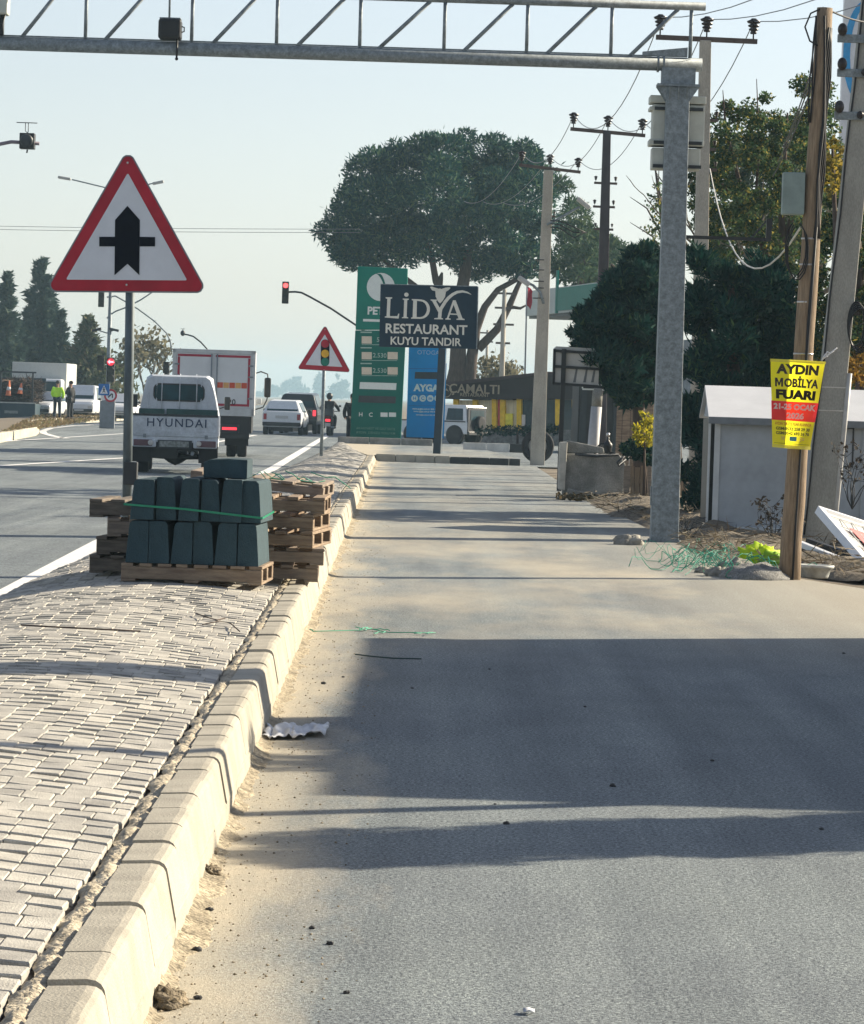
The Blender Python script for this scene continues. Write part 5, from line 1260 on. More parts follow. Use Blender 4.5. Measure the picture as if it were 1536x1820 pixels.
M_gold = mk('gold_letters', (.30, .25, .17), .5)
dirx = (fp(1, 700)-fp(0, 700)); ya = math.atan2(dirx.y, dirx.x)
q_ = fp(.235, 692.5, .42); b = MB(); b.text('ÇAMALTI', .50, FACE(q_.x, q_.y, q_.z, ya), .01, .005, sx=1.1)
q_ = fp(.235, 702.5, .42); b.text('RESTAURANT', .19, FACE(q_.x, q_.y, q_.z, ya), .01, .0, sx=1.1); b.build('fascia_lettering', M_gold, rb)
q_ = fp(.03, 695, .42); b = MB(); Mx = FACE(q_.x, q_.y, q_.z, ya)
for k in range(24):
    a0, a1 = k/24*6.2832, (k+1)/24*6.2832
    b._add([Mx @ Vector((r_*math.cos(a), r_*math.sin(a), 0)) for r_, a in ((.26, a0), (.26, a1), (.225, a1), (.225, a0))], [(0, 1, 2, 3)])
b._add([Mx @ Vector(v) for v in ((-.14, -.05, 0), (.0, .02, 0), (.13, -.03, 0), (.02, .10, 0), (-.06, .04, 0))], [(0, 1, 2, 3, 4)])
b.build('round_logo', M_gold, rb)
# darker building part on the right, under the trees
b2_ = Vector((at(1040, 792, 126).x, 126, 0)); an = thing('annex_building', 'plain dark blue annex wall at the right end of the restaurant', 'building', b2_)
LN = lambda px, py: at(px, py, 126.0)-b2_
a_, c_ = LN(1030, 668), LN(1130, 800); MB().box(a_.x, c_.x, 0, 6, 0, a_.z).build('wall', M_fas, an); MB().box(a_.x-.1, c_.x+.1, -.2, 6.2, a_.z, a_.z+.18).build('roof', M_dark, an)
for px_ in (1038, 1097):
    p_ = LN(px_, 700); MB().box(p_.x-.10, p_.x+.10, -.1, -.002, 0, a_.z-.1).build('wall_post', M_black, an)

# ================================================================ fuel station canopy, flag, far poles
YK = 170.0; kb = Vector((at(990, 792, YK).x, YK, 0)); ks = thing('fuel_canopy', 'pale fuel station canopy on dark pillars behind the lane end pole', 'canopy', kb)
M_can = mk('canopy_fascia', (.46, .50, .46), .5, var=.08, vs=1)
k0 = at(934, 560, 178.0)-kb; k1 = at(1075, 520, 160.0)-kb; h_ = .95
dv = (k1-k0); dv.z = 0; dv.normalize(); nv = Vector((-dv.y, dv.x, 0))
zc = (k0.z*.6+k1.z*.4)-.3
p0, p1 = Vector((k0.x, k0.y, 0)), Vector((k1.x, k1.y, 0))
def kbx(a, b_, d0, d1, z0, z1): 
    return [a+nv*d0+Vector((0, 0, z0)), b_+nv*d0+Vector((0, 0, z0)), b_+nv*d1+Vector((0, 0, z0)), a+nv*d1+Vector((0, 0, z0)), a+nv*d0+Vector((0, 0, z1)), b_+nv*d0+Vector((0, 0, z1)), b_+nv*d1+Vector((0, 0, z1)), a+nv*d1+Vector((0, 0, z1))]
L_ = (p1-p0).length
MB().hexa(kbx(p0, p1, 0, 7, zc, zc+1.15)).build('fascia', M_can, ks)
MB().hexa(kbx(p0+dv*.15, p1-dv*.15, .15, 6.85, zc-.12, zc-.002)).build('soffit', mk('canopy_soffit', (.16, .17, .16), .7), ks)
gA = p0+dv*(L_*.44)
MB().hexa(kbx(gA, p1, -.06, -.002, zc+.1, zc+1.1)).build('green_panel', M_green, ks)
MB().hexa(kbx(gA-dv*.35, gA, -.08, 0, zc, zc+1.9)).build('green_pylon', M_green, ks)
for f, d in ((.30, 2), (.30, 5), (.75, 2), (.75, 5)):
    a = p0+dv*(L_*f); MB().hexa(kbx(a, a+dv*.45, d, d+.45, 0, zc-.12)).build('pillar', M_fas, ks)
# shop below
MB().hexa(kbx(p0+dv*5, p1+dv*2, 3.2, 4.5, 0, zc-1.2)).build('kiosk', mk('kiosk_wall', (.20, .22, .23), .6, var=.3, vs=1.5), ks)
# flag
fb_ = Vector((at(930, 790, 172).x, 172, 0)); fl = thing('flagpole', 'thin flagpole with a small hanging red flag left of the lane end pole', 'flag', fb_)
LFg = lambda px, py: at(px, py, 172.0)-fb_
top_ = LFg(937, 505); MB().tube([(0, 0, 0), (top_.x, 0, top_.z)], [.05, .03], 8).build('pole', M_lamp, fl)
b = MB(); rows = []
for i in range(9):
    v = i/8; rows.append([(top_.x+.02+.26*u*(1-.35*v)+.03*math.sin(v*6+u*4), .06*math.sin(u*9+v*3), top_.z-.1-.85*v-.2*u) for u in np.linspace(0, 1, 8)])
b.grid(rows); b.build('flag_cloth', paper('flag_red', (.55, .02, .05), .5), fl)
def far_pole(label, px, py0, py1, Y, r_, cross=()):
    B = Vector((at(px, py0, Y).x, Y, -.05)); t = thing('utility_pole', label, 'utility pole', B, group='thin poles beyond the restaurant roof')
    zt_ = at(px, py1, Y).z; MB().tube([(0, 0, 0), (0, 0, zt_)], [r_, r_*.6], 10).build('shaft', M_cret, t)
    for z_, w in cross: MB().box(-w, w, -.05, .05, zt_-z_-.05, zt_-z_+.05).build('crossarm', M_arm, t)
far_pole('pale far pole with several crossarms seen under the pine branches', 891, 706, 512, 185, .17, ((.2, .6), (.9, .45), (1.7, .5), (2.6, .35)))
far_pole('thinnest far pole standing beyond the restaurant roof', 863, 706, 585, 260, .14, ((.2, .5), (.8, .4)))

# ================================================================ across the road: island, lights, lamp
is_pts = [g(-60, 796), g(0, 784), g(58, 773), g(64, 768), g(50, 760), g(62, 756), g(190, 748), g(232, 745), g(226, 741), g(60, 747), g(-60, 756)]
b = MB(); P_ = [(p.x, p.y) for p in is_pts]
b.prism(P_, -.05, .20, 'z'); tag(b.build('path', M_soil), kind='structure')
b = MB(); q = random.Random(9)
for a, c in ((0, 1), (1, 2), (2, 3), (4, 5), (5, 6), (6, 7)):
    A, Cc = Vector(P_[a]), Vector(P_[c]); n_ = max(1, int((Cc-A).length/1.4)); d = (Cc-A)/n_; nn = Vector((d.y, -d.x)).normalized()
    for k in range(n_):
        s0, s1 = A+d*(k+.01), A+d*(k+.985)
        pp = [s0+nn*.12, s1+nn*.12, s1-nn*.06, s0-nn*.06]
        b.hexa([(v.x, v.y, -.04) for v in pp]+[(v.x, v.y, .26+q.uniform(-.01, .01)) for v in pp])
tag(b.build('kerb', mk('whitish_kerb', (.44, .41, .33), .85, var=.15, vs=3), bev=.02), kind='structure')  # island kerb stones in plain whitish concrete
r = np.random.default_rng(77); C = []
for k in range(2600):
    t_, u_ = r.random(), r.random(); a = Vector(P_[1])*(1-t_)+Vector(P_[9])*t_; c = Vector(P_[0])*(1-t_)+Vector(P_[7])*t_
    p = a*(1-u_)+Vector(P_[6])*u_*.0+Vector(P_[2])*u_*(1-t_)+Vector(P_[7])*u_*t_
    C.append((p.x, p.y, .24))
C = np.array(C); k = len(C); V, F = quads(C, rdir(k, r)+np.array([0, 0, 1.2]), rdir(k, r), .10+.16*r.random(k), .04+.05*r.random(k))
tag(npmesh('dry_grass', V, F, leafmat('dry_grass_blades', (.14, .10, .055), (.26, .20, .11), (.12, .13, .05), .3)), kind='stuff')

def signal_head(parent, c, w, h, mats, face=-1, nm='signal_head', shades=True):
    """vertical three lamp housing facing -Y when face=-1"""
    hd_ = MB(); hd_.box(c.x-w/2, c.x+w/2, c.y-w*.3, c.y+w*.3, c.z-h/2, c.z+h/2); o = hd_.build(nm, M_black, parent, bev=w*.08)
    for k in range(3):
        z = c.z+h*(.32-.32*k); yy = c.y+face*w*.31
        MB().prism([(c.x+w*.36*math.cos(a), z+w*.36*math.sin(a)) for a in np.linspace(0, 6.2832, 16, endpoint=False)], yy-.01, yy+.01, 'y').build('lens', mats[k], o)
        if shades:
            b = MB(); b.grid([[(c.x+w*.42*math.cos(a), yy+face*d, z+w*.42*math.sin(a)) for a in np.linspace(0, math.pi, 9)] for d in (0, w*.55)]); b.build('lamp_hood', M_black, o, solid=.01)
    return o
M_off = mk('unlit_lens', (.03, .035, .03), .3)
# hanging signal with red lamp on a long arm from behind the green totem
YG1 = 125.0; gb = Vector((at(700, 790, YG1+1).x, YG1+1, 0)); ts = thing('traffic_light', 'traffic light showing red on a long arm reaching out from behind the green totem', 'traffic light', gb)
A = lambda px, py: at(px, py, YG1)-gb+Vector((0, 0, 0))
MB().tube([(0, 0, 0), (0, 0, A(700, 590).z)], [.09, .07], 10).build('post', M_dark, ts)
MB().tube([(0, 0, A(700, 600).z), A(650, 590), A(630, 576), A(588, 548), A(550, 527), A(536, 520), A(525, 518.5), A(512, 519)], .035, 8).build('arm', M_dark, ts)
c_ = A(507.5, 520)
h_ = signal_head(ts, Vector((c_.x, c_.y, c_.z)), .22, .72, (M_litred, M_off, M_off))
# left cluster of traffic lights
YG2 = 158.0; gb = Vector((at(190, 748, YG2).x, YG2, .0)); ts = thing('traffic_light', 'grey traffic light post with a glowing red left arrow and blue crossing sign', 'traffic light', gb)
A = lambda px, py: at(px, py, YG2)-gb
MB().tube([(0, 0, 0), (0, 0, A(190, 519).z)], [.10, .075], 12).build('post', M_galv, ts)
b = MB(); c_ = A(189, 722); b.box(-.30, .32, -.12, .12, 0, A(190, 712).z); b.build('control_box', mk('control_grey', (.17, .19, .21), .6), ts, bev=.02)
c_ = A(197, 657); hd_ = signal_head(ts, Vector((c_.x, c_.y-.05, c_.z)), .32, 1.0, (M_off, M_off, M_off))
b = MB(); z_ = c_.z+.32; yy = c_.y-.05-.115
ar = [(-.13, 0), (-.03, .10), (-.03, .035), (.13, .035), (.13, -.035), (-.03, -.035), (-.03, -.10)]
b.prism([(c_.x+x, z_+z) for x, z in ar][::-1], yy-.01, yy+.0, 'y'); b.build('red_arrow', mk('lit_arrow', (.9, .1, .1), .3, emit=(1, .10, .12), es=4), ts)
MB().prism([(c_.x+.155*math.cos(a), z_+.155*math.sin(a)) for a in np.linspace(0, 6.2832, 20, endpoint=False)], yy+.002, yy+.012, 'y').build('arrow_field', mk('arrow_field', (.30, .01, .02), .3, emit=(1, .02, .05), es=.45), ts)
c_ = A(179, 645); signal_head(ts, Vector((c_.x, c_.y, c_.z)), .28, .62, (M_off, M_off, M_off), face=-1)
c_ = A(180, 531); signal_head(ts, Vector((c_.x, c_.y, c_.z)), .24, .68, (M_off, M_off, M_off))
MB().tube([A(190, 566), A(195, 560), A(206, 553), A(225, 546), A(250, 533), A(270, 520)], .03, 8).build('curved_arm', M_galv, ts)
MB().tube([A(190, 528), A(205, 526), A(225, 537), A(245, 549), A(275, 571), A(296, 592), A(303, 606), A(305, 625)], .03, 8).build('curved_arm', M_galv, ts)
for x0_, s_ in ((172, -1), (203, 1)):
    a_, c_ = A(190, 592), A(x0_, 586); MB().bar(a_, c_, .05).build('lamp_bracket', M_galv, ts)
    MB().bar(A(x0_-6*s_-s_*2, 586-2), A(x0_+8*s_, 588), .20, .10).build('small_floodlight', M_dark, ts)
# pedestrian crossing sign and round sign on the same post
a_, c_ = A(176, 682), A(195, 703); MB().box(a_.x, c_.x, -.18, -.15, c_.z, a_.z).build('crossing_sign', mk('sign_blue', (.01, .12, .38), .4), ts)
m_ = (a_+c_)/2; s_ = (c_.x-a_.x)/2
b = MB(); b.prism([(m_.x-.72*s_, m_.z-.72*s_), (m_.x+.72*s_, m_.z-.72*s_), (m_.x, m_.z+.78*s_)], -.186, -.181, 'y'); b.build('white_triangle', M_swhite, ts)
b = MB(); 
for p, w in (([(m_.x-.02*s_, m_.z+.28*s_), (m_.x+.02*s_, m_.z-.15*s_)], .20), ([(m_.x, m_.z-.12*s_), (m_.x-.22*s_, m_.z-.55*s_)], .13), ([(m_.x, m_.z-.12*s_), (m_.x+.24*s_, m_.z-.55*s_)], .13), ([(m_.x-.22*s_, m_.z+.0*s_), (m_.x+.24*s_, m_.z+.08*s_)], .1)):
    b.bar((p[0][0], -.1885, p[0][1]), (p[1][0], -.1885, p[1][1]), w*s_, .003, up=(0, 1, 0))
b.ell((m_.x, -.1885, m_.z+.40*s_), (.11*s_, .002, .11*s_), 10, 6); b.build('walking_figure', M_sblack, ts)
c_ = A(197, 703); rs_ = .27
for rr_, d, m, nm in ((rs_, -.135, M_red, 'round_sign'), (rs_*.72, -.142, M_swhite, 'round_sign_face')):
    MB().prism([(c_.x+rr_*math.cos(a), c_.z+rr_*math.sin(a)) for a in np.linspace(0, 6.2832, 24, endpoint=False)], d-.005, d+.005, 'y').build(nm, m, ts)
b = MB(); b.bar((c_.x-.10, -.15, c_.z-.08), (c_.x+.06, -.15, c_.z+.08), .05, .004, up=(0, 1, 0)); b.bar((c_.x+.08, -.15, c_.z-.1), (c_.x+.08, -.15, c_.z+.08), .04, .004, up=(0, 1, 0)); b.build('round_sign_symbol', M_sblack, ts)
# signal on a curved arm behind the lorry
YG3 = 172.0; gb = Vector((at(371, 760, YG3).x, YG3, 0)); ts = thing('traffic_light', 'small signal on a thin curved arm showing above the lorry roof', 'traffic light', gb)
A = lambda px, py: at(px, py, YG3)-gb
MB().tube([(0, 0, 0), A(371, 640), A(368, 620), A(357, 608), A(344, 598), A(334, 595), A(327, 594)], .035, 8).build('arm', M_dark, ts)
c_ = A(325, 592); MB().ell(tuple(c_), (.11, .14, .13), 12, 8).build('signal_body', M_dark, ts); MB().box(c_.x-.10, c_.x+.10, c_.y-.05, c_.y+.05, c_.z+.18, c_.z+.20).build('top_bar', M_dark, ts); MB().tube([c_, c_+Vector((0, 0, .2))], .015, 6).build('stem', M_dark, ts)
# signal low left of the lorry roof
YG4 = 168.0; gb = Vector((at(298, 760, YG4).x, YG4, 0)); ts = thing('traffic_light', 'dark traffic light head peeping out left of the white lorry box', 'traffic light', gb)
A = lambda px, py: at(px, py, YG4)-gb
MB().tube([(0, 0, 0), A(299, 660)], .07, 8).build('post', M_dark, ts)
c_ = A(296, 657); signal_head(ts, Vector((c_.x, c_.y-.1, c_.z)), .28, .7, (M_off, M_off, M_off))
# back of a signal on an arm at the left edge
YG5 = 92.0; gb = Vector((at(-110, 790, YG5).x, YG5, 0)); ts = thing('traffic_light', 'square back of a signal with an antenna bar, on an arm from the left edge', 'traffic light', gb)
A = lambda px, py: at(px, py, YG5)-gb
MB().tube([(0, 0, 0), A(-110, 300)], [.11, .08], 10).build('post', M_galv, ts)
MB().tube([A(-110, 320), A(-80, 290), A(-40, 268), A(0, 256), (A(20, 252)), A(70, 255)], .045, 10).build('arm', mk('purple_grey', (.20, .17, .21), .6), ts)
c_ = A(49, 251); s_ = .20; MB().box(c_.x-s_*.9, c_.x+s_*.9, c_.y-.18, c_.y+.14, c_.z-s_*.95, c_.z+s_*.95).build('signal_housing', M_black, ts, bev=.02)
MB().lathe([(.15, -.02), (.16, .06), (.12, .10), (0, .12)], 20, (c_.x, c_.y-.19, c_.z), 'y').build('round_back', M_dark, ts)
a_ = A(48, 218); b = MB(); b.tube([(a_.x-.25, c_.y, a_.z), (a_.x+.25, c_.y, a_.z)], .012, 6); b.build('antenna_bar', M_dark, ts)
for dx in (-.035, .035): MB().tube([(a_.x+dx, c_.y, a_.z), (a_.x+dx, c_.y, a_.z-.2), (c_.x, c_.y, c_.z+s_)], .010, 6).build('antenna_stem', M_dark, ts)
MB().tube([(c_.x, c_.y, c_.z-s_), (c_.x-.01, c_.y, c_.z-s_-.08)], .02, 6).build('drip_plug', M_dark, ts)
# cable from upper left corner
# twin street lamp whose mast is hidden behind the big sign
YLm = 205.0; lb = Vector((at(229, 700, YLm).x, YLm, 0)); sl_ = thing('street_lamp', 'twin armed street lamp whose two heads show either side of the big triangle sign', 'street lamp', lb)
A = lambda px, py: at(px, py, YLm)-lb
hub = A(238, 350); MB().tube([(0, 0, 0), (hub.x*.6, 0, hub.z*.6), hub], [.13, .10, .07], 10).build('mast', M_galv, sl_)
MB().tube([hub, A(215, 341), A(182, 332), A(128, 319)], .035, 8).build('arm', M_galv, sl_); MB().tube([hub, A(250, 336), A(266, 327), A(276, 325)], .035, 8).build('arm', M_galv, sl_)
MB().bar(A(126, 318.5), A(103, 314.5), .26, .15).build('lamp_head', M_lamp, sl_, bev=.05); MB().bar(A(271, 326.5), A(291, 322.5), .26, .15).build('lamp_head', M_lamp, sl_, bev=.05)
# ================================================================ vehicles
def wheel(parent, x, y, r, w, name='wheel', rimc=None):
    o = MB().lathe([(r*.62, -w/2), (r*.93, -w/2), (r, -w*.36), (r, w*.36), (r*.93, w/2), (r*.62, w/2)], 22, (0, 0, 0), 'x').build(name, M_rub, parent, loc=(x, y, r))
    MB().lathe([(.03, -w*.42), (r*.2, -w*.44), (r*.3, -w*.36), (r*.62, -w*.40), (r*.63, w*.40), (r*.3, w*.36), (r*.2, w*.44), (.03, w*.42)], 18, (0, 0, 0), 'x').build('rim', rimc or M_chrome, o)
    return o
def ring(y, zf, zb, zr, wb, wr):
    h = [(wb*.93, zf), (wb*.985, zf+.14), (wb, zf+(zb-zf)*.62), (wb*.985, zb), (wr, zr-.05 if zr-zb > .1 else zr-.015), (wr*.86, zr)]
    return [(x, y, z) for x, z in h]+[(-x, y, z) for x, z in reversed(h)]
def car(name, label, cat, loc, rz, st, paint, r=.29, wy=(.75, 3.1), track=.72, rear=1, group=None, seats=True, plate=True, lights=None, wins=(), glass=(), rimc=None, tail_w=.13):
    """st: stations from rear (y=0) to front; wins: (i, j) side windows; glass: (i, name) sloping panes between stations i and i+1"""
    t = thing(name, label, cat, loc, rz, group)
    rings = [ring(*s) for s in st]; b = MB(); n = 12
    vs = [p for r_ in rings for p in r_]
    fs = [(i*n+j, i*n+(j+1) % n, (i+1)*n+(j+1) % n, (i+1)*n+j) for i in range(len(st)-1) for j in range(n)]
    fs += [tuple(reversed(range(n))), tuple((len(st)-1)*n+j for j in range(n))]
    b._add(vs, [tuple(reversed(f)) for f in fs]); body = b.build('body', paint, t, bev=.025, seg=2)
    P = lambda i, k: Vector(rings[i][k])
    def pane(nm, a, c, d, e, off, ins=.10):
        ctr = (a+c+d+e)/4; q_ = [ctr+(v-ctr)*(1-ins) for v in (a, c, d, e)]
        nr = (q_[1]-q_[0]).cross(q_[2]-q_[0]).normalized()
        if nr.dot(off) < 0: nr = -nr
        MB()._add([v+nr*.012 for v in q_], [(0, 1, 2, 3)]).build(nm, M_glass, t, solid=.008)
    for i, j in wins:
        for k, s_ in ((3, 1), (8, -1)):
            k2 = 4 if k == 3 else 7
            pane('side_window', P(i, k), P(j, k), P(j, k2), P(i, k2), Vector((s_, 0, 0)), .14)
    for i, nm in glass:
        pane(nm, P(i, 4)*.94+P(i, 5)*.06, P(i, 7)*.94+P(i, 6)*.06, P(i+1, 7), P(i+1, 4), Vector((0, -1 if 'rear' in nm else 1, .6)), .10)
    w = st[0][4]; zf, zb = st[0][1], st[0][2]; L = st[-1][0]; wf = st[-1][4]
    for s_ in (-1, 1):
        MB().box(s_*w*.86-tail_w/2, s_*w*.86+tail_w/2, -.02, .03, zb-.30, zb-.06).build('tail_light', lights or M_lred, t, bev=.01)
        MB().box(s_*wf*.78-.12, s_*wf*.78+.12, L-.03, L+.02, st[-1][2]-.20, st[-1][2]-.05).build('headlight', M_lclear, t, bev=.01)
        for y in wy: wheel(t, s_*track, y, r, .18, rimc=rimc)
        MB().ell((s_*(st[2][4]+.10), L*.62, st[2][2]+.08), (.10, .05, .07), 10, 8).build('mirror', M_black, t)
    MB().box(-w*.98, w*.98, -.09, .05, zf+.04, zf+.20).build('rear_bumper', M_black, t, bev=.03)
    MB().box(-wf*.98, wf*.98, L-.05, L+.09, st[-1][1]+.04, st[-1][1]+.20).build('front_bumper', M_black, t, bev=.03)
    if plate:
        MB().box(-.26, .26, -.035, -.002, zb-.24, zb-.13).build('licence_plate', M_plate, t)
        MB().box(-.25, .25, L+.02, L+.1, st[-1][1]+.08, st[-1][1]+.18).build('licence_plate', M_plate, t)
    MB().box(-w*.55, w*.55, .3, L-.4, .14, zf+.05).build('underbody', M_black, t)
    return t
M_plate = mk('plate_white', (.45, .45, .44), .5, var=.1, vs=30)
SED = [(0, .30, .86, .89, .76, .70), (.45, .30, .88, .92, .78, .70), (.95, .30, .89, 1.36, .79, .58), (2.2, .30, .88, 1.38, .79, .60), (2.85, .30, .87, .92, .79, .68), (3.75, .30, .80, .84, .77, .66), (3.95, .32, .70, .73, .72, .62)]
HATCH = [(0, .32, .92, .95, .80, .72), (.12, .32, .92, .97, .81, .72), (.55, .32, .92, 1.40, .81, .60), (2.3, .32, .90, 1.44, .82, .62), (2.95, .32, .88, .94, .81, .70), (3.75, .32, .80, .84, .78, .66), (3.95, .34, .70, .73, .72, .62)]
SUV = [(0, .42, 1.08, 1.11, .86, .80), (.10, .42, 1.08, 1.14, .88, .80), (.42, .42, 1.08, 1.70, .88, .66), (2.7, .42, 1.06, 1.76, .88, .68), (3.4, .42, 1.05, 1.12, .87, .74), (4.2, .42, .98, 1.02, .84, .70), (4.4, .44, .86, .89, .78, .66)]
VAN = [(0, .34, 1.02, 1.05, .84, .80), (.06, .34, 1.02, 1.10, .85, .80), (.22, .34, 1.02, 1.80, .85, .74), (2.9, .34, 1.0, 1.84, .85, .74), (3.55, .34, 1.0, 1.08, .84, .74), (4.1, .34, .90, .94, .80, .68), (4.25, .36, .78, .81, .74, .62)]
M_wcar = mk('car_white', (.62, .64, .66), .3, var=.05, spec=.5); M_dcar = mk('car_dark', (.025, .03, .035), .25, var=.05, spec=.5); M_scar = mk('car_silver', (.38, .41, .43), .3, .3, var=.05, spec=.5)
def gl_(px, py): p = g(px, py, -.02); return p
# same direction, ahead
p = gl_(500, 773); car('white_car', 'old white hatchback with a dark bumper driving ahead of the lorry', 'car', p, R(-3), HATCH, M_wcar, wins=((2, 3),), glass=((1, 'rear_window'), (3, 'windscreen')))
p = gl_(527, 770); p = Vector((at(527, 770, 163).x, 163, -.02)); car('dark_car', 'black high car with roof rails just beyond the white hatchback', 'car', p, R(-3), SUV, M_dcar, r=.35, wins=((2, 3),), glass=((1, 'rear_window'), (3, 'windscreen')), lights=M_litdim)
# oncoming / queued traffic across the road (fronts face us)
def onc(label, px, py, st, paint, **k):
    p = g(px, py, -.02); p = p+Vector((0, st[-1][0], 0)); nm = k.pop('nm', 'parked_car')
    return car(nm, label, 'car', p, R(180+k.pop('turn', 0)), st, paint, group='cars queued across the main road', wins=((2, 3),), glass=((1, 'rear_window'), (3, 'windscreen')), **k)
onc('white car waiting behind the dark truck, left of the person in hi-vis', 82, 746, HATCH, M_wcar, turn=-8)
onc('white van with a tall cab right of the person in black', 140, 745, VAN, M_wcar, nm='parked_van')
onc('silver blue car between the white van and the traffic light post', 163, 743, SED, M_scar)
onc('white car half hidden behind the big sign post', 211, 749, HATCH, M_wcar)

# ---- jeep by the restaurant
YJ = 143.0; JP = Vector((at(846, 792, YJ).x, YJ, -.01)); jp = thing('boxy_jeep', 'white boxy jeep with a dark rear parked in front of the restaurant', 'jeep', JP, R(56)); jp.scale = (.82, .82, .82)
W_, H_ = .80, 1.78
for (z0, z1, y0, y1, w) in ((.45, 1.02, 0, 3.75, W_),):
    MB().box(-w, w, y0, y1, z0, z1).build('body', M_wcar, jp, bev=.04)
MB().hexa([(-W_, .02, 1.02), (W_, .02, 1.02), (W_, 2.5, 1.02), (-W_, 2.5, 1.02), (-W_*.9, .12, H_), (W_*.9, .12, H_), (W_*.9, 2.25, H_), (-W_*.9, 2.25, H_)]).build('cabin', M_wcar, jp, bev=.05)
for s_ in (-1, 1):
    for y0, y1 in ((.22, 1.15), (1.3, 2.2)): MB().hexa([(s_*W_*1.004, y0, 1.08), (s_*W_*1.004, y1, 1.08), (s_*W_*.985, y1, 1.08), (s_*W_*.985, y0, 1.08), (s_*W_*.925, y0+.05, 1.62), (s_*W_*.925, y1-.05, 1.62), (s_*W_*.90, y1-.05, 1.62), (s_*W_*.90, y0+.05, 1.62)]).build('side_window', M_glass, jp)
    for y in (.65, 3.0):
        wheel(jp, s_*.70, y, .37, .22); MB().lathe([(.40, -.1), (.46, -.1), (.46, .1), (.40, .1)], 20, (s_*.74, y, .40), 'x').build('wheel_arch', M_black, jp)
    MB().box(s_*W_*.97-.06, s_*W_*.97+.01, .1, 3.6, 1.0, 1.045).build('side_stripe', M_black, jp)
MB().box(-W_*.95, W_*.95, -.03, .02, .5, 1.70).build('rear_panel', M_dcar, jp, bev=.02)
MB().box(-W_*.7, W_*.7, -.045, -.028, 1.1, 1.55).build('rear_window', M_glass, jp)
sw_ = wheel(jp, .0, -.14, .34, .2, name='spare_wheel'); sw_.rotation_euler = (0, 0, R(90)); sw_.location = (.1, -.15, .95)
MB().box(-W_, W_, -.14, -.03, .42, .58).build('rear_bumper', M_black, jp, bev=.02)

# ---- small flatbed truck with its name across the tailgate
TP = g(309, 842, -.02); tk = thing('pickup_truck', 'small worn white flatbed truck with HYUNDAI lettered across its tailgate', 'pickup truck', TP, R(2.2))
M_tw1 = mk('truck_white', (.50, .54, .58), .42, var=.10, vs=2.2, spk=.05, sps=20); M_tgate = mk('tailgate_white', (.46, .50, .54), .5, var=.16, vs=3.5, spk=.08, sps=25)
wb_ = .855
def section(y, pts): return [(x, y, z) for x, z in pts]+[(-x, y, z) for x, z in reversed(pts)]
# cab: narrower at the top, behind it the bed
rings = []
for y, tw, zt_ in ((1.95, .60, 1.93), (2.05, .63, 1.965), (3.1, .64, 1.97), (3.75, .60, 1.80), (4.25, .72, 1.2), (4.4, .72, .5)):
    top = max(zt_, .9)
    rings.append(section(y, [(.79, .50), (.81, .95), (.80, min(1.20, top-.1)), (.70 if top > 1.4 else .78, top-.25 if top > 1.4 else top-.08), (tw+.03, top-.06), (tw-.06, top)]))
b = MB(); n = 12; vs = [p for r_ in rings for p in r_]
fs = [(i*n+(j+1) % n, i*n+j, (i+1)*n+j, (i+1)*n+(j+1) % n) for i in range(5) for j in range(n)]+[tuple(range(n)), tuple(reversed([5*n+j for j in range(n)]))]
b._add(vs, fs); cab = b.build('cab', M_tw1, tk, bev=.035, seg=3)
# rear window with rounded ends and guard bars
rw_ = round_poly([(-.49, 1.46), (.49, 1.46), (.49, 1.76), (-.49, 1.76)], .10, 5)
MB().prism(rw_, 1.930, 1.949, 'y').build('rear_window', mk('cab_glass', (.012, .05, .065), .15, var=.3, vs=3, spec=.15), tk)
fr = round_poly([(-.52, 1.43), (.52, 1.43), (.52, 1.79), (-.52, 1.79)], .12, 5)
MB().prism(fr, 1.936, 1.9495, 'y').build('window_seal', M_black, tk)
for (xa, xb, za, zb_, c) in ((-.36, -.12, 1.50, 1.74, (.35, .33, .26)), (.02, .34, 1.47, 1.66, (.42, .36, .31)), (.03, .14, 1.66, 1.73, (.05, .035, .04))):
    MB().prism(round_poly([(xa, za), (xb, za), (xb, zb_), (xa, zb_)], .05, 3), 1.924, 1.931, 'y').build('view_through', mk('view_%d' % int(c[0]*100), c, .6, var=.3, vs=8), tk) if False else None
for x in (-.345, .015, .36):
    MB().tube([(x, 1.915, 1.22), (x, 1.915, 1.80), (x*.98, 1.93, 1.90), (x*.95, 2.15, 1.985)], .011, 6).build('guard_bar', M_tw1, tk)
for x in (-.62, -.45, .45, .60): MB().box(x-.012, x+.012, 1.93, 1.952, 1.05, 1.85 if abs(x) < .5 else 1.6).build('cab_rib', M_tw1, tk, bev=.008)
# bed: floor, sides, tailgate
MB().box(-wb_+.02, wb_-.02, .04, 1.90, .70, .76).build('bed_floor', M_dark, tk)
for s_ in (-1, 1): MB().box(s_*(wb_-.02)-.02, s_*(wb_-.02)+.02, .06, 1.88, .76, 1.16).build('bed_side', M_tw1, tk, bev=.008)
tgz0, tgz1 = .735, 1.135
b = MB(); b.box(-wb_+.015, wb_-.015, -.02, .035, tgz0, tgz1); tgt = b.build('tailgate', M_tgate, tk, bev=.012)
MB().box(-wb_+.01, wb_-.01, -.03, .045, tgz1, tgz1+.045).build('tailgate_lip', M_dark, tgt)
for z in (tgz0+.05, tgz0+.10): MB().box(-wb_+.03, wb_-.03, -.028, -.019, z, z+.018).build('tailgate_groove', M_tgate, tgt)
b = MB(); b.text('HYUNDAI', .235, FACE(.03, -.026, tgz0+.265), .004, .001, sx=1.02, space=1.18); b.build('lettering', mk('letter_navy', (.02, .04, .09), .5), tgt)
for x in (-.6, .62): MB().box(x-.03, x+.03, -.035, -.018, tgz0-.03, tgz0+.04).build('hinge', M_steel, tgt)
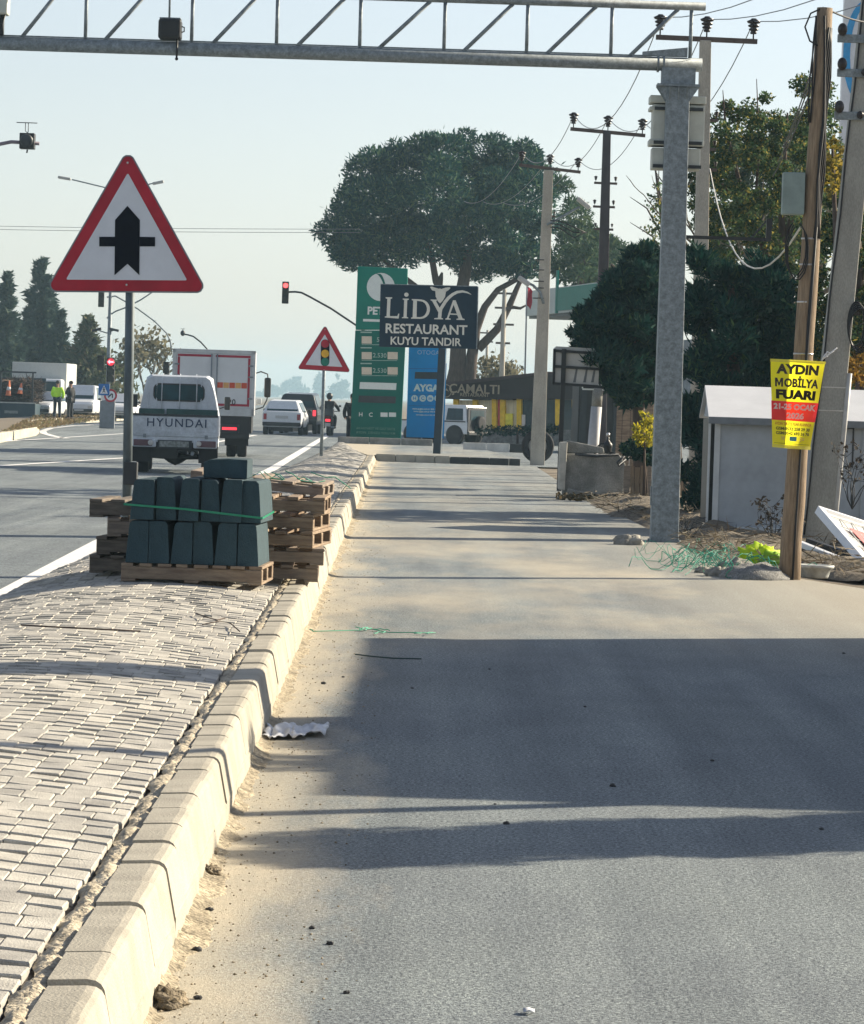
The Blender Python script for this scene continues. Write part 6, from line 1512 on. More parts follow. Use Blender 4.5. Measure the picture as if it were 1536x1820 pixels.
MB().hexa([(-.80, 1.86, 1.17), (-.28, 1.86, 1.17), (-.28, 1.90, 1.17), (-.80, 1.90, 1.17), (-.80, 1.86, 1.27), (-.28, 1.86, 1.27), (-.28, 1.90, 1.27), (-.80, 1.90, 1.27)]).build('bed_headboard', mk('headboard_green', (.02, .07, .065), .5), tk)
MB().box(-.24, .80, 1.86, 1.90, 1.17, 1.275).build('bed_headboard', mk('headboard_green', (.02, .07, .065), .5), tk)
# lights, plate, chassis
M_tail = mk('tail_maroon', (.10, .045, .06), .35, var=.15)
MB().box(-wb_, wb_, .0, .12, .62, .735).build('rear_frame', M_tw1, tk, bev=.01)
for s_ in (-1, 1):
    MB().box(s_*.60-.235, s_*.60+.235, -.035, .05, .515, .685).build('light_cluster', M_tw1, tk, bev=.03)
    o = MB().box(s_*.63-.185, s_*.63+.185, -.05, -.03, .54, .665).build('tail_light', M_tail, tk, bev=.012)
    MB().lathe([(.055, -.0), (.055, .03), (.04, .04), (0, .042)], 16, (s_*.475, -.045, .605), 'y').build('reversing_lamp', M_lclear, o)
MB().box(-.30, .28, -.04, -.02, .53, .645).build('licence_plate', mk('dirty_plate', (.20, .22, .21), .6, var=.4, vs=18), tk)
MB().box(-.34, .34, -.02, .06, .50, .665).build('plate_bracket', M_dark, tk)
MB().box(-.82, .82, .3, 1.85, .45, .70).build('chassis', M_black, tk)
for s_ in (-1, 1):
    MB().box(s_*.66-.19, s_*.66+.19, .28, .30, .22, .62).build('mud_flap', M_rub, tk)
    for y in (.75, 3.45): wheel(tk, s_*.645, y, .295, .24 if y < 2 else .17)
b = MB(); b.tube([(-.58, .75, .34), (-.22, .75, .33), (-.12, .75, .31), (0, .75, .29), (.12, .75, .31), (.22, .75, .33), (.58, .75, .34)], [.05, .055, .10, .14, .10, .055, .05], 12); b.build('rear_axle', M_black, tk)
MB().box(-.55, .05, .35, .55, .30, .50).build('fuel_tank', M_black, tk)
MB().tube([(.35, .02, .40), (.35, .5, .42)], .035, 10).build('exhaust', M_steel, tk)
for s_ in (-1, 1):
    MB().tube([(s_*.80, 3.6, 1.30), (s_*.95, 3.62, 1.36)], .012, 6).build('mirror_arm', M_black, tk); MB().box(s_*.96-.06, s_*.96+.06, 3.58, 3.62, 1.28, 1.55).build('mirror', M_black, tk, bev=.02)
# ---- lorry with a white box body
LP = g(413, 813, -.02); lo = thing('box_lorry', 'white box lorry with red edged rear doors ahead of the small truck', 'lorry', LP, R(2.3))
sc_ = LP.y/FPX
LWp = lambda px, py: at(px, py, LP.y)-LP
xL, xR = -1.62, 1.13; zt_, zb_ = LWp(380, 622).z, LWp(420, 739).z
xL = LWp(306, 700).x; xR = LWp(452, 700).x; xc = (xL+xR)/2; hw = (xR-xL)/2
M_lw = mk('lorry_white', (.56, .58, .60), .4, var=.07, vs=1.2); M_ltrim = mk('lorry_trim', (.44, .46, .47), .45, .2, var=.1); M_lred2 = mk('lorry_red', (.30, .015, .04), .4)
MB().box(xL, xR, 0, 5.2, zb_, zt_).build('cargo_box', M_lw, lo, bev=.02)
for (xa, xb, za, zc_) in ((xL-.01, xR+.01, zt_-.09, zt_+.01), (xL-.01, xR+.01, zb_-.01, zb_+.20), (xL-.01, xL+.09, zb_, zt_), (xR-.09, xR+.01, zb_, zt_)):
    MB().box(xa, xb, -.025, .05, za, zc_).build('corner_trim', M_ltrim, lo, bev=.008)
d0, d1 = zb_+.22, zt_-.10
for (xa, xb, side_) in ((xL+.10, xc-.02, -1), (xc+.02, xR-.10, 1)):
    o = MB().box(xa, xb, -.018, .0, d0, d1).build('rear_door', M_lw, lo, bev=.006)
    MB().box(xa+.02, xb-.02, -.022, -.0185, d1-.08, d1-.02).build('red_tape', M_lred2, o)
    e = xa+.02 if side_ < 0 else xb-.08
    MB().box(e, e+.06, -.0225, -.019, d0+.02, d1-.09).build('red_tape', M_lred2, o)
    MB().box(xa+.02, xb-.02, -.022, -.0185, d0+.02, d0+.08).build('red_tape', M_lred2, o)
    z_ = d0+.48
    for k in range(5):
        xs = xa+.08+(xb-xa-.16)*k/5; w = (xb-xa-.16)/5
        MB().prism([(xs, z_), (xs+w*.92, z_), (xs+w*.92, z_+.14), (xs, z_+.14)], -.0225, -.0185, 'y').build('hazard_tape', mk('hazard_red', (.50, .07, .03), .45) if k % 2 == 0 else mk('hazard_amber', (.62, .34, .12), .45), o)
    for zz in (d0+.2, d0+.75, d1-.3): MB().box((xb if side_ > 0 else xa)-.06, (xb if side_ > 0 else xa)+.06, -.04, -.02, zz, zz+.04).build('hinge', M_steel, o)
for x in (xc-.06, xc+.08): MB().tube([(x, -.045, d0-.1), (x, -.045, d1)], .016, 8).build('lock_rod', M_steel, lo)
b = MB(); p_ = LWp(412, 715); b.text('20', .20, FACE(p_.x, -.024, p_.z), .002, .002); b.build('number_lettering', M_sblack, lo)
MB().box(xL+.1, xR-.05, .1, 5.2, .62, zb_-.02).build('chassis', M_black, lo)
MB().box(xR-.95, xR-.10, -.02, .06, .48, zb_-.02).build('rear_panel', M_black, lo)
MB().box(xR-.30, xR-.16, -.05, .02, .95, 1.05).build('step', M_dark, lo) if False else None
for x, s_ in ((xR-.62, .26), (xL+.62, .26)):
    o = MB().box(x-s_, x+s_, -.05, -.0, .62, .84).build('light_panel', M_dark, lo, bev=.015)
    MB().box(x-.17, x+.20, -.058, -.049, .70, .765).build('tail_light', M_litdim, o)
MB().box(xc-.30, xc+.30, -.03, .0, .62, .76).build('licence_plate', mk('dirty_plate', (.2, .2, .2), .6), lo) if False else None
for s_, x in ((-1, xL+.42), (1, xR-.42)):
    for dx in (-.14, .14): wheel(lo, x+dx, 1.1, .40, .24)
    wheel(lo, x, 5.7, .40, .26)
    MB().box(x-.30, x+.30, .55, .58, .30, .80).build('mud_flap', M_rub, lo)
MB().box(xL+.08, xR-.08, 5.35, 6.7, .55, 2.2).build('cab', M_lw, lo, bev=.08)
p0_ = LWp(473, 690)
MB().tube([(xR-.05, 6.0, 2.18), (xR+.12, 6.0, 2.24), (xR+.30, 6.0, 2.18), (xR+.32, 6.0, 2.0)], .018, 8).build('mirror_arm', M_black, lo)
MB().tube([(xR-.05, 6.0, 1.20), (xR+.20, 6.0, 1.28), (xR+.30, 6.0, 1.48), (xR+.32, 6.0, 1.65)], .018, 8).build('mirror_arm', M_black, lo)
MB().box(xR+.22, xR+.40, 5.96, 6.04, 1.55, 2.08).build('mirror', M_black, lo, bev=.04)
MB().box(xR+.02, xR+.16, 5.6, 5.75, 1.36, 1.52).build('small_mirror', M_ltrim, lo, bev=.03)

# ---- loaded dark truck across the road
DP = g(30, 748, -.02); DP = Vector((at(22, 748, 192).x, 192, -.02)); dt = thing('loaded_truck', 'dark open truck loaded with brushwood and orange cones at the left edge', 'truck', DP)
D_ = lambda px, py: at(px, py, 192.0)-DP
a_, c_ = D_(-60, 714), D_(62, 745)
M_navyt = mk('truck_dark_blue', (.015, .04, .055), .5, var=.15)
MB().box(a_.x, c_.x, 0, 5, c_.z, a_.z).build('tailboard', M_navyt, dt, bev=.02)
MB().box(a_.x, c_.x, -.03, .03, a_.z, a_.z+.06).build('board_rail', M_lamp, dt)
MB().box(D_(8, 730).x, D_(32, 730).x, -.05, -.005, D_(0, 734).z, D_(0, 729).z).build('licence_plate', mk('dirty_plate', (.2, .2, .2), .6), dt)
for x_ in (D_(-50, 0).x, D_(0, 0).x, D_(50, 0).x): wheel(dt, x_, 1.0, .42, .28)
f0, f1 = D_(-60, 657), D_(58, 662)
for px_ in (-58, 0, 57):
    p_ = D_(px_, 716); MB().box(p_.x-.04, p_.x+.04, .05, .13, a_.z, f0.z).build('stake', M_dark, dt)
MB().box(a_.x, c_.x, .05, .13, f0.z-.08, f0.z).build('top_rail', M_dark, dt)
MB().box(a_.x, c_.x, 4.9, 5.0, a_.z, f0.z-.3).build('front_board', M_navyt, dt)
r = np.random.default_rng(5); k = 3600; C = np.stack([r.uniform(a_.x+.1, c_.x-.1, k), r.uniform(.2, 4.7, k), a_.z+r.random(k)*(f0.z-a_.z)*.72], 1); V, F = quads(C, rdir(k, r)*np.array([1, 1, .45]), rdir(k, r), .6+.7*r.random(k), .04+.05*r.random(k))
npmesh('brushwood', V, F, leafmat('brushwood_sticks', (.025, .022, .02), (.07, .055, .05), (.16, .11, .08), .1), dt)
M_cone = mk('cone_orange', (.60, .16, .06), .5)
for px_, py0, py1, tl_ in ((15, 703, 676, .06), (36, 700, 681, .1)):
    p_ = D_(px_, py0); h_ = D_(px_, py1).z-p_.z; o = MB().lathe([(.17, 0), (.14, .03), (.03, h_)], 14).build('traffic_cone', M_cone, None); o.location = DP+Vector((p_.x, -.12, p_.z)); o.rotation_euler = (0, tl_, 0)
    tag(o, ('taller' if px_ == 15 else 'shorter')+' orange traffic cone stuck upright in the load of the dark truck', 'traffic cone')
    MB().lathe([(.115, h_*.35), (.085, h_*.58)], 14, (0, 0, 0)).build('white_band', M_swhite, o)
# white high box truck beyond, and a white van front
BP = Vector((at(90, 745, 215).x, 215, -.02)); bt = thing('box_truck', 'pale high box truck waiting behind the person in hi-vis', 'truck', BP, R(180))
q0, q1 = at(60, 644, 215)-BP, at(119, 644, 215)-BP
M_bw = mk('box_truck_white', (.46, .48, .46), .5, var=.05)
MB().box(-q1.x, -q0.x+1.2, -6, 0, .9, q0.z).build('cargo_box', M_bw, bt, bev=.03)
MB().box(-q1.x+.1, -q0.x, 0, 1.7, .5, q0.z-.9).build('cab', M_wcar, bt, bev=.12)
MB().box(-q1.x+.2, -q0.x-.1, 1.69, 1.72, 1.35, q0.z-1.05).build('windscreen', M_glass, bt)
for x in (-q1.x+.3, -q0.x-.25):
    for y in (.8, -4): wheel(bt, x, y, .42, .25)
    MB().box(x-.14, x+.14, 1.68, 1.74, .72, .9).build('headlight', M_lclear, bt)
MB().box(-q1.x+.05, -q0.x-.0, 1.68, 1.8, .45, .68).build('bumper', M_wcar, bt, bev=.03)

# ---- motorcycle with rider
MP = g(582, 775, -.02); mo = thing('motorcycle', 'dark motorcycle with a box on the back seen from behind near the kerb', 'motorcycle', MP, R(-4))
for y, r_ in ((.35, .30), (1.65, .30)): wheel(mo, 0, y, r_, .13)
MB().hexa([(-.12, .1, .55), (.12, .1, .55), (.14, 1.2, .45), (-.14, 1.2, .45), (-.15, .0, .80), (.15, .0, .80), (.16, 1.1, .95), (-.16, 1.1, .95)]).build('frame_body', M_black, mo, bev=.04)
MB().box(-.24, .24, -.25, .2, .80, 1.12).build('top_box', M_dcar, mo, bev=.04)
MB().tube([(-.38, 1.2, 1.05), (-.2, 1.3, 1.02), (.2, 1.3, 1.02), (.38, 1.2, 1.05)], .018, 8).build('handlebar', M_dark, mo)
for s_ in (-1, 1): MB().tube([(s_*.08, 1.35, 1.0), (s_*.08, 1.65, .30)], .03, 8).build('fork', M_dark, mo); MB().tube([(s_*.3, 1.22, 1.03), (s_*.36, 1.2, 1.22)], .008, 6).build('mirror_stem', M_dark, mo); MB().ell((s_*.37, 1.2, 1.25), (.06, .02, .04), 10, 6).build('mirror', M_black, mo)
MB().box(-.10, .10, -.05, .02, .60, .70).build('tail_light', M_litdim, mo, bev=.01); MB().box(-.12, .12, -.06, -.04, .40, .54).build('licence_plate', M_plate, mo)
MB().tube([(.17, .0, .38), (.17, .9, .36)], .045, 10).build('exhaust', M_steel, mo)

# ================================================================ people
def skin(name, joints, edges, mat, parent, root=0, sub=1):
    me = bpy.data.meshes.new(name); me.from_pydata([j[:3] for j in joints], edges, []); o = bpy.data.objects.new(name, me); sc.collection.objects.link(o)
    md = o.modifiers.new('s', 'SKIN'); md.use_smooth_shade = True
    for i, j in enumerate(joints):
        v = me.skin_vertices[0].data[i]; rr_ = j[3]; v.radius = rr_ if isinstance(rr_, tuple) else (rr_, rr_); v.use_root = (i == root)
    o.modifiers.new('u', 'SUBSURF').levels = sub; o.modifiers['u'].render_levels = sub
    dg = bpy.context.evaluated_depsgraph_get(); dg.update(); m2 = bpy.data.meshes.new_from_object(o.evaluated_get(dg))
    bpy.data.objects.remove(o, do_unlink=True); m2.materials.clear(); m2.materials.append(mat)
    n = bpy.data.objects.new(name, m2); sc.collection.objects.link(n); n.parent = parent
    for p_ in m2.polygons: p_.use_smooth = True
    return n
M_skin = mk('skin_tone', (.42, .24, .16), .6, var=.08); M_hair = mk('dark_hair', (.015, .011, .009), .7)
M_hiv = mk('hivis_fabric', (.5, .92, .04), .7, var=.1, vs=6); M_blk = mk('black_cloth', (.014, .015, .018), .85, var=.2); M_jean = mk('navy_trousers', (.02, .035, .055), .85, var=.2)
def person(label, loc, rz, jacket, trousers, arms, H=1.74, legs=None, bend=0.0, seat=None, helmet=None, wide=1.0):
    t = thing('person', label, 'person', loc, rz); s = H/1.74
    legs = legs or [((-.10, 0, .90), (-.11, .01, .48), (-.12, -.01, .08), (-.12, .14, .035)), ((.10, 0, .90), (.11, .01, .48), (.13, -.01, .08), (.14, .14, .035))]
    ch = Vector((0, bend*.3, 1.25)); nk = Vector((0, bend*.52, 1.46)); hd = Vector((0, bend*.62, 1.60))
    off = Vector((0, 0, 0)) if not seat else Vector((0, 0, seat-.95))
    J = [(0, 0, .95, (.145, .11)), (0, bend*.12, 1.10, (.135, .10)), (*ch, (.165, .115)), (*nk, .058), (hd.x, hd.y, hd.z-.05, (.072, .085)), (hd.x, hd.y+.005, hd.z+.05, (.078, .092)), (hd.x, hd.y-.005, hd.z+.115, (.05, .06))]
    E = [(0, 1), (1, 2), (2, 3), (3, 4), (4, 5), (5, 6)]
    J = [(Vector(j[:3])+off).to_tuple()+(j[3],) for j in J]
    for lg in legs:
        base = len(J); rs = (.085, .058, .042, .035)
        for p_, r_ in zip(lg, rs): J.append((*p_, r_))
        E += [(0, base)]+[(base+i, base+i+1) for i in range(3)]
    for ar in arms:
        base = len(J); rs = (.062, .045, .034, .030)
        for p_, r_ in zip(ar, rs): J.append(((Vector(p_)+off).to_tuple())+(r_,))
        E += [(2, base)]+[(base+i, base+i+1) for i in range(len(ar)-1)]
        # fingers
        wv = Vector(ar[-1])+off; dv_ = (Vector(ar[-1])-Vector(ar[-2])).normalized(); sd = dv_.orthogonal().normalized()
        for k in range(4):
            b0 = len(J); f0_ = wv+sd*(.018*(k-1.5)); J.append((*(f0_+dv_*.045), .010)); J.append((*(f0_+dv_*(.085-.008*abs(k-1.5))), .008)); E += [(b0-0, b0+1), (base+len(ar)-1, b0)]
        b0 = len(J); J.append((*(wv+sd*.045+dv_*.01), .011)); J.append((*(wv+sd*.06+dv_*.045), .009)); E += [(base+len(ar)-1, b0), (b0, b0+1)]
    body = skin('body', J, E, M_skin, t)
    # clothes: the same skeleton a little fuller
    TJ = [(0, 0, .92, (.165, .13))]; TE = []
    TJ = [(Vector(TJ[0][:3])+off).to_tuple()+(TJ[0][3],)]
    for lg in legs:
        base = len(TJ)
        for p_, r_ in zip(lg[:3], (.105, .078, .066)): TJ.append((*p_, r_))
        TE += [(0, base), (base, base+1), (base+1, base+2)]
    skin('trousers', TJ, TE, trousers, t)
    KJ = [(0, 0, .93, (.185*wide, .14)), (0, bend*.12, 1.10, (.185*wide, .14)), (*ch, (.205*wide, .15)), (*(nk-Vector((0, bend*.06, .06))), (.10, .085))]
    KJ = [(Vector(j[:3])+off).to_tuple()+(j[3],) for j in KJ]; KE = [(0, 1), (1, 2), (2, 3)]
    for ar in arms:
        base = len(KJ); m_ = (Vector(ar[-2])*.25+Vector(ar[-1])*.75).to_tuple()
        for p_, r_ in zip((ar[0], ar[1], m_), (.085, .068, .052)): KJ.append(((Vector(p_)+off).to_tuple())+(r_,))
        KE += [(2, base), (base, base+1), (base+1, base+2)]
    skin('jacket', KJ, KE, jacket, t)
    hc = hd+off
    if helmet: MB().ell((hc.x, hc.y, hc.z+.06), (.135, .15, .15), 16, 10).build('helmet', helmet, t)
    else:
        b = MB(); b.ell((hc.x, hc.y-.02, hc.z+.075), (.092, .108, .085), 14, 9); b.build('hair', M_hair, t)
        MB().ell((hc.x, hc.y+.098, hc.z+.0), (.016, .02, .022), 8, 6).build('nose', M_skin, t)
        for s_ in (-1, 1): MB().ell((hc.x+s_*.032, hc.y+.088, hc.z+.028), (.012, .008, .007), 8, 6).build('eye', M_black, t); MB().ell((hc.x+s_*.082, hc.y, hc.z+.01), (.012, .022, .03), 8, 6).build('ear', M_skin, t)
    for lg in legs:
        p_, q_ = Vector(lg[2]), Vector(lg[3]); b = MB(); b.ell(tuple((p_+q_)/2+Vector((0, .01, -.0))), (.055, .14, .055), 12, 8); b.build('shoe', M_black, t)
    return t
armsA = [((-.20, 0, 1.40), (-.27, .02, 1.14), (-.22, .16, .98), (-.18, .20, .95)), ((.20, 0, 1.40), (.27, .02, 1.14), (.23, .14, .97), (.20, .20, .94))]
armsB = [((-.20, 0, 1.40), (-.26, .04, 1.15), (-.10, .20, 1.22), (-.02, .22, 1.30)), ((.20, 0, 1.40), (.26, -.02, 1.13), (.25, .04, .88), (.25, .05, .82))]
zi = .20
p = g(101, 745, zi); person('person in a bright yellow green hi-vis jacket and dark trousers, back turned', p, R(-8), M_hiv, M_jean, armsA, 1.72, wide=1.12)
p = g(124, 746, zi); person('person in black clothes standing beside the one in hi-vis', p, R(60), M_blk, M_blk, armsB, 1.78)
legsR = [((-.13, .1, .88), (-.24, .55, .78), (-.22, .48, .38), (-.22, .62, .33)), ((.13, .1, .88), (.24, .55, .78), (.22, .48, .38), (.22, .62, .33))]
armsR = [((-.20, .1, 1.40), (-.34, .42, 1.18), (-.36, .80, 1.08), (-.36, .86, 1.06)), ((.20, .1, 1.40), (.34, .42, 1.18), (.36, .80, 1.08), (.36, .86, 1.06))]
person('rider in dark clothes and helmet on the motorcycle', Vector((MP.x+.01, MP.y+.32, MP.z)), R(-4), M_blk, M_blk, armsR, 1.74, legs=legsR, bend=.35, seat=.93, helmet=M_black)
p = Vector((at(625, 778, 124.5).x, 124.5, -.02)); person('person in dark clothes half hidden at the left edge of the green totem', p, R(20), M_blk, M_blk, armsA, 1.72)
# ================================================================ clutter by the right verge
def blob(name, label, cat, loc, rad, mat, seed, jit=.25, sub=2, flat=.0, group=None, sc3=2.2):
    q = random.Random(seed); b = MB(); b.ell((0, 0, 0), rad, 22, 14)
    off = Vector((seed*3.1, seed*1.7, 0)); out = []
    for v in b.v:
        V_ = Vector(v); d = V_.normalized() if V_.length > 1e-6 else Vector((0, 0, 1)); k = 1+jit*mnoise.noise(d*sc3+off)*1.4+jit*.45*mnoise.noise(d*sc3*3+off)
        w = V_*k; w.z = max(w.z, -rad[2]*flat) if flat else w.z; out.append(tuple(w))
    b.v = out; o = b.build(name, mat); o.location = loc; return tag(o, label, cat, group)
M_hi = paper('sack_yellow', (.60, .82, .02), .35); M_cem = mk('cement_grit', (.22, .22, .21), .95, var=.3, vs=12, bump=.9, bs=60, spk=.25, sps=70)
M_rock = mk('rubble_stone', (.26, .25, .22), .92, var=.3, vs=8, bump=.6, bs=30)
p = at(1352, 992, 39.6); blob('plastic_sack', 'bright yellow green plastic sack lying beside the wooden pole foot', 'sack', (p.x, 39.6, .07), (.22, .20, .13), M_hi, 3, .42, sc3=3.2)
p = at(1375, 998, 39.3); blob('plastic_sack', 'darker lime end of a second sack tucked against the wooden pole', 'sack', (p.x, 39.3, .05), (.16, .15, .10), paper('sack_lime', (.30, .55, .02), .3), 4, .3)
p = g(1345, 1030); blob('cement_heap', 'small heap of grey cement grit in front of the yellow sack', 'heap', (p.x, p.y+.25, -.01), (.34, .42, .15), M_cem, 5, .22, flat=.05)
for k, (px, py, r_, lab) in enumerate(((1275, 1024, .12, 'pale lumpy rock left of the grey cement heap'), (1305, 1012, .17, 'flat broken slab behind the grey cement heap'), (1118, 968, .17, 'rounded boulder at the left foot of the gantry column'), (1222, 948, .13, 'small stone at the right foot of the gantry column'), (1248, 1018, .07, 'smallest rock on the dusty lane edge near the green netting'))):
    p = g(px, py); blob('rubble_rock', lab, 'rock', (p.x, p.y, .02), (r_, r_*.9, r_*.55), M_rock, 10+k, .35)
# basin
p = g(1452, 1029); bs_ = thing('plastic_basin', 'dirty white round basin standing right of the wooden pole foot', 'basin', (p.x, p.y+.2, 0), 0)
MB().lathe([(.0, .0), (.125, .0), (.135, .02), (.155, .09), (.185, .10), (.187, .125), (.165, .13), (.14, .10), (.12, .02), (0, .015)], 28).build('bowl', mk('dirty_white', (.42, .44, .42), .6, var=.3, vs=9), bs_)
# netting
q = random.Random(12); b = MB()
for k in range(60):
    c = g(q.uniform(1200, 1345), q.uniform(985, 1022)); a = q.uniform(0, 6.3); pts = []
    for i in range(12):
        a += q.uniform(-.8, .8); c = c+Vector((math.cos(a)*.06, math.sin(a)*.12, 0)); pts.append((c.x, c.y, max(.012, .05+.09*math.sin(i*.7+k)+q.uniform(-.02, .03))))
    b.tube(pts, q.uniform(.002, .0045), 5)
tag(b.build('green_netting', mk('net_green', (.01, .26, .17), .5, var=.2)), 'tangle of green plastic netting at the right lane edge', 'netting')
# fallen illuminated board and beams at the right edge
YB_ = 41.5; P0, P1, P2, P3 = at(1457, 906, 43.4), at(1640, 965, 45.5), at(1700, 1085, 42.0), at(1545, 1008, 40.2)
fb_ = thing('fallen_board', 'white gridded board with a red patch lying tilted at the right edge', 'board', P3)
n_ = (P1-P0).cross(P3-P0).normalized(); n_ = n_ if n_.z > 0 else -n_
def BQ(u, v, d=0): return P0*(1-u)*(1-v)+P1*u*(1-v)+P2*u*v+P3*(1-u)*v+n_*d-P3
MB().hexa([BQ(0, 0, -.05), BQ(1, 0, -.05), BQ(1, 1, -.05), BQ(0, 1, -.05), BQ(0, 0), BQ(1, 0), BQ(1, 1), BQ(0, 1)]).build('panel', mk('board_white', (.50, .50, .49), .6, var=.15, vs=3), fb_)
b = MB()
for k in range(9): b.bar(BQ(.06+.11*k, .06, .004), BQ(.06+.11*k, .94, .004), .012, .006, up=n_)
for k in range(6): b.bar(BQ(.04, .08+.17*k, .005), BQ(.96, .08+.17*k, .005), .012, .006, up=n_)
b.build('grid_lines', M_lamp, fb_)
MB()._add([BQ(.18, .22, .009), BQ(.75, .22, .009), BQ(.75, .75, .009), BQ(.28, .75, .009)], [(0, 1, 2, 3)]).build('red_patch', mk('faded_red', (.55, .15, .14), .6, var=.3, vs=5), fb_, solid=.004)
for a, c in (((0, 0), (1, 0)), ((0, 0), (0, 1)), ((0, 1), (1, 1))): MB().bar(BQ(*a, -.01), BQ(*c, -.01), .07, .09, up=n_).build('edge_frame', M_swhite, fb_)
def beam(name, label, a, c, w, h, mat): 
    o = MB().bar((0, 0, 0), tuple(c-a), w, h).build(name, mat, bev=.006); o.location = a; return tag(o, label, 'beam')
beam('fallen_beam', 'long white beam lying on rubble under the tilted board', at(1421, 966, 41.0), at(1580, 1030, 39.0), .07, .06, M_swhite)
beam('fallen_beam', 'black beam lying just above the long white beam', at(1436, 962, 41.6), at(1560, 1005, 41.0), .09, .07, M_black)
# verge litter: earth heaps, gravel and dead twigs
b = MB(); rows = []
for i in range(70):
    t = i/69; y = 36.8+t*30; xe = (4.25 if y < 37 else 3.35 if y < 40 else 2.95 if y < 55 else 2.62)
    if y >= 37 and y < 40: xe = 4.2-(y-37)*.35
    rows.append([(xe-.12+w_*.13, y, (-.03 if w_ in (0,) else 0)+max(0, math.sin(min(1, w_/12)*math.pi*.9))*(.10+.13*mnoise.noise((w_*.25, y*.55, 3)))+.05*mnoise.noise((w_*.9, y*2.1, 8))) for w_ in range(0, 15)])
b.grid(rows); tag(b.build('dirt_bank', mk('verge_earth', (.16, .135, .10), .97, var=.35, vs=5, bump=.9, bs=40, spk=.3, sps=50)), kind='stuff')
r = np.random.default_rng(91); k = 1500; y = 37+r.random(k)**1.4*28; xe = np.where(y < 40, 4.2-(y-37)*.35, np.where(y < 55, 2.95, 2.62)); C = np.stack([xe+r.random(k)**1.3*1.9-.1, y, .05+.12*r.random(k)], 1)
V, F = quads(C, rdir(k, r)*np.array([1, 1, .35]), rdir(k, r), .10+.35*r.random(k), .008+.012*r.random(k)); tag(npmesh('dead_twigs_litter', V, F, leafmat('dead_stalks', (.09, .07, .05), (.24, .20, .14), (.34, .30, .22), .1)), kind='stuff')
def twig_bush(label, px, pb, pt, pw, Y, seed, leaf=True):
    q = random.Random(seed); r = np.random.default_rng(seed); B = Vector((at(px, pb, Y).x, Y, max(0, at(px, pb, Y).z))); t = thing('dry_shrub', label, 'shrub', B); H = (pb-pt)*Y/FPX; W = pw*Y/FPX/2; b = MB(); tips = []
    for k in range(9):
        a = q.uniform(-1, 1); p_ = Vector((0, 0, 0)); pts = [p_]; d = Vector((a*W/H, q.uniform(-.3, .3), 1)).normalized()
        for i in range(6):
            d = (d+Vector((q.uniform(-.3, .3), q.uniform(-.2, .2), q.uniform(-.25, .15)))).normalized(); p_ = p_+d*H/5.5; pts.append(p_.copy())
            if i > 1: e = p_+Vector((q.uniform(-.16, .16), q.uniform(-.1, .1), q.uniform(-.03, .14))); b.tube([p_, e], [.004, .002], 4, caps=False); tips.append(e)
        b.tube(pts, [.008-.001*i for i in range(7)], 5, caps=False)
    b.build('stems', M_dark, t)
    if leaf:
        T = np.array([tuple(v) for v in tips]); T = np.repeat(T, 3, 0)+r.normal(size=(len(T)*3, 3))*.025; n = len(T); V, F = quads(T, rdir(n, r), rdir(n, r), .05+.03*r.random(n), .025+.02*r.random(n)); npmesh('leaves', V, F, leafmat('shrivelled_leaves', (.03, .025, .02), (.07, .055, .04), None, .2), t)
twig_bush('dry dark shrub with shrivelled leaves in front of the cabin wall', 1372, 962, 905, 90, 45.5, 3)
twig_bush('bare twiggy shrub against the right end of the cabin', 1515, 905, 800, 70, 45.8, 5)
twig_bush('low dry shrub beside the gantry column foot', 1228, 962, 925, 60, 45.8, 7, False)
# cantilever sign bracket above the dark conifer
X_ = lambda px, py: at(px, py, YG)-xb
xb = Vector((at(1222, 421, YG).x, YG, at(1222, 421, YG).z)); sb = thing('bracket_frame', 'empty dark bracket frame sticking out right from the gantry column', 'bracket', xb)
MB().bar((-.05, 0, 0), X_(1368, 426), .035, .04).build('arm', M_black, sb); MB().bar(X_(1366, 428), X_(1368, 389), .065, .05, up=(0, 1, 0)).build('end_plate', M_black, sb); MB().bar(X_(1334, 425), X_(1362, 393), .02, .02).build('brace', M_dark, sb)

# ================================================================ small things on lane and median
M_litter = mk('litter_white', (.55, .57, .60), .6, var=.15, vs=10)
p0, p1 = g(472, 1296, .02), g(580, 1302, .02)
b = MB(); rows = []
for i in range(40):
    t = i/39; nn = lambda v, s1, s2: mnoise.noise((t*s1, v*s1*.6, s2))
    rows.append([(p0.x+(p1.x-p0.x)*t+.03*nn(v, 6, 3), p0.y-.42+.30*t+.62*v*(1-.35*t)+.12*nn(.5, 5, 9), .006+max(0, .02+.035*nn(v, 4, 1)+.025*nn(v, 11, 5))) for v in np.linspace(0, 1, 18)])
b.grid(rows, True); tag(b.build('crumpled_sheet', M_litter, solid=.003), 'crumpled white plastic sheet lying on the lane near the kerb', 'litter')
q = random.Random(77)
stone_lab = 'small dark stone lying loose on the asphalt lane'
for k, (px, py, r_) in enumerate(((575, 1216, .022), (610, 1204, .012), (900, 1465, .017), (555, 1651, .014), (587, 1679, .016), (1089, 1398, .02), (616, 1766, .013), (352, 1776, .016), (1266, 1353, .013), (733, 1224, .012), (1040, 1257, .012), (1460, 1475, .013), (373, 1619, .018), (350, 1691, .02), (1500, 1162, .014), (880, 1430, .008), (870, 1190, .01))):
    p = g(px, py); blob('loose_stone', stone_lab, 'stone', (p.x, p.y, r_*.25), (r_*.65, r_*.75, r_*.38), mk('dark_stone', (.04, .04, .042), .8), 30+k, .4, group='loose stones on the lane')
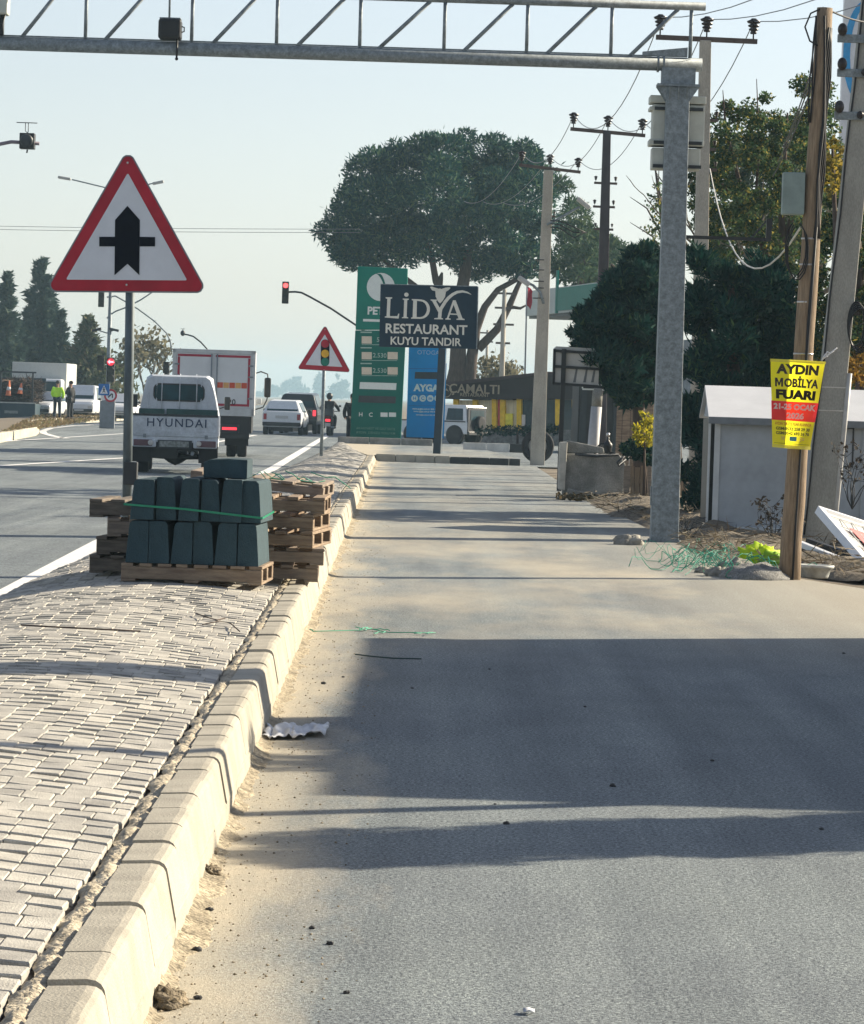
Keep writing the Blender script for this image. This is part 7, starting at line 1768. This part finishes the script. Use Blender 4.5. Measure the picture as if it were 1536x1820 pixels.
for k, (px, py, r_, lab) in enumerate(((370, 1557, .04, 'clod of dry earth at the kerb foot, middle of three'), (292, 1788, .055, 'largest clod of dry earth at the kerb foot, nearest'), (372, 1519, .03, 'clod of dark earth at the kerb foot beside the narrow shadow band'))):
    p = g(px, py); blob('earth_clod', lab, 'clod', (p.x, p.y, .012), (r_, r_*1.5, r_*.55), mk('clod_earth', (.20, .165, .115), .97, var=.4, vs=30, bump=1.0, bs=90), 60+k, .5, sc3=4)
p = g(940, 1803); o = MB(); o.grid([[(-.015+.015*i, -.02+.025*j, .004+.006*((i+j) % 2)) for i in range(3)] for j in range(3)]); tag(o.build('dry_leaf', M_litter, loc=(p.x, p.y, .004), solid=.002), 'pale curled leaf lying at the bottom of the lane', 'leaf')
def stick(label, pts, r_):
    B = g(pts[0][0], pts[0][1], .345); b = MB(); b.tube([g(x, y, .352+.01*(i % 2))-B for i, (x, y) in enumerate(pts)], r_, 6); o = b.build('dry_stick', M_bark); o.location = B; tag(o, label, 'stick')
def stick(label, pts, r_):
    P_ = []
    for i, (x, y) in enumerate(pts):
        v = g(x, y, .33)
        for _ in range(6): v = g(x, y, med_z(v.x, v.y)+.018+.008*(i % 2))
        P_.append(v)
    b = MB(); b.tube([v-P_[0] for v in P_], r_, 6); o = b.build('dry_stick', M_bark); o.location = P_[0]; tag(o, label, 'stick')
stick('short dark twig lying on the pavers in front of the loaded pallet', [(348, 1090), (365, 1096), (385, 1102), (400, 1099)], .004)
stick('bent twig lying on the pavers beside the kerb mortar', [(360, 1110), (390, 1104), (410, 1108), (426, 1122)], .0035)
stick('long reddish stick lying across the pavers at the left', [(38, 1111), (90, 1114), (150, 1117), (250, 1122)], .005)
# loose grit along the kerb foot
r = np.random.default_rng(8); k = 2600; y = 8+r.random(k)**1.6*50; x = np.array([xk(v) for v in y])+r.random(k)**2.2*.5+.03; s_ = .0018+.0045*r.random(k)**3
base = np.array([(1, 0, 0), (0, 1, 0), (-1, 0, 0), (0, -1, 0), (0, 0, .8), (0, 0, -.5)], float); fb = np.array([(0, 1, 4), (1, 2, 4), (2, 3, 4), (3, 0, 4), (1, 0, 5), (2, 1, 5), (3, 2, 5), (0, 3, 5)])
V = (base[None]*s_[:, None, None]*(.7+.6*r.random((k, 6, 1)))+np.stack([x, y, s_*.5], 1)[:, None, :]).reshape(-1, 3); F = (fb[None]+(np.arange(k)*6)[:, None, None]).reshape(-1, 3)
tag(npmesh('gravel', V, F, leafmat('grit', (.10, .085, .06), (.40, .34, .25), None, 0)), kind='stuff')

# ================================================================ roadside buildings outside the picture, to the right (they throw the wide shadows)
hb = Vector((7.0, 19.5, -.05)); hs = thing('roadside_house', 'single storey plastered house beside the lane, outside the right edge of the picture', 'house', hb)
M_pla = mk('house_plaster', (.42, .38, .30), .9, var=.12, vs=1.5)
MB().box(0, 6, 0, 9.9, 0, 3.75).build('wall', M_pla, hs); rf = MB().box(-.12, 6.12, -.12, 10.0, 3.752, 3.95).build('roof', M_oldc, hs)
MB().box(.8, 1.38, 3.6, 4.2, 3.96, 6.6).build('chimney', M_pla, rf)
for y_ in (1.6, 6.4):
    o = MB().box(-.03, .01, y_, y_+1.3, 1.0, 2.3).build('window', M_glass, hs); MB().box(-.05, -.032, y_-.08, y_+1.38, .92, .99).build('sill', M_trim, o)
MB().box(-.03, .01, 4.1, 5.0, 0, 2.1).build('door', M_wood, hs)
lp = Vector((5.75, 18.1, -.05)); ll = thing('utility_pole', 'slim steel pole beside the roadside house, outside the right edge of the picture', 'utility pole', lp)
MB().tube([(0, 0, -.2), (0, 0, 8.2)], [.085, .065], 14).build('shaft', M_galv, ll); MB().bar((-.6, 0, 8.0), (.6, 0, 8.0), .07).build('crossarm', M_arm, ll)
cc = Vector((5.9, 16.9, -.05)); 
puff_tree('clipped_cypress', 'clipped columnar cypress by the lane, outside the right edge of the picture', [(2960, 115), (3080, 60), (3240, 60), (3340, 140), (3350, 700), (3330, 1380), (2960, 1400), (2940, 700)], 16.9, .45, 150, 70, 130, 700, .10, M_darkL, 71, base=Vector((at(3150, 1420, 16.9).x, 16.9, -.05)), trunk=[([at(3150, 1430, 16.9), at(3150, 800, 16.9), at(3150, 200, 16.9)], [.09, .07, .03])], up=.5, wr=.35)
puff_tree('garden_tree', 'small round crowned tree by the roadside house, outside the right edge', [(2560, 330), (2680, 90), (2860, 55), (3040, 110), (3120, 380), (3100, 900), (2960, 1100), (2680, 1100), (2570, 800)], 21.0, 1.7, 150, 60, 130, 480, .09, M_leafL, 72, base=Vector((at(2840, 1290, 21).x, 21.0, -.05)), trunk=[([at(2840, 1300, 21), at(2840, 700, 21), at(2840, 300, 21)], [.09, .06, .02])], wr=.5)

r = np.random.default_rng(44); k = 700; C = np.stack([at(990, 880, 64.5).x+r.random(k)*1.9, 64.2+r.normal(size=k)*.45, .0+.10*r.random(k)**2], 1); V, F = quads(C, rdir(k, r)*np.array([1, 1, .5]), rdir(k, r), .06+.05*r.random(k), .04+.03*r.random(k))
tag(npmesh('fallen_leaves', V, F, leafmat('fallen_leaf', (.02, .022, .014), (.07, .055, .03), (.16, .11, .05), .2)), kind='stuff')
# ---------------------------------------------------------------- haze
mh = bpy.data.materials.new('haze_air'); mh.use_nodes = True; n = mh.node_tree.nodes; n.clear()
ho = n.new('ShaderNodeOutputMaterial'); hv = n.new('ShaderNodeVolumePrincipled')
hv.inputs['Color'].default_value = (.52, .76, .92, 1); hv.inputs['Density'].default_value = .0003; hv.inputs['Anisotropy'].default_value = 0.0
mh.node_tree.links.new(hv.outputs[0], ho.inputs['Volume'])
b = MB().box(-500, 500, -60, 3600, -1.2, 30); o = b.build('haze', mh); tag(o, kind='stuff')
